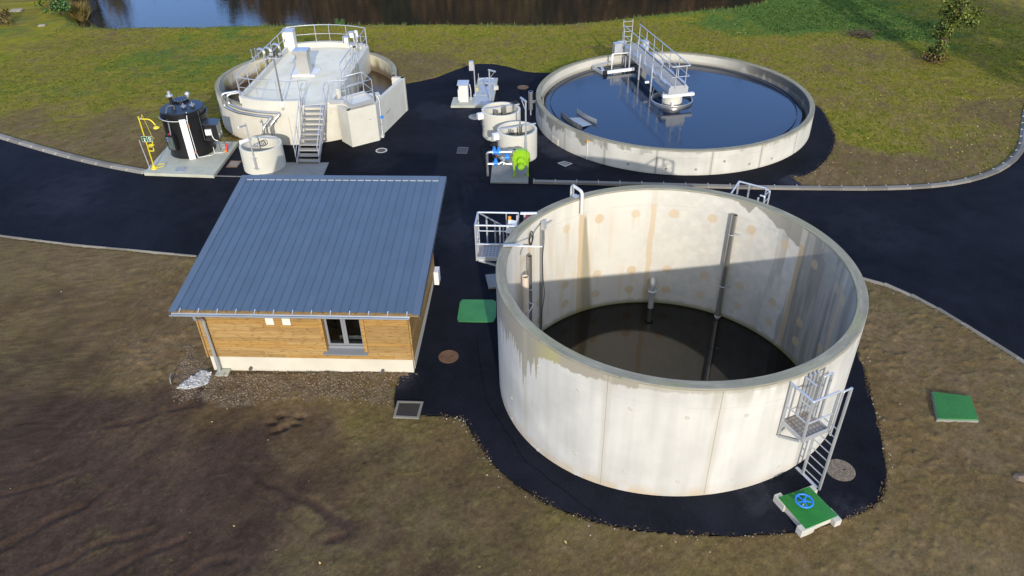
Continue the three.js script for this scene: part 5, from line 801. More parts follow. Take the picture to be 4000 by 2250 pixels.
{ // far left ladder head
  const p = at(2033, 830, 3.9), q = at(2097, 830, 3.9), t = thing('ladder_head', 'small galvanised frame with pump head behind the far left rim', 'frame', [p.x, 0, p.z], -Math.atan2(q.z - p.z, q.x - p.x)), w = p.distanceTo(q);
  for (const x of [-.1, .14, w - .08]) new MB().box(.07, 3.9, .07, [x, 1.9, x < 0 ? .12 : 0]).build('post', M.galv, t); new MB().box(w, .05, .08, [w / 2, 3.87, 0]).build('cross_rail', M.white, t); new MB().cyl(.13, .16, .4, [w * .42, 3.5, -.05], 14).build('pump_head', M.red, t); new MB().cyl(.14, .14, .16, [w * .42, 3.25, -.05], 14).build('flange', M.galv, t); new MB().tube(V(w * .42, -.2, -.05), V(w * .42, 3.2, -.05), .07, 12).build('riser', M.galv, t);
}
{ // far right platform railing seen above the rim
  const a = 144 * DEG, y = 2.55, w = .98, d = .88, t = platform('far right galvanised platform seen over the back rim of the big tank', a / DEG, y, w, d), h = 1.35;
  for (const [x, z] of [[w / 2, d], [-w / 2, d], [.1, d], [-w / 2, .1]]) new MB().box(.05, h, .05, [x, y + h / 2, z]).build('post', M.galv, t); new MB().pipe([V(w / 2, y + h - .25, .0), V(w / 2, y + h, d), V(-w / 2, y + h, d)], .032, .02).build('top_rail', M.galv, t);
  { const l = new THREE.Group(); l.name = 'ladder'; t.add(l); for (const z of [.25, .75]) new MB().pipe([V(-w / 2 - .16, 0, z), V(-w / 2 - .16, y + h + .02, z), V(-w / 2, y + h + .02, z)], .03, .06).build('stile', M.galv, l); for (let k = 0; k < 14; k++) new MB().tube(V(-w / 2 - .16, .3 + k * .28, .25), V(-w / 2 - .16, .3 + k * .28, .75), .014).build('rung', M.galv, l); }
  new MB().pipe([V(-.35, y + .3, .15), V(-.35, y + .9, .15), V(-w / 2 + .02, y + .9, .15), V(-w / 2 + .02, y + .3, .15)], .03, .05).build('side_rail', M.galv, t);
}
// ---------------------------------------------------------------- pads and covers on the paving
const laid = (g, o) => { const p = g.attributes.position; for (let i = 0; i < p.count; i++) p.setY(i, p.getY(i) + lie(p.getX(i) + o.x, p.getZ(i) + o.z) - lie(o.x, o.z)); return g; };
const flatPoly = (pts, y0, y1, o) => laid(new THREE.ExtrudeGeometry(new THREE.Shape(pts.map((p) => new THREE.Vector2(p[0] - o.x, -(p[1] - o.z)))), { depth: y1 - y0 - .012, bevelEnabled: true, bevelSize: .012, bevelThickness: .006, bevelSegments: 1, bevelOffset: -.012 }).rotateX(-Math.PI / 2).translate(0, y0 + .006, 0), o);
function pad(name, label, px, h, mat, cat = 'concrete slab') {
  const w = xz(px, h), o = V(w[0][0], lie(w[0][0], w[0][1]), w[0][1]); const t = thing(name, label, cat, o); new MB().add(flatPoly(w, -.2, h, o)).build('slab', mat, t); return t;
}
const c2p = (x, y) => [1700 + x / 2.634, 200 + y / 2.634], d4p = (x, y) => [520 + x / 4.14, 350 + y / 4.14];
pad('concrete_pad', 'pale greenish concrete pad under the black tank and yellow shower', [d4p(172, 1345), d4p(1300, 1385), d4p(1705, 838), d4p(620, 838)], .16, M.padGreen);
pad('concrete_pad', 'grey concrete pad at the foot of the metal stairs', [[1010, 684], [1262, 686], [1284, 634], [1030, 634]], .06, M.greyConcrete);
pad('concrete_pad', 'grey concrete pad under the lime green pump', [c2p(588, 1150), c2p(567, 1345), c2p(957, 1350), c2p(966, 1110)], .08, M.greyConcrete);
pad('concrete_pad', 'pale concrete pad under the grey cabinet and pit covers', [c2p(160, 560), c2p(592, 560), c2p(645, 274), c2p(440, 271), c2p(394, 472), c2p(186, 473)], .14, M.padGreen);
{ // edging between the pads and the road
  const P = [[842, 687], [925, 689], [1012, 690]]; kerb('kerb', xz(P), .16, .2, .9, M.kerb, -.1);
}
function plate(name, label, px, h, mat, cat, rim, up = .012) {
  const w = xz(px, up), o = V(w[0][0], lie(w[0][0], w[0][1]) + up, w[0][1]), t = thing(name, label, cat, o); const c = w.reduce((s, p) => [s[0] + p[0] / w.length, s[1] + p[1] / w.length], [0, 0]);
  const inn = w.map((p) => [mix(c[0], p[0], .86), mix(c[1], p[1], .86)]);
  new MB().add(flatPoly(rim ? inn : w, -.05, h, o)).build('cover', mat, t); if (rim) { const s = new THREE.Shape(w.map((p) => new THREE.Vector2(p[0] - o.x, -(p[1] - o.z)))); s.holes.push(new THREE.Path(inn.map((p) => new THREE.Vector2(p[0] - o.x, -(p[1] - o.z))))); new MB().add(laid(new THREE.ExtrudeGeometry(s, { depth: h + .06, bevelEnabled: false }).rotateX(-Math.PI / 2).translate(0, -.05, 0), o)).build('frame', rim, t); }
  for (const k of [.25, .75]) { const a = [mix(w[0][0], w[2][0], k) - o.x, mix(w[0][1], w[2][1], k) - o.z]; new MB().box(.07, .006, .03, [a[0], h + .003, a[1]]).build('lifting_slot', M.blackMatt, t); }
  return t;
}
plate('access_cover', 'brown square access cover in dark asphalt left of the small round well', [d4p(1505, 1258), d4p(1682, 1260), d4p(1760, 1158), d4p(1580, 1153)], .015, std({ color: L(.27, .23, .19), roughness: .8, map: mottA }), 'access cover', M.rust);
plate('access_cover', 'thin grey steel plate on the pad in front of the black tank', [d4p(652, 1328), d4p(832, 1330), d4p(897, 1252), d4p(715, 1250)], .012, std({ color: L(.3, .32, .34), roughness: .5 }), 'access cover', null, .165);
plate('access_cover', 'dark square access cover set in asphalt between stairs and pump', [c2p(220, 1052), c2p(328, 1054), c2p(345, 992), c2p(235, 988)], .012, std({ color: L(.035, .036, .04), roughness: .7 }), 'access cover', std({ color: L(.07, .07, .075), roughness: .7 }));
plate('access_cover', 'pale grey tilted square cover in front of the wide low tank', [[2178, 638], [2208, 652], [2236, 640], [2204, 631]], .02, M.greyConcrete, 'access cover', M.concrete);
function manhole(label, px, R, mat, ring, cat = 'manhole cover') {
  const p = gp(...px, .014), t = thing('manhole_cover', label, cat, p); new MB().lathe([[.001, 0], [.001, .012], [R - .01, .012], [R, .008], [R, -.05]], [0, 0, 0], 40).build('lid', mat, t);
  if (ring) new MB().lathe([[R + .006, -.05], [R + .006, .014], [R + .07, .014], [R + .08, -.05]], [0, 0, 0], 40).build('frame', ring, t); const sl = new MB(); sl.box(.08, .006, .03, [R * .3, .014, 0]).build('lifting_slot', M.blackMatt, t); return t;
}
manhole('rusty round manhole cover between the timber building and the big tank', [1752, 1393], .34, M.rust, null);
manhole('speckled grey round manhole lid right of the ladder by the big tank', [3282, 1836], .385, matt({ color: L(.24, .21, .175), roughness: .9, map: tex(256, 256, (u, v) => { const n = vn(u * 90, v * 90, 3, 90) > .6 ? 1 : .5; return [n, n * .95, n * .9]; }, { srgb: false, rep: [.8, .8] }) }), null);
manhole('brown round manhole cover with pale ring right of the stairs', [1490, 588], .22, std({ color: L(.07, .055, .05), roughness: .8 }), M.concrete);
manhole('rusty round manhole cover in asphalt near the wide low tank', [2043, 341], .34, M.rust, null);
manhole('grey round concrete lid half hidden behind the farther beige well', [1860, 456], .42, M.greyConcrete, null);
{ // grate pit by the asphalt corner
  const px = [[1535, 1628], [1636, 1632], [1654, 1568], [1552, 1565]], w = xz(px, .06), o = V(w[0][0], lie(...w[0]), w[0][1]), t = thing('drain_pit', 'square drain pit with pale concrete frame and dark grate at asphalt corner', 'drain', o); const c = w.reduce((s, p) => [s[0] + p[0] / 4, s[1] + p[1] / 4], [0, 0]), inn = w.map((p) => [mix(c[0], p[0], .82), mix(c[1], p[1], .82)]);
  const s = new THREE.Shape(w.map((p) => new THREE.Vector2(p[0] - o.x, -(p[1] - o.z)))); s.holes.push(new THREE.Path(inn.map((p) => new THREE.Vector2(p[0] - o.x, -(p[1] - o.z))))); new MB().add(laid(new THREE.ExtrudeGeometry(s, { depth: .26, bevelEnabled: false }).rotateX(-Math.PI / 2).translate(0, -.2, 0), o)).build('frame', M.kerb, t);
  new MB().add(flatPoly(inn, -.1, .012, o)).build('pit_floor', std({ color: L(.012, .012, .013), roughness: .9 }), t);
  for (let k = 0; k < 22; k++) { const u = (k + .5) / 22, a = [mix(inn[0][0], inn[1][0], u) - o.x, mix(inn[0][1], inn[1][1], u) - o.z], b = [mix(inn[3][0], inn[2][0], u) - o.x, mix(inn[3][1], inn[2][1], u) - o.z]; new MB().bar(V(a[0], .03, a[1]), V(b[0], .03, b[1]), .012, .03).build('grate_bar', M.castIron, t); }
}
{ // rounded green lid half in shade
  const w = xz([[1790, 1256], [1786, 1245], [1796, 1180], [1806, 1169], [1925, 1170], [1938, 1178], [1938, 1235], [1928, 1256], [1915, 1258]], .03), o = V(w[0][0], lie(...w[0]), w[0][1]), t = thing('green_cover', 'green plastic cover with rounded corners lying between building and big tank', 'cover', o); new MB().add(flatPoly(w, -.05, .03, o)).build('lid', M.green, t);
  const a = w.reduce((s, p) => [s[0] + p[0] / w.length, s[1] + p[1] / w.length], [0, 0]); new MB().box(.006, .005, 1.05, [a[0] - o.x, .032, a[1] - o.z], [0, .1, 0]).build('lid_joint', M.blackMatt, t);
}
function grating(t, q, y, n, m, mat) {                                    // q: four corners, local; n bars one way and m the other
  const P = (u, v) => V(mix(mix(q[0].x, q[1].x, u), mix(q[3].x, q[2].x, u), v), y, mix(mix(q[0].z, q[1].z, u), mix(q[3].z, q[2].z, u), v));
  for (let k = 0; k <= n; k++) new MB().bar(P(k / n, 0), P(k / n, 1), .012, .03).build('grating_bar', mat, t); for (let k = 0; k <= m; k++) new MB().bar(P(0, k / m).setY(y - .002), P(1, k / m).setY(y - .002), .01, .026).build('grating_bar', mat, t);
}
{ // green cover in the soil on the right
  const w = xz([[3664, 1635], [3820, 1639], [3789, 1549], [3644, 1532]], .1), o = V(w[0][0], lie(...w[0]), w[0][1]), t = thing('green_cover', 'square green grating cover sunk in brown soil at the right', 'cover', o); const c = w.reduce((s, p) => [s[0] + p[0] / 4, s[1] + p[1] / 4], [0, 0]); new MB().add(flatPoly(w.map((p) => [mix(c[0], p[0], 1.05), mix(c[1], p[1], 1.05)]), -.2, .075, o)).build('frame', M.greyConcrete, t); new MB().add(flatPoly(w, .03, .09, o)).build('panel', std({ color: L(.05, .27, .07), roughness: .7, map: mott(83, .4, 1, 7) }), t); grating(t, w.map((p) => V(p[0] - o.x, 0, p[1] - o.z)), .1, 26, 26, M.green);
}
{ // raised green grating with the blue handwheel
  const z = (x, y) => [2950 + x / 2.0133, 1400 + y / 2.0133], w = xz([z(185, 1095), z(400, 1335), z(650, 1228), z(430, 1005)], .25), o = V(w[0][0], lie(...w[0]), w[0][1]), t = thing('green_grating', 'raised green grating with a blue handwheel on a pale concrete box', 'grating', o), q = w.map((p) => V(p[0] - o.x, 0, p[1] - o.z)), c = q.reduce((s, p) => s.add(p.clone().multiplyScalar(.25)), V());
  const gr = std({ color: L(.035, .3, .05), roughness: .55, map: mott(91, .5, 1, 6) });
  new MB().add(flatPoly(w.map((p) => [mix(c.x + o.x, p[0], .98), mix(c.z + o.z, p[1], .98)]), -.15, .2, o)).build('box', M.concrete, t); new MB().add(flatPoly(w.map((p) => [mix(c.x + o.x, p[0], .99), mix(c.z + o.z, p[1], .99)]), .2, .222, o)).build('tray', std({ color: L(.02, .13, .03), roughness: .7 }), t);
  grating(t, q, .245, 30, 34, gr);
  q.forEach((p, k) => { const e = q[(k + 1) % 4].clone().sub(p).normalize(), f = q[(k + 3) % 4].clone().sub(p).normalize(), pos = p.clone().addScaledVector(e, .1).addScaledVector(f, .1).add(p.clone().sub(c).normalize().multiplyScalar(.05)); new MB().box(.4, .3, .2, [pos.x, .085, pos.z], [0, -Math.atan2(q[1].z - q[0].z, q[1].x - q[0].x) + (k % 2 ? Math.PI / 2 : 0), 0], .01).build('corner_block', M.concrete, t); });
  const h = at(...z(386, 1120), .66).sub(o), H = thing('handwheel', 'blue five-spoked valve handwheel on the raised green grating', 'handwheel', h.clone().add(o)); new MB().torus(.21, .024, [0, 0, 0], [Math.PI / 2, 0, 0], 32).build('rim', M.blue, H); for (let k = 0; k < 5; k++) { const a = k / 5 * 2 * Math.PI + .3; new MB().bar(V(0, 0, 0), V(Math.cos(a) * .2, 0, Math.sin(a) * .2), .03, .02).build('spoke', M.blue, H); } new MB().cyl(.045, .05, .06, [0, 0, 0], 14).build('hub', M.blue, H); new MB().cyl(.02, .02, .3, [0, -.14, 0], 10).build('spindle', M.galv, H);
}
// ---------------------------------------------------------------- black dosing tank
{
  const p = V(-16.0, .16, -35.7), R = 1.06, t = thing('black_tank', 'black cylindrical plastic tank with domed lid on the greenish concrete pad', 'tank', p);
  new MB().lathe([[R + .04, 0], [R + .04, .03], [R, .06], [R, 1.95], [R + .06, 1.97], [R + .06, 2.0], [R + .005, 2.0]], [0, 0, 0], 64).build('body', M.black, t); new MB().lathe([[R - .03, 1.98], [R - .03, 2.24], [R - .06, 2.27], [.001, 2.3]], [0, 0, 0], 64).build('lid', M.black, t); new MB().add(sweep(arc({ x: 0, z: 0 }, R + .075, -1.2, .5, 24).map(([x, z]) => V(x, 1.96, z)), .014, 6)).build('white_seal', M.white, t);
  const top = (x, y) => { const [a, b] = d4p(x, y); return at(a, b, 2.46).sub(p); };
  const m = top(770, 175); new MB().lathe([[.34, 0], [.34, .05], [.38, .06], [.38, .1], [.001, .11]], [m.x, 2.28, m.z], 36).build('manway', M.black, t); for (let k = 0; k < 12; k++) new MB().cyl(.014, .014, .03, [m.x + Math.cos(k / 12 * 6.283) * .35, 2.4, m.z + Math.sin(k / 12 * 6.283) * .35], 6).build('bolt', M.galv, t);
  const a = top(635, 245); new MB().pipe([V(a.x, 2.25, a.z), V(a.x - .02, 2.75, a.z)], .08).build('vent_stub', M.black, t); new MB().cyl(.16, .16, .05, [a.x - .02, 2.76, a.z], 20).cyl(.07, .07, .2, [a.x - .02, 2.88, a.z], 14).build('vent_flange', M.galv, t);
  const b = top(890, 130); new MB().lathe([[.001, 2.48], [.08, 2.46], [.13, 2.38], [.08, 2.36], [.06, 2.2]], [b.x, .12, b.z], 20).build('mushroom_vent', M.galv, t);
  for (const [q, l] of [[[820, 292]], [[960, 268]]]) { const k = top(...q); new MB().lathe([[.04, 2.25], [.04, 2.36], [.13, 2.37], [.13, 2.4], [.03, 2.41], [.03, 2.52], [.001, 2.52]], [k.x, 0, k.z], 18).build('valve_head', std({ color: L(.2, .22, .24), roughness: .45 }), t); }
  const f = top(670, 320); new MB().pipe([V(f.x, 2.3, f.z), V(f.x, 2.5, f.z), V(f.x - .25, 2.5, f.z + .12), V(f.x - .28, 2.3, f.z + .35), V(-.38, 1.45, R + .07), V(-.38, 1.3, R + .12)], .045, .08).build('fill_pipe', M.darkPipe, t);
  // filling box
  const bx = new THREE.Group(); bx.name = 'filling_box'; bx.position.set(-.42, .5, R - .02); bx.rotation.y = -.35; t.add(bx); new MB().box(.5, .78, .22, [0, .4, .06], [0, 0, 0], .02).build('case', M.black, bx); new MB().box(.36, .66, .01, [0, .38, .175]).box(.3, .6, .012, [0, .38, .176]).build('window_frame', M.darkPipe, bx); for (const y of [.66, .53]) new MB().cyl(.03, .03, .05, [-.13, y, .2], 10, [Math.PI / 2, 0, 0]).build('blue_valve', std({ color: L(.12, .3, .6), roughness: .5 }), bx); new MB().add(sweep(bend([V(-.1, .5, .2), V(-.08, .25, .22), V(.08, .22, .22), V(.12, .5, .2), V(.1, .62, .2)], .1), .01, 6)).build('hose', std({ color: L(.1, .25, .2), roughness: .5 }), bx); new MB().box(.08, .05, .06, [-.04, .83, .1]).build('red_cap', M.red, bx); new MB().box(.08, .12, .01, [-.33, .5, .02]).build('label_plate', M.offWhite, bx);
  // white gutter-like cover strip
  const s = new THREE.Group(); s.name = 'white_cover_strip'; t.add(s); new MB().box(.3, 2.06, .06, [.34, 1.03, R + .07], [0, .3, 0], .006).build('strip', M.white, s); new MB().pipe([V(.5, 2.3, .8), V(.53, 1.9, R - .02), V(.56, .25, R - .02), V(.6, .05, R), V(1.2, .04, .78), V(1.25, .04, .55), V(1.65, .04, .55)], .016, .06).build('thin_white_pipe', M.white, s); new MB().tube(V(1.25, .0, .55), V(1.25, .35, .55), .016).build('thin_white_pipe', M.white, s); for (const y of [.35, 1.7]) new MB().box(.06, .14, .06, [.56, y, R + .02]).build('copper_fitting', std({ color: L(.5, .22, .15), roughness: .5 }), s);
  // pump cabinet on its right
  const c = new THREE.Group(); c.name = 'pump_cabinet'; c.position.set(1.28, .72, .25); c.rotation.y = .08; t.add(c); new MB().box(.62, .82, .72, [.05, .41, 0], [0, 0, 0], .015).build('case', M.black, c); new MB().box(.72, .04, .8, [.05, .85, 0], [0, 0, -.12]).build('cover', std({ color: L(.03, .035, .045), roughness: .3 }), c); for (const z of [-.18, .18]) { new MB().box(.012, .68, .32, [.37, .42, z]).build('door', std({ color: L(.2, .2, .19), roughness: .35 }), c); new MB().cyl(.06, .06, .012, [.38, .26, z], 14, [0, 0, Math.PI / 2]).build('gauge', M.white, c); } new MB().box(.3, .28, .12, [-.05, .48, .42], [0, 0, 0], .01).build('white_junction_box', M.white, c); new MB().pipe([V(.08, .35, .44), V(.12, .1, .44), V(.3, .0, .42)], .02).build('conduit', M.white, c); new MB().pipe([V(-.38, 1.5, .2), V(-.36, .05, .3), V(-.1, .05, .4)], .014, .05).build('conduit', M.darkPipe, c);
  for (const x of [.0, .3]) new MB().bar(V(1.4 + x, 0, .1), V(1.4 + x, .74, .1), .03, .03).build('cabinet_leg', M.darkPipe, t);
}
{ const p = gp(520 + 1520 / 4.14, 350 + 1010 / 4.14, .16), t = thing('red_hose_coupling', 'red and orange hose coupling lying on the pad right of black tank', 'hose', p); new MB().tube(V(0, .03, 0), V(.05, .42, -.1), .055, 12).build('red_sleeve', M.red, t); new MB().cyl(.05, .06, .12, [-.03, .07, .05], 10, [.8, 0, .3]).build('orange_nozzle', std({ color: L(.7, .25, .03), roughness: .5 }), t); for (let k = 0; k < 3; k++) new MB().torus(.28 + k * .04, .01, [-.25, .03 + k * .02, -.2 - k * .05], [Math.PI / 2 + .1 * k, 0, 0], 28).build('clear_hose', std({ color: L(.5, .55, .52), roughness: .3 }), t); }
{ // emergency shower
  const p = gp(...d4p(345, 1275), .16), t = thing('emergency_shower', 'yellow emergency shower post with shower head and eyewash bowl', 'safety shower', p); const H = 2.62;
  new MB().cyl(.027, .027, H, [0, H / 2, 0], 14).cyl(.04, .04, .04, [0, H, 0], 14).build('post', M.yellow, t); new MB().cyl(.15, .16, .04, [0, .02, 0], 20).cyl(.06, .1, .14, [0, .1, 0], 14).build('base', M.yellow, t); new MB().pipe([V(.02, H - .1, 0), V(.55, H - .1, .05), V(.72, H - .38, .08)], .032, .25).build('arm', M.yellow, t); new MB().lathe([[.001, .1], [.05, .09], [.14, .03], [.15, 0], [.001, -.01]], [.73, H - .52, .08], 24).build('shower_head', M.yellow, t); new MB().cyl(.05, .05, .1, [.1, H - .09, .01], 12, [0, 0, Math.PI / 2]).build('valve', M.steel, t);
  new MB().tube(V(.1, H - .1, 0), V(.2, H + .12, 0), .012).tube(V(.2, H + .12, 0), V(.38, 1.72, .06), .009).build('pull_rod', M.yellow, t); new MB().add(sweep([V(.38, 1.7, .06), V(.32, 1.55, .06), V(.47, 1.55, .06)], .01, 6, true)).build('pull_handle', M.yellow, t);
  new MB().pipe([V(0, .92, 0), V(.26, .92, .04), V(.28, 1.1, .05)], .03, .06).build('bowl_arm', M.yellow, t); new MB().lathe([[.001, 0], [.09, .02], [.17, .1], [.16, .11], [.08, .05], [.001, .04]], [.2, 1.12, .06], 24).build('eyewash_bowl', M.yellow, t); new MB().box(.04, .2, .06, [.3, 1.32, .02], [0, 0, -.2]).build('push_flag', M.yellow, t);
  new MB().add(sweep(bend([V(.08, .05, .05), V(.45, .1, .0), V(.48, .16, -.2), V(.15, .12, -.2), V(.06, .05, -.02)], .08), .018, 8)).build('foot_treadle', M.yellow, t);
  const sg = tex(256, 128, (u, v) => { const x = u * 2 % 1, left = u < .5; let w = Math.abs(x - .5) > .47 || Math.abs(v - .5) > .46; if (left) { w ||= Math.hypot((x - .5) * 1, (v - .36) * 1) < .09 || (Math.abs(x - .5) < .1 && v > .1 && v < .3) || (Math.abs(x - .5) < .22 && Math.abs(v - .62) < .035) || (v < .6 && v > .42 && Math.abs((x - .3) * 20 % 2 - 1) < .25 && Math.abs(x - .5) < .2); } else { w ||= Math.abs(Math.hypot(x - .5, v - .6) - .2) < .045 || (Math.abs(Math.hypot(x - .5, (v - .3) * 1.3) - .22) < .04 && v < .3) || Math.hypot(x - .42, v - .63) < .04 || Math.hypot(x - .58, v - .63) < .04; } if (Math.abs(u - .5) < .012) w = true; return w ? [.88, .9, .88] : [.0, .3, .14]; }, { wrap: false });
  const sn = new THREE.BoxGeometry(.5, .28, .012); const s = meshOf('safety_sign', sn, [0, 0, 0, 0, 1, 0].map((k) => k ? std({ map: sg, roughness: .45 }) : std({ color: L(.02, .12, .06), roughness: .5 })), t); s.position.set(.12, 1.55, .06);
  const g = thing('galvanised_stake', 'thin grey stake standing in soil beside the yellow shower', 'stake', p.clone().add(V(-.22, -.1, -.02))); new MB().tube(V(0, 0, 0), V(-.12, 1.55, -.05), .022).build('stake', M.galv, g); new MB().box(.4, .05, .14, [-.3, .04, .12], [0, .2, .1]).build('foot', M.greyConcrete, g);
}
// ---------------------------------------------------------------- the two beige wells, pump and cabinet between the tanks
const c2at = (x, y, h) => at(...c2p(x, y), h), c2g = (x, y, u = 0) => gp(...c2p(x, y), u);
function well(label, c, half, H) {
  const q = c2at(...c, H), R = c2at(c[0] + half, c[1], H).distanceTo(c2at(c[0] - half, c[1], H)) / 2, t = thing('beige_well', label, 'well', [q.x, 0, q.z], 0, 'beige wells between the tanks');
  new MB().lathe([[R - .13, .2], [R - .13, H - .02], [R - .11, H], [R - .02, H], [R, H - .02], [R, -.1]], [0, 0, 0], 64).build('wall', M.cream, t); meshOf('well_water', new THREE.CircleGeometry(R - .1, 40).rotateX(-Math.PI / 2).translate(0, H - .55, 0), std({ color: L(.06, .045, .025), roughness: .1 }), t);
  return [t, q, R];
}
const wheel = (name, label, p, R, tilt = 0) => { const t = thing(name, label, 'handwheel', p, 0, 'black valve handwheels'); t.rotation.x = tilt; new MB().torus(R, .02, [0, 0, 0], [Math.PI / 2, 0, 0], 28).build('rim', M.blackMatt, t); for (let k = 0; k < 3; k++) { const a = k / 3 * 2 * Math.PI; new MB().bar(V(0, 0, 0), V(Math.cos(a) * R, 0, Math.sin(a) * R), .022, .016).build('spoke', M.blackMatt, t); } new MB().cyl(.03, .04, .07, [0, 0, 0], 10).build('hub', M.blackMatt, t); new MB().cyl(.015, .015, .35, [0, -.18, 0], 8).build('spindle', M.galv, t); return t; };
{
  const [a, A, RA] = well('farther of the two open beige concrete wells, with a brown liquid inside', [677, 592], 200, 1.42), [b, B, RB] = well('nearer of the two open beige concrete wells, behind the lime green pump', [842, 797], 206, 1.42);
  for (const [w, q, R, H] of [[a, A, RA, 1.42], [b, B, RB, 1.42]]) {
    new MB().bar(V(-R * 1.0, H + .04, .15), V(R * .95, H + .04, -.5), .07, .05).build('support_beam', M.galv, w);
    for (const [x, z] of [[-.3, 0], [-.2, .02], [.12, -.18], [.22, -.18]]) new MB().tube(V(x, .3, z), V(x, H + (x > 0 ? .1 : -.05), z), w === a ? .055 : .035, 12).build('riser_pipe', M.steel, w);
    new MB().box(.36, .3, .24, [-R - .04, H - .22, .36], [0, .4, 0], .01).build('white_box', M.white, w); const r = rng(4); for (let k = 0; k < 4; k++) new MB().add(sweep(bend([V(-R - .02, H - .35, .4), V(-R - .08 + .12 * r(), H - .6, .45), V(-R + .15 * r(), H - .75, .5), V(-R - .03, .1, .35 - k * .06)], .1), .008, 5)).build('cable', M.cable, w);
  }
  wheel('valve_handwheel', 'black handwheel on the front of the farther beige well', c2at(763, 703, 1.1), .16); wheel('valve_handwheel', 'thin dark handwheel above back right rim of the farther beige well', c2at(815, 528, 1.6), .2); wheel('valve_handwheel', 'black handwheel inside the nearer beige well', c2at(788, 852, 1.25), .13);
  const dv = (label, foot, h, dir, y0) => { const t = thing('davit', label, 'hoist', foot, 0, 'galvanised davit posts'); new MB().tube(V(0, 0, 0), V(0, h, 0), .04, 12).build('post', M.galv, t); new MB().tube(V(0, 0, 0), V(0, y0, 0), .06, 12).build('socket', M.galv, t); const e = V(dir[0], h + .03, dir[1]); new MB().bar(V(-dir[0] * .12, h + .03, -dir[1] * .12), e, .07, .07).build('arm', M.galv, t); new MB().tube(V(0, h - .45, 0), e.clone().multiplyScalar(.85).setY(h), .018).build('brace', M.galv, t); return t; };
  const bw = V(B.x + .4, .65, B.z + RB + .06); dv('davit post clamped to front of the nearer beige well', bw, 2.5, [-.22, -.5], .55); const f = c2g(567, 528, .14); dv('davit post standing on the cabinet pad', f, 1.85, [.35, .3], .4);
  // pump set
  const p = c2g(880, 1285, .08), t = thing('green_pump', 'lime green peristaltic pump on two splayed legs with a front motor', 'pump', p); const cy = .86;
  new MB().cyl(.42, .42, .24, [.03, cy, -.18], 40, [Math.PI / 2, 0, 0]).build('housing', M.lime, t); new MB().cyl(.36, .36, .03, [.03, cy, -.045], 40, [Math.PI / 2, 0, 0]).build('front_cover', M.lime, t); for (let k = 0; k < 8; k++) new MB().cyl(.016, .016, .02, [.03 + Math.cos(k * .785) * .39, cy + Math.sin(k * .785) * .39, -.05], 8, [Math.PI / 2, 0, 0]).build('bolt', M.galv, t);
  new MB().box(.5, .28, .2, [-.1, cy + .26, -.18], [0, 0, 0], .03).build('upper_casing', M.lime, t); for (const x of [-.3, .33]) { new MB().box(.08, cy + .38, .09, [x, (cy + .38) / 2, -.02], [0, 0, 0], .005).box(.1, .05, .3, [x, .03, -.06], [0, 0, 0], .005).build('leg', M.lime, t); }
  const mt = new THREE.Group(); mt.name = 'motor'; mt.position.set(.02, cy - .12, .1); t.add(mt); new MB().cyl(.17, .2, .24, [0, .08, -.04], 24, [Math.PI / 2, 0, 0]).cyl(.14, .14, .3, [0, -.1, .16], 24, [Math.PI / 2, 0, 0]).build('gearbox', M.lime, mt); for (let k = 0; k < 16; k++) { const q = k / 16 * 6.283; new MB().box(.014, .03, .26, [Math.cos(q) * .15, -.1 + Math.sin(q) * .15, .16], [0, 0, q + Math.PI / 2]).build('cooling_fin', M.lime, mt); } new MB().cyl(.12, .13, .03, [0, -.1, .33], 20, [Math.PI / 2, 0, 0]).build('fan_cover', std({ color: L(.2, .45, .02), roughness: .5 }), mt); new MB().box(.1, .08, .12, [.16, 0, .1]).build('terminal_box', M.lime, mt);
  // pipework with blue valves: lengths along x to the left
  const w = thing('valve_pipework', 'grey pipework loop with bolted flanges left of the lime green pump', 'pipework', p.clone()); const y1 = cy + .3, y2 = cy - .3, X0 = -.32, X1 = -1.55;
  new MB().pipe([V(X0, y1, -.18), V(X1, y1, -.18), V(X1, .0, -.1)], .062, .16, 14).build('upper_pipe', M.steel, w); new MB().pipe([V(X0, y2, -.16), V(-.7, y2, -.16), V(-.85, y2 + .1, -.2), V(-1.0, y2, -.16), V(X1 + .02, y2 + .05, -.12)], .058, .12, 14).build('lower_pipe', M.steel, w); new MB().tube(V(-.82, y2 + .06, -.2), V(-.66, y2 + .3, -.42), .055, 12).build('branch_pipe', M.steel, w);
  for (const [x, y] of [[-.42, y1], [-.5, y1], [-.95, y1], [-1.28, y1], [-.42, y2], [-.5, y2], [-.78, y2], [-1.06, y2], [-1.28, y2]]) new MB().cyl(.11, .11, .03, [x, y, -.17], 20, [0, 0, Math.PI / 2]).build('flange', M.galv, w); for (const y of [y1, y2]) new MB().box(.2, .2, .2, [-.3, y, -.18], [0, 0, 0], .02).build('connector', std({ color: L(.25, .25, .25), roughness: .5 }), w);
  for (const [n, x, y, z, l] of [['blue_valve', -1.2, y1, -.18, 'upper left blue valve body on the pump pipework'], ['blue_valve', -1.0, y1 - .02, -.18, 'blue non-return valve on the upper pump pipe'], ['blue_valve', -1.15, y2 + .06, -.12, 'lower left blue valve on the pump pipework'], ['blue_valve', -.62, y2 + .26, -.3, 'lower right tilted blue valve on the pump pipework']]) { const v = thing(n, l, 'valve', p.clone().add(V(x, y, z)), 0, 'blue valves beside the green pump'); new MB().cyl(.11, .11, .2, [0, 0, 0], 18, [0, 0, Math.PI / 2]).add(new THREE.SphereGeometry(.115, 18, 12)).build('body', M.blue, v); new MB().cyl(.06, .09, .2, [0, .16, 0], 14).box(.16, .04, .14, [0, .14, 0]).build('bonnet', M.blue, v); }
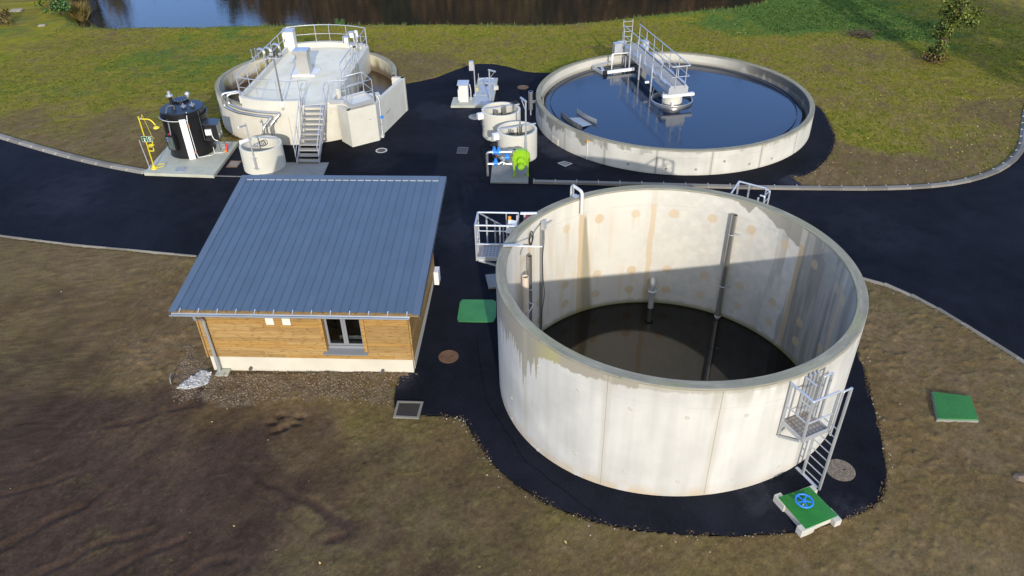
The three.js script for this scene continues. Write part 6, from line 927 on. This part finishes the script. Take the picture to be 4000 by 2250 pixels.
  wheel('valve_handwheel', 'black handwheel on the upper left blue valve', p.clone().add(V(-1.2, y1 + .36, -.18)), .14); wheel('valve_handwheel', 'black handwheel on the lower left blue valve', p.clone().add(V(-1.15, y2 + .4, -.12)), .12); wheel('valve_handwheel', 'black handwheel on the lower right blue valve', p.clone().add(V(-.66, y2 + .52, -.36)), .12);
  { const b = thing('safety_switch', 'small red and yellow switch on the front of the nearer beige well', 'switch', c2at(635, 1072, .7)); new MB().box(.14, .18, .1, [0, 0, 0], [0, 0, 0], .01).build('box', std({ color: L(.75, .6, .15), roughness: .5 }), b); new MB().cyl(.04, .04, .05, [0, .02, .06], 12, [Math.PI / 2, 0, 0]).build('button', M.red, b); }
}
{ // cabinet, sensor post and pit covers on the far pad
  const p = c2g(295, 525, .14), t = thing('metering_cabinet', 'pale grey metering cabinet with overhanging roof on the far pad', 'cabinet', p, -.06); new MB().box(.52, 1.02, .46, [0, .51, -.23], [0, 0, 0], .01).build('body', M.cabinet, t); new MB().box(.45, .8, .012, [0, .5, .004]).build('door', M.cabinet, t); new MB().cyl(.015, .015, .02, [-.06, .5, .015], 8, [Math.PI / 2, 0, 0]).build('lock', M.blackMatt, t); new MB().box(.19, .17, .006, [.09, .84, .013]).build('notice', M.white, t); new MB().box(.64, .05, .6, [-.01, 1.06, -.2], [.14, 0, 0], .008).build('roof', M.galv, t); new MB().pipe([V(.34, .95, -.3), V(.4, .6, -.3), V(.38, .02, -.3)], .02).build('conduit', M.white, t); new MB().box(.06, .6, .4, [-.29, .4, -.23]).build('side_box', M.offWhite, t);
  const q = c2g(415, 455, .14), s = thing('sensor_post', 'tall thin post carrying a pale ventilated box beside the metering cabinet', 'sensor post', q); new MB().tube(V(0, 0, 0), V(-.02, 1.8, 0), .035, 12).build('post', M.galv, s); new MB().box(.26, .02, .22, [0, .012, 0]).build('base_plate', M.galv, s); new MB().box(.24, .5, .02, [-.16, 1.75, .1]).box(.24, .02, .24, [-.16, 2.0, 0]).box(.02, .5, .24, [-.28, 1.75, 0]).box(.02, .5, .24, [-.04, 1.75, 0]).build('hood', M.galv, s); new MB().box(.16, .36, .12, [-.16, 1.74, -.02]).build('instrument', M.offWhite, s);
  const plates = [[[455, 330], [610, 335], [617, 276], [480, 273]], [[415, 452], [590, 462], [606, 345], [470, 340]], [[392, 545], [575, 548], [588, 470], [412, 462]]];
  plates.forEach((P, k) => { const w = P.map((e) => { const g = c2g(...e, .15); return [g.x, g.z]; }), o = V(w[0][0], .14, w[0][1]), t = thing('pit_cover', ['far', 'middle', 'near'][k] + ' pale steel pit cover on the pad behind the beige wells', 'pit cover', o, 0, 'pit covers on the far pad'); new MB().add(flatPoly(w, 0, .03, o)).build('sheet', M.galvMatt ??= std({ color: L(.42, .44, .46), metalness: .3, roughness: .6 }), t); new MB().box(.16, .015, .03, [.45, .035, -.25]).build('handle', M.blackMatt, t); });
  const u = thing('pit_pipework', 'small pale pipe frame and block at the side of the pit covers', 'pipework', c2g(450, 375, .14)); new MB().pipe([V(0, 0, 0), V(0, .85, 0)], .02).build('standpipe', M.galv, u); new MB().pipe([V(0, .5, 0), V(.5, .55, -.1), V(.9, .5, -.1)], .015).build('branch', M.galv, u); new MB().box(.18, .3, .5, [-.1, .08, .4]).build('block', std({ color: L(.4, .38, .22), roughness: .8 }), u); new MB().box(.28, .22, .3, [1.0, .1, .3], [0, .2, 0], .01).build('block', M.concrete, u); new MB().cyl(.07, .07, .05, [.45, .08, -.2], 14).build('cap', M.blackMatt, u);
}
// ---------------------------------------------------------------- vegetation, stones, pond edge
function leafCloud(n, r, place, size, flat = .35) {                         // many small leaf faces
  const P = [], N = []; const q = new THREE.Quaternion(), e = new THREE.Euler(), a = V(), b = V();
  for (let i = 0; i < n; i++) { const [c, out] = place(i, n); const s = size * (.6 + .8 * r()); e.set(r() * 6.3, r() * 6.3, r() * 6.3); q.setFromEuler(e); const pts = [V(-s * .5, 0, 0), V(0, -s * flat, 0), V(s * .55, 0, 0), V(0, s * flat, 0)].map((p) => p.applyQuaternion(q).add(c)); const nn = out.clone().multiplyScalar(.7).add(V(0, 0, 1).applyQuaternion(q).multiplyScalar(.5)).normalize(); for (const k of [0, 1, 2, 0, 2, 3]) { P.push(...pts[k].toArray()); N.push(nn.x, nn.y, nn.z); } }
  const g = new THREE.BufferGeometry(); g.setAttribute('position', new THREE.Float32BufferAttribute(P, 3)); g.setAttribute('normal', new THREE.Float32BufferAttribute(N, 3)); return g;
}
const limb = (a, b, r0, r1, r, wob = .12, n = 7) => { const pts = [], L_ = a.distanceTo(b); for (let i = 0; i <= n; i++) { const p = a.clone().lerp(b, i / n); if (i && i < n) p.add(V(r() - .5, (r() - .5) * .5, r() - .5).multiplyScalar(L_ * wob)); pts.push(p); } return sweep(pts, pts.map((_, i) => mix(r0, r1, i / n)), 7); };
const bark = matt({ color: L(.11, .085, .06), roughness: .95, map: mottA, bumpMap: fine, bumpScale: .02 }), leafMats = { ivy: matt({ color: L(.11, .15, .03), roughness: .45, side: THREE.DoubleSide }), ivyLight: matt({ color: L(.2, .22, .06), roughness: .5, side: THREE.DoubleSide }), rusty: matt({ color: L(.2, .115, .05), roughness: .9, side: THREE.DoubleSide }), ochre: matt({ color: L(.2, .145, .06), roughness: .9, side: THREE.DoubleSide }), dark: matt({ color: L(.06, .065, .03), roughness: .9, side: THREE.DoubleSide }) };
{ // the ivy-clad tree
  const r = rng(21), b = gp(3640, 240), t = thing('ivy_tree', 'leaning tree trunk thickly clad in ivy at the upper right', 'tree', b); const top = V(2.2, 10.5, -.6), g = new MB();
  g.add(limb(V(0, -.3, 0), V(.9, 4, -.2), .34, .27, r, .03, 10)).add(limb(V(.88, 3.9, -.2), top, .27, .1, r, .03, 10)); for (let k = 0; k < 7; k++) { const y = 5 + k * .9, p = V(mix(.9, 2.2, (y - 4) / 6.5), y, -.3); g.add(limb(p, p.clone().add(V((r() - .4) * 5, 1.8 + r() * 2, (r() - .5) * 5)), .09, .02, r, .1)); } for (let k = 0; k < 9; k++) { const a = r() * 6.28; g.add(limb(V(Math.cos(a) * .3, 0, Math.sin(a) * .3), V(Math.cos(a) * (.6 + r() * .5), -.15, Math.sin(a) * (.6 + r() * .5)), .06, .015, r)); } g.build('trunk', bark, t);
  const axis = (y) => y < 4 ? V(.9 * y / 4, y, -.2 * y / 4) : V(mix(.9, 2.2, (y - 4) / 6.5), y, -.2 - .4 * (y - 4) / 6.5);
  const clumps = []; for (let k = 0; k < 96; k++) { const y = .3 + Math.pow(r(), .8) * 9.5, a = r() * 6.28, rad = (.2 + .85 * r()) * (y < 1.2 ? .6 : 1) * (y > 2 && y < 7 ? 1.2 : 1); clumps.push([axis(y).add(V(Math.cos(a) * rad, 0, Math.sin(a) * rad)), .3 + .25 * r()]); }
  for (const [m, n, nm] of [[leafMats.ivy, 9500, 'ivy'], [leafMats.ivyLight, 5000, 'ivy']]) { const lg = leafCloud(n, r, () => { const [c, s] = clumps[r() * clumps.length | 0], d = V(r() - .5, r() - .5, r() - .5).normalize(); return [c.clone().addScaledVector(d, s * (.3 + .8 * r())), d]; }, .135); new MB().add(lg).build(nm, m, t); }
  new MB().add(leafCloud(420, r, () => { const a = r() * 6.28; const d = V(Math.cos(a), .2, Math.sin(a)); return [V(Math.cos(a) * r() * .9, .1 + r() * .5, Math.sin(a) * r() * .9), d]; }, .13)).build('root_leaves', leafMats.ochre, t);
}
// trees: a few kinds, each built once
function makeTree(name, label, seed, h, w, mat, leaf, n, bare = 0) {
  const r = rng(seed), t = thing(name, label, 'tree', [0, 0, 0]), g = new MB(), tips = []; g.add(limb(V(0, -.3, 0), V(.2, h * .5, 0), h * .022, h * .014, r, .03)).add(limb(V(.2, h * .48, 0), V(0, h * .92, .2), h * .014, h * .004, r, .05));
  for (let k = 0; k < 16; k++) { const y = h * (.22 + .62 * k / 16), a = r() * 6.28, L_ = w * (1.05 - .6 * k / 16) * (.7 + .4 * r()), e = V(Math.cos(a) * L_, y + L_ * .55, Math.sin(a) * L_); g.add(limb(V(0, y, 0), e, h * .008, h * .002, r, .08, 5)); tips.push([e, .22 * w * (.7 + .6 * r())], [V(0, y, 0).lerp(e, .6), .24 * w]); for (let j = 0; j < 3; j++) { const f = V(0, y, 0).lerp(e, .4 + .2 * j), q = f.clone().add(V((r() - .5) * w * .7, w * .3 * r(), (r() - .5) * w * .7)); g.add(limb(f, q, h * .004, h * .001, r, .08, 4)); tips.push([q, .2 * w]); } }
  tips.push([V(0, h * .93, .2), .22 * w]); g.build('trunk', bark, t); new MB().add(leafCloud(n, r, () => { const [c, s] = tips[r() * tips.length | 0], d = V(r() - .5, r() - .5, r() - .5).normalize(); return [c.clone().addScaledVector(d, s * Math.pow(r(), .5)), d]; }, leaf)).build('crown', mat, t); return t;
}
{ // the wood on the pond's far bank, mirrored in the water
  const kinds = [['autumn_tree', 'russet tree of the wood on the far bank mirrored in the pond', 31, 17, 4.6, leafMats.rusty, .6, 2600], ['autumn_tree', 'ochre tree of the wood on the far bank mirrored in the pond', 32, 15, 4.2, leafMats.ochre, .6, 2200], ['dark_tree', 'dark evergreen tree of the wood on the far bank mirrored in the pond', 33, 18, 3.6, leafMats.dark, .6, 2600]].map((k) => makeTree(...k)); kinds.forEach((k) => k.userData.group = 'trees on the far bank of the pond');
  const r = rng(88), spots = []; for (let row = 0; row < 3; row++) for (let x = -30; x < 64; x += 3.2) { const X = x + (r() - .5) * 2; spots.push([X, -96 - row * 5 - r() * 4, X < -24 ? .62 : X < -17 ? .8 : 1]); } for (let x = -62; x < -31; x += 3) spots.push([x, -98 - r() * 4, x > -36 ? .62 : x < -52 ? .95 : .3]); for (let x = -62; x < -50; x += 3) spots.push([x, -94, .8]);
  const U = ['', 'first', 'second', 'third', 'fourth', 'fifth', 'sixth', 'seventh', 'eighth', 'ninth', 'tenth', 'eleventh', 'twelfth', 'thirteenth', 'fourteenth', 'fifteenth', 'sixteenth', 'seventeenth', 'eighteenth', 'nineteenth'], ORD = Array.from({ length: 100 }, (_, n) => n < 20 ? U[n] : ['', '', 'twent', 'thirt', 'fort', 'fift', 'sixt'][n / 10 | 0] + (n % 10 ? 'y-' + U[n % 10] : 'ieth'));
  const rowN = {}; let seen = 0; spots.sort((a, b) => a[0] - b[0]); spots.forEach(([x, z, s], i) => { const k = r() < .55 ? 0 : r() < .6 ? 1 : 2, first = !kinds[k].userData.placed, o = first ? kinds[k] : copyOf(kinds[k]); kinds[k].userData.placed = true; delete o.userData.placed; if (first) kinds[k].userData.placed = true; const q = s * (.88 + .3 * r()); o.position.set(x, -.3, z); o.scale.set(q, q, q); o.rotation.y = r() * 6.28; const row = z > -97 ? 'front' : z > -102 ? 'middle' : z > -107 ? 'back' : 'rearmost', n_ = rowN[row] = (rowN[row] ?? 0) + 1; o.userData = { ...o.userData, label: `${ORD[n_]} tree from the left, ${['russet', 'ochre', 'dark evergreen'][k]}, in ${row} row of far bank wood` }; }); kinds.forEach((k) => delete k.userData.placed);
}
{ // trees just outside the right edge, throwing their shade over the grass beyond the ivy tree
  const k = makeTree('bare_tree', 'leafy tree standing in grass just beyond the right edge', 43, 13, 3.6, leafMats.ochre, .4, 2600); k.userData.group = 'trees beyond the right edge'; [[35.5, -37], [38.5, -40], [34.8, -31]].forEach(([x, z], i) => { const o = i ? copyOf(k) : k; o.userData.label = ['middle', 'farthest', 'nearest'][i] + ' leafy tree standing in grass just beyond the right edge'; o.position.set(x, -.2, z); o.rotation.y = i * 2; });
}
{ // fallen leaves
  const r = rng(404), g = new THREE.BufferGeometry(); g.setAttribute('position', new THREE.Float32BufferAttribute([-.5, 0, 0, 0, .12, -.3, .55, .05, 0, -.5, 0, 0, .55, .05, 0, 0, .08, .3], 3)); g.computeVertexNormals();
  const n = 2600, im = new THREE.InstancedMesh(g, matt({ color: 0xffffff, roughness: .7, side: THREE.DoubleSide }), n), m = new THREE.Matrix4(), c = new THREE.Color(); let i = 0; while (i < n) { const t = r(), x = t < .92 ? mix(12, 36, r()) : mix(-30, 30, r()), z = t < .92 ? mix(-58, -28, r()) : mix(-60, -10, r()); if (inside(x, z, roadOutline) || (z < -50 && inside(x, z, pondArea)) || [T1, T2, T3].some((T) => Math.hypot(x - T.x, z - T.z) < T.R + .1)) continue; const s = mix(.05, .11, r()); m.compose(V(x, groundAt(x, z)[0] + .015, z), new THREE.Quaternion().setFromEuler(new THREE.Euler(r() - .5, r() * 6.28, r() - .5)), V(s, s, s)); im.setMatrixAt(i, m); const k = r(); c.setRGB(mix(.3, .5, k), mix(.19, .36, k), mix(.07, .14, k)); im.setColorAt(i, c); i++; }
  im.name = 'fallen_leaves'; im.castShadow = im.receiveShadow = true; im.userData = { label: 'dry yellow-brown fallen leaves strewn over the grass', category: 'leaves', kind: 'stuff' }; scene.add(im);
}
{ // instanced grass
  const r = rng(303), blade = []; for (let k = 0; k < 6; k++) { const a = r() * 6.28, x = (r() - .5) * .1, z = (r() - .5) * .1, l = .5 + .5 * r(), w = .006, bx = (r() - .5) * .5 * l, bz = (r() - .5) * .5 * l; blade.push(x - w * Math.cos(a), 0, z - w * Math.sin(a), x + w * Math.cos(a), 0, z + w * Math.sin(a), x + bx * .07, l * .07, z + bz * .07); }
  const g = new THREE.BufferGeometry(); g.setAttribute('position', new THREE.Float32BufferAttribute(blade, 3)); g.computeVertexNormals(); { const n = g.attributes.normal; for (let i = 0; i < n.count; i++) { const v = V(n.getX(i), 0, n.getZ(i)).multiplyScalar(.5); v.y = .85; v.normalize(); n.setXYZ(i, v.x, v.y, v.z); } }
  const spots = [], box = [[-34, 38, -66, -30, 330000], [-13, 14, -30, -8, 90000], [12, 20, -30, -10, 24000], [-22, -12, -31, -14, 24000]];
  for (const [x0, x1, z0, z1, n] of box) for (let i = 0; i < n; i++) { const x = mix(x0, x1, r()), z = mix(z0, z1, Math.pow(r(), z1 < -29 ? .8 : 1)); if (Math.abs(x) > 3 - z * .72) continue; const m = groundAt(x, z); if (r() > m[4] * m[4] * 1.1) continue; if (m[0] < lie(x, z) - .085 || inside(x, z, roadOutline)) continue; if (z < -50 && inside(x, z, pondArea)) continue; spots.push([x, m[0] - .004, z, m[4], marksAt(x, z)[0]]); }
  const im = new THREE.InstancedMesh(g, matt({ color: 0xffffff, roughness: .7, side: THREE.DoubleSide }), spots.length), mt = new THREE.Matrix4(), c = new THREE.Color();
  spots.forEach(([x, y, z, k, gr], i) => { const far = z < -30 ? 1.5 : 1, s = (.45 + .7 * r()) * far * (gr > .86 ? 1.7 : 1); mt.compose(V(x, y, z), new THREE.Quaternion().setFromEuler(new THREE.Euler(0, r() * 6.28, 0)), V(s * 1.1, s * .5, s * 1.1)); im.setMatrixAt(i, mt); const t = r(), q = sst(.5, .9, gr); c.setRGB(mix(.26, .13, q) * (.75 + .5 * t), mix(.24, .22, q) * (.8 + .4 * t), mix(.06, .05, q)); im.setColorAt(i, c); });
  console.log('grass', spots.length); im.name = 'grass'; im.castShadow = im.receiveShadow = true; im.userData = { label: 'short sparse green grass growing over the bare soil', category: 'grass', kind: 'stuff' }; scene.add(im);
}
function scatter(name, label, cat, n, place, mat, s0, s1, seed) {            // loose stones, as one uncountable thing
  const r = rng(seed), g = new THREE.IcosahedronGeometry(1, 0); const p = g.attributes.position; for (let i = 0; i < p.count; i++) { const k = hash(Math.round(p.getX(i) * 9), Math.round(p.getY(i) * 9), Math.round(p.getZ(i) * 9)); const f = .7 + .5 * k; p.setXYZ(i, p.getX(i) * f, p.getY(i) * f * .65, p.getZ(i) * f); } g.computeVertexNormals();
  const im = new THREE.InstancedMesh(g, mat, n), m = new THREE.Matrix4(), c = new THREE.Color(); for (let i = 0; i < n; i++) { const [x, z] = place(r), y = inside(x, z, roadOutline) ? lie(x, z) + .012 : groundAt(x, z)[0], s = mix(s0, s1, r() ** 2.2); m.compose(V(x, y + s * .2, z), new THREE.Quaternion().setFromEuler(new THREE.Euler(r() * .6, r() * 6.28, r() * .6)), V(s, s, s)); im.setMatrixAt(i, m); const k = .55 + .7 * r(); c.setRGB(k, k * (.94 + .05 * r()), k * (.86 + .12 * r())); im.setColorAt(i, c); } im.name = name; im.castShadow = im.receiveShadow = true; im.userData = { label, category: cat, kind: 'stuff' }; scene.add(im);
}
const inPoly = (P) => { const xs = P.map((p) => p[0]), zs = P.map((p) => p[1]), a = Math.min(...xs), b = Math.max(...xs), c = Math.min(...zs), d = Math.max(...zs); return (r) => { for (;;) { const x = mix(a, b, r()), z = mix(c, d, r()); if (inside(x, z, P)) return [x, z]; } }; };
scatter('gravel', 'white crushed stones heaped below the downpipe', 'gravel', 1500, inPoly(xz([[688, 1518], [745, 1480], [790, 1450], [828, 1462], [812, 1500], [770, 1515], [735, 1522]])), std({ color: L(.42, .43, .44), roughness: .85 }), .012, .05, 5);
scatter('gravel', 'brown gravel strewn along the foot of the timber building', 'gravel', 3600, (r) => { for (;;) { const [x, z] = inPoly(gravelArea)(r); if (fbm(x * 1.6, z * 1.6, 3, 25) > .4 || r() < .2) return [x + (r() - .5) * .3, z + (r() - .5) * .3]; } }, matt({ color: L(.22, .17, .12), roughness: .9 }), .008, .032, 6);
scatter('soil', 'crumbs of brown soil spilled along the asphalt edges', 'soil', 1900, (r) => { for (;;) { const P = roadOutline, i = 58 + (r() * (P.length - 74) | 0), a = P[i], b = P[i + 1], t = r(), x = mix(a[0], b[0], t) + (r() - .5) * .2, z = mix(a[1], b[1], t) + (r() - .5) * .2; if (fbm(x * 1.3, z * 1.3, 3, 29) > .47) return [x, z]; } }, matt({ color: L(.13, .09, .055), roughness: 1 }), .006, .026, 8);
scatter('gravel', 'loose pale pebbles on soil along the asphalt edges', 'gravel', 380, (r) => { const k = 70 + (r() * 30 | 0), P = roadOutline, i = 60 + (r() * (P.length - 75) | 0), a = P[i], b = P[i + 1], t = r(), w = .25 + 1.1 * r() * r(); for (;;) { const q = [mix(a[0], b[0], t) + (r() - .5) * w, mix(a[1], b[1], t) + (r() - .5) * w]; if (!inside(...q, roadOutline)) return q; } }, std({ color: L(.36, .34, .3), roughness: .9 }), .008, .028, 7);
function blades(n, r, place, h, w, lean) { const P = []; for (let i = 0; i < n; i++) { const b = place(), a = r() * 6.28, l = h * (.5 + .6 * r()), e = V((r() - .5) * lean, l, (r() - .5) * lean), m = e.clone().multiplyScalar(.55).add(V(0, l * .12, 0)), d = V(Math.cos(a) * w, 0, Math.sin(a) * w); const A = b.clone().sub(d), B = b.clone().add(d), C = b.clone().add(m).sub(d.clone().multiplyScalar(.7)), D = b.clone().add(m).add(d.clone().multiplyScalar(.7)), E_ = b.clone().add(e); for (const q of [A, B, D, A, D, C, C, D, E_]) P.push(q.x, q.y, q.z); } const g = new THREE.BufferGeometry(); g.setAttribute('position', new THREE.Float32BufferAttribute(P, 3)); g.computeVertexNormals(); return g; }
{
  const r = rng(51); const sedge = std({ color: L(.2, .15, .04), roughness: .8, side: THREE.DoubleSide }), fresh = std({ color: L(.08, .17, .04), roughness: .7, side: THREE.DoubleSide });
  const p = at(310, 78, POND), t = thing('reed_clump', 'straw-coloured clump of reeds standing in the pond by its left bank', 'reeds', p); new MB().add(blades(900, r, () => { const a = r() * 6.28, q = Math.sqrt(r()) * .55; return V(Math.cos(a) * q, -.1, Math.sin(a) * q); }, 1.5, .022, 1.7)).build('blades', sedge, t);
  // green growth on the left bank
  [[205, -5, 1.5], [225, 30, 1.2], [240, 62, .9]].forEach(([x, y, s], i) => { const b = gp(x, y), u = thing('bank_shrub', ['farthest', 'middle', 'nearest'][i] + ' bright green leafy shrub on the left bank of the pond', 'shrub', b, 0, 'shrubs on the left pond bank'); const g = new MB(); for (let k = 0; k < 6; k++) g.add(limb(V(0, -.1, 0), V((r() - .5) * s * 1.6, s * (.5 + .4 * r()), (r() - .5) * s * 1.6), .03, .006, r)); g.build('stems', bark, u); const cl = Array.from({ length: 16 }, () => V((r() - .5) * s * 2, s * .3 + r() * s * .6, (r() - .5) * s * 2)); new MB().add(leafCloud(900, r, () => { const d = V(r() - .5, r() - .3, r() - .5).normalize(); return [cl[r() * 16 | 0].clone().addScaledVector(d, s * .32 * r() ** .5), d]; }, .16)).build('foliage', fresh, u); });
  { const u = thing('bracken_bush', 'brown withered bush at the far left edge of the grass', 'bush', gp(8, 95)); const cl = Array.from({ length: 14 }, () => V((r() - .5) * 2.4, .2 + r() * .7, (r() - .5) * 2.4)); const g = new MB(); for (let k = 0; k < 8; k++) g.add(limb(V(0, 0, 0), V((r() - .5) * 2, .6 + r() * .5, (r() - .5) * 2), .025, .005, r)); g.build('stems', bark, u); new MB().add(leafCloud(1100, r, () => { const d = V(r() - .5, r() - .3, r() - .5).normalize(); return [cl[r() * 14 | 0].clone().addScaledVector(d, .45 * r() ** .5), d]; }, .13)).build('foliage', leafMats.ochre, u); }
  { const u = thing('brush_pile', 'small heap of dry cut branches on grass left of the ivy tree', 'branches', gp(3362, 140)); for (let k = 0; k < 34; k++) { const a = r() * 6.28, c = V((r() - .5) * 1.6, .05 + r() * .25, (r() - .5) * .8), d = V(Math.cos(a), (r() - .5) * .25, Math.sin(a)).multiplyScalar(.35 + r() * .6); new MB().add(limb(c.clone().sub(d), c.clone().add(d), .022 * (1 + r()), .008, r, .06, 4)).build('branch', bark, u); } }
  // grassy fringe on the pond edge: one mass
  const P = []; for (let i = 4; i < shore.length - 2; i++) { const a = shore[i], b = shore[i + 1], n = Math.hypot(b[0] - a[0], b[1] - a[1]) * 26 | 0; for (let k = 0; k < n; k++) { const t_ = r(), x = mix(a[0], b[0], t_) + (r() - .5) * .5, z = mix(a[1], b[1], t_) + .1 + r() * .9; if (fbm(x * .8, 3, 3, 5) > .42 || r() > .6) P.push(V(x, groundAt(x, z)[0] - .02, z)); } } let i = 0; const fg = blades(P.length, r, () => P[i++], .3, .016, .35); const f = meshOf('fringe_grass', uvMetres(fg), std({ color: L(.1, .15, .03), roughness: .7, side: THREE.DoubleSide })); f.userData = { label: 'rough green grass fringing the near edge of the pond', category: 'grass', kind: 'stuff' };
  const w = thing('pond_edge_weed', 'small brown-stemmed weed on the pond edge behind the raised deck', 'plant', gp(1330, 108)); new MB().add(blades(60, r, () => V((r() - .5) * .5, 0, (r() - .5) * .3), .7, .01, .6)).add(leafCloud(50, r, () => [V((r() - .5) * .8, .2 + r() * .5, (r() - .5) * .4), BY], .12)).build('stems', fresh, w);
  for (const [x, y, a, l] of [[65, 43, .9, 'larger pale stone slab lying in grass at the upper left'], [165, 102, .5, 'smaller pale stone slab lying in grass at the upper left']]) { const u = thing('stone_slab', l, 'stone slab', gp(x, y), .1); new MB().box(a, .1, a * .7, [0, .05, 0], [.05, 0, 0], .02).build('slab', std({ color: L(.36, .31, .24), roughness: .9, map: mottA }), u); }
  { const u = thing('soil_lump', 'pale angular stone lying in the soil at the right edge', 'stone', gp(3985, 1868)); new MB().add(new THREE.DodecahedronGeometry(.16, 0).scale(1.2, .6, 1)).build('stone', matt({ color: L(.2, .145, .105), roughness: .95 }), u); }
  { const u = thing('drain_board', 'small grey plate standing in soil beside the white stones', 'plate', gp(672, 1492)); new MB().box(.03, .3, .26, [0, .12, 0], [0, .2, -.1], .004).build('plate', M.greyConcrete, u); }
}
renderer.render(scene, camera);
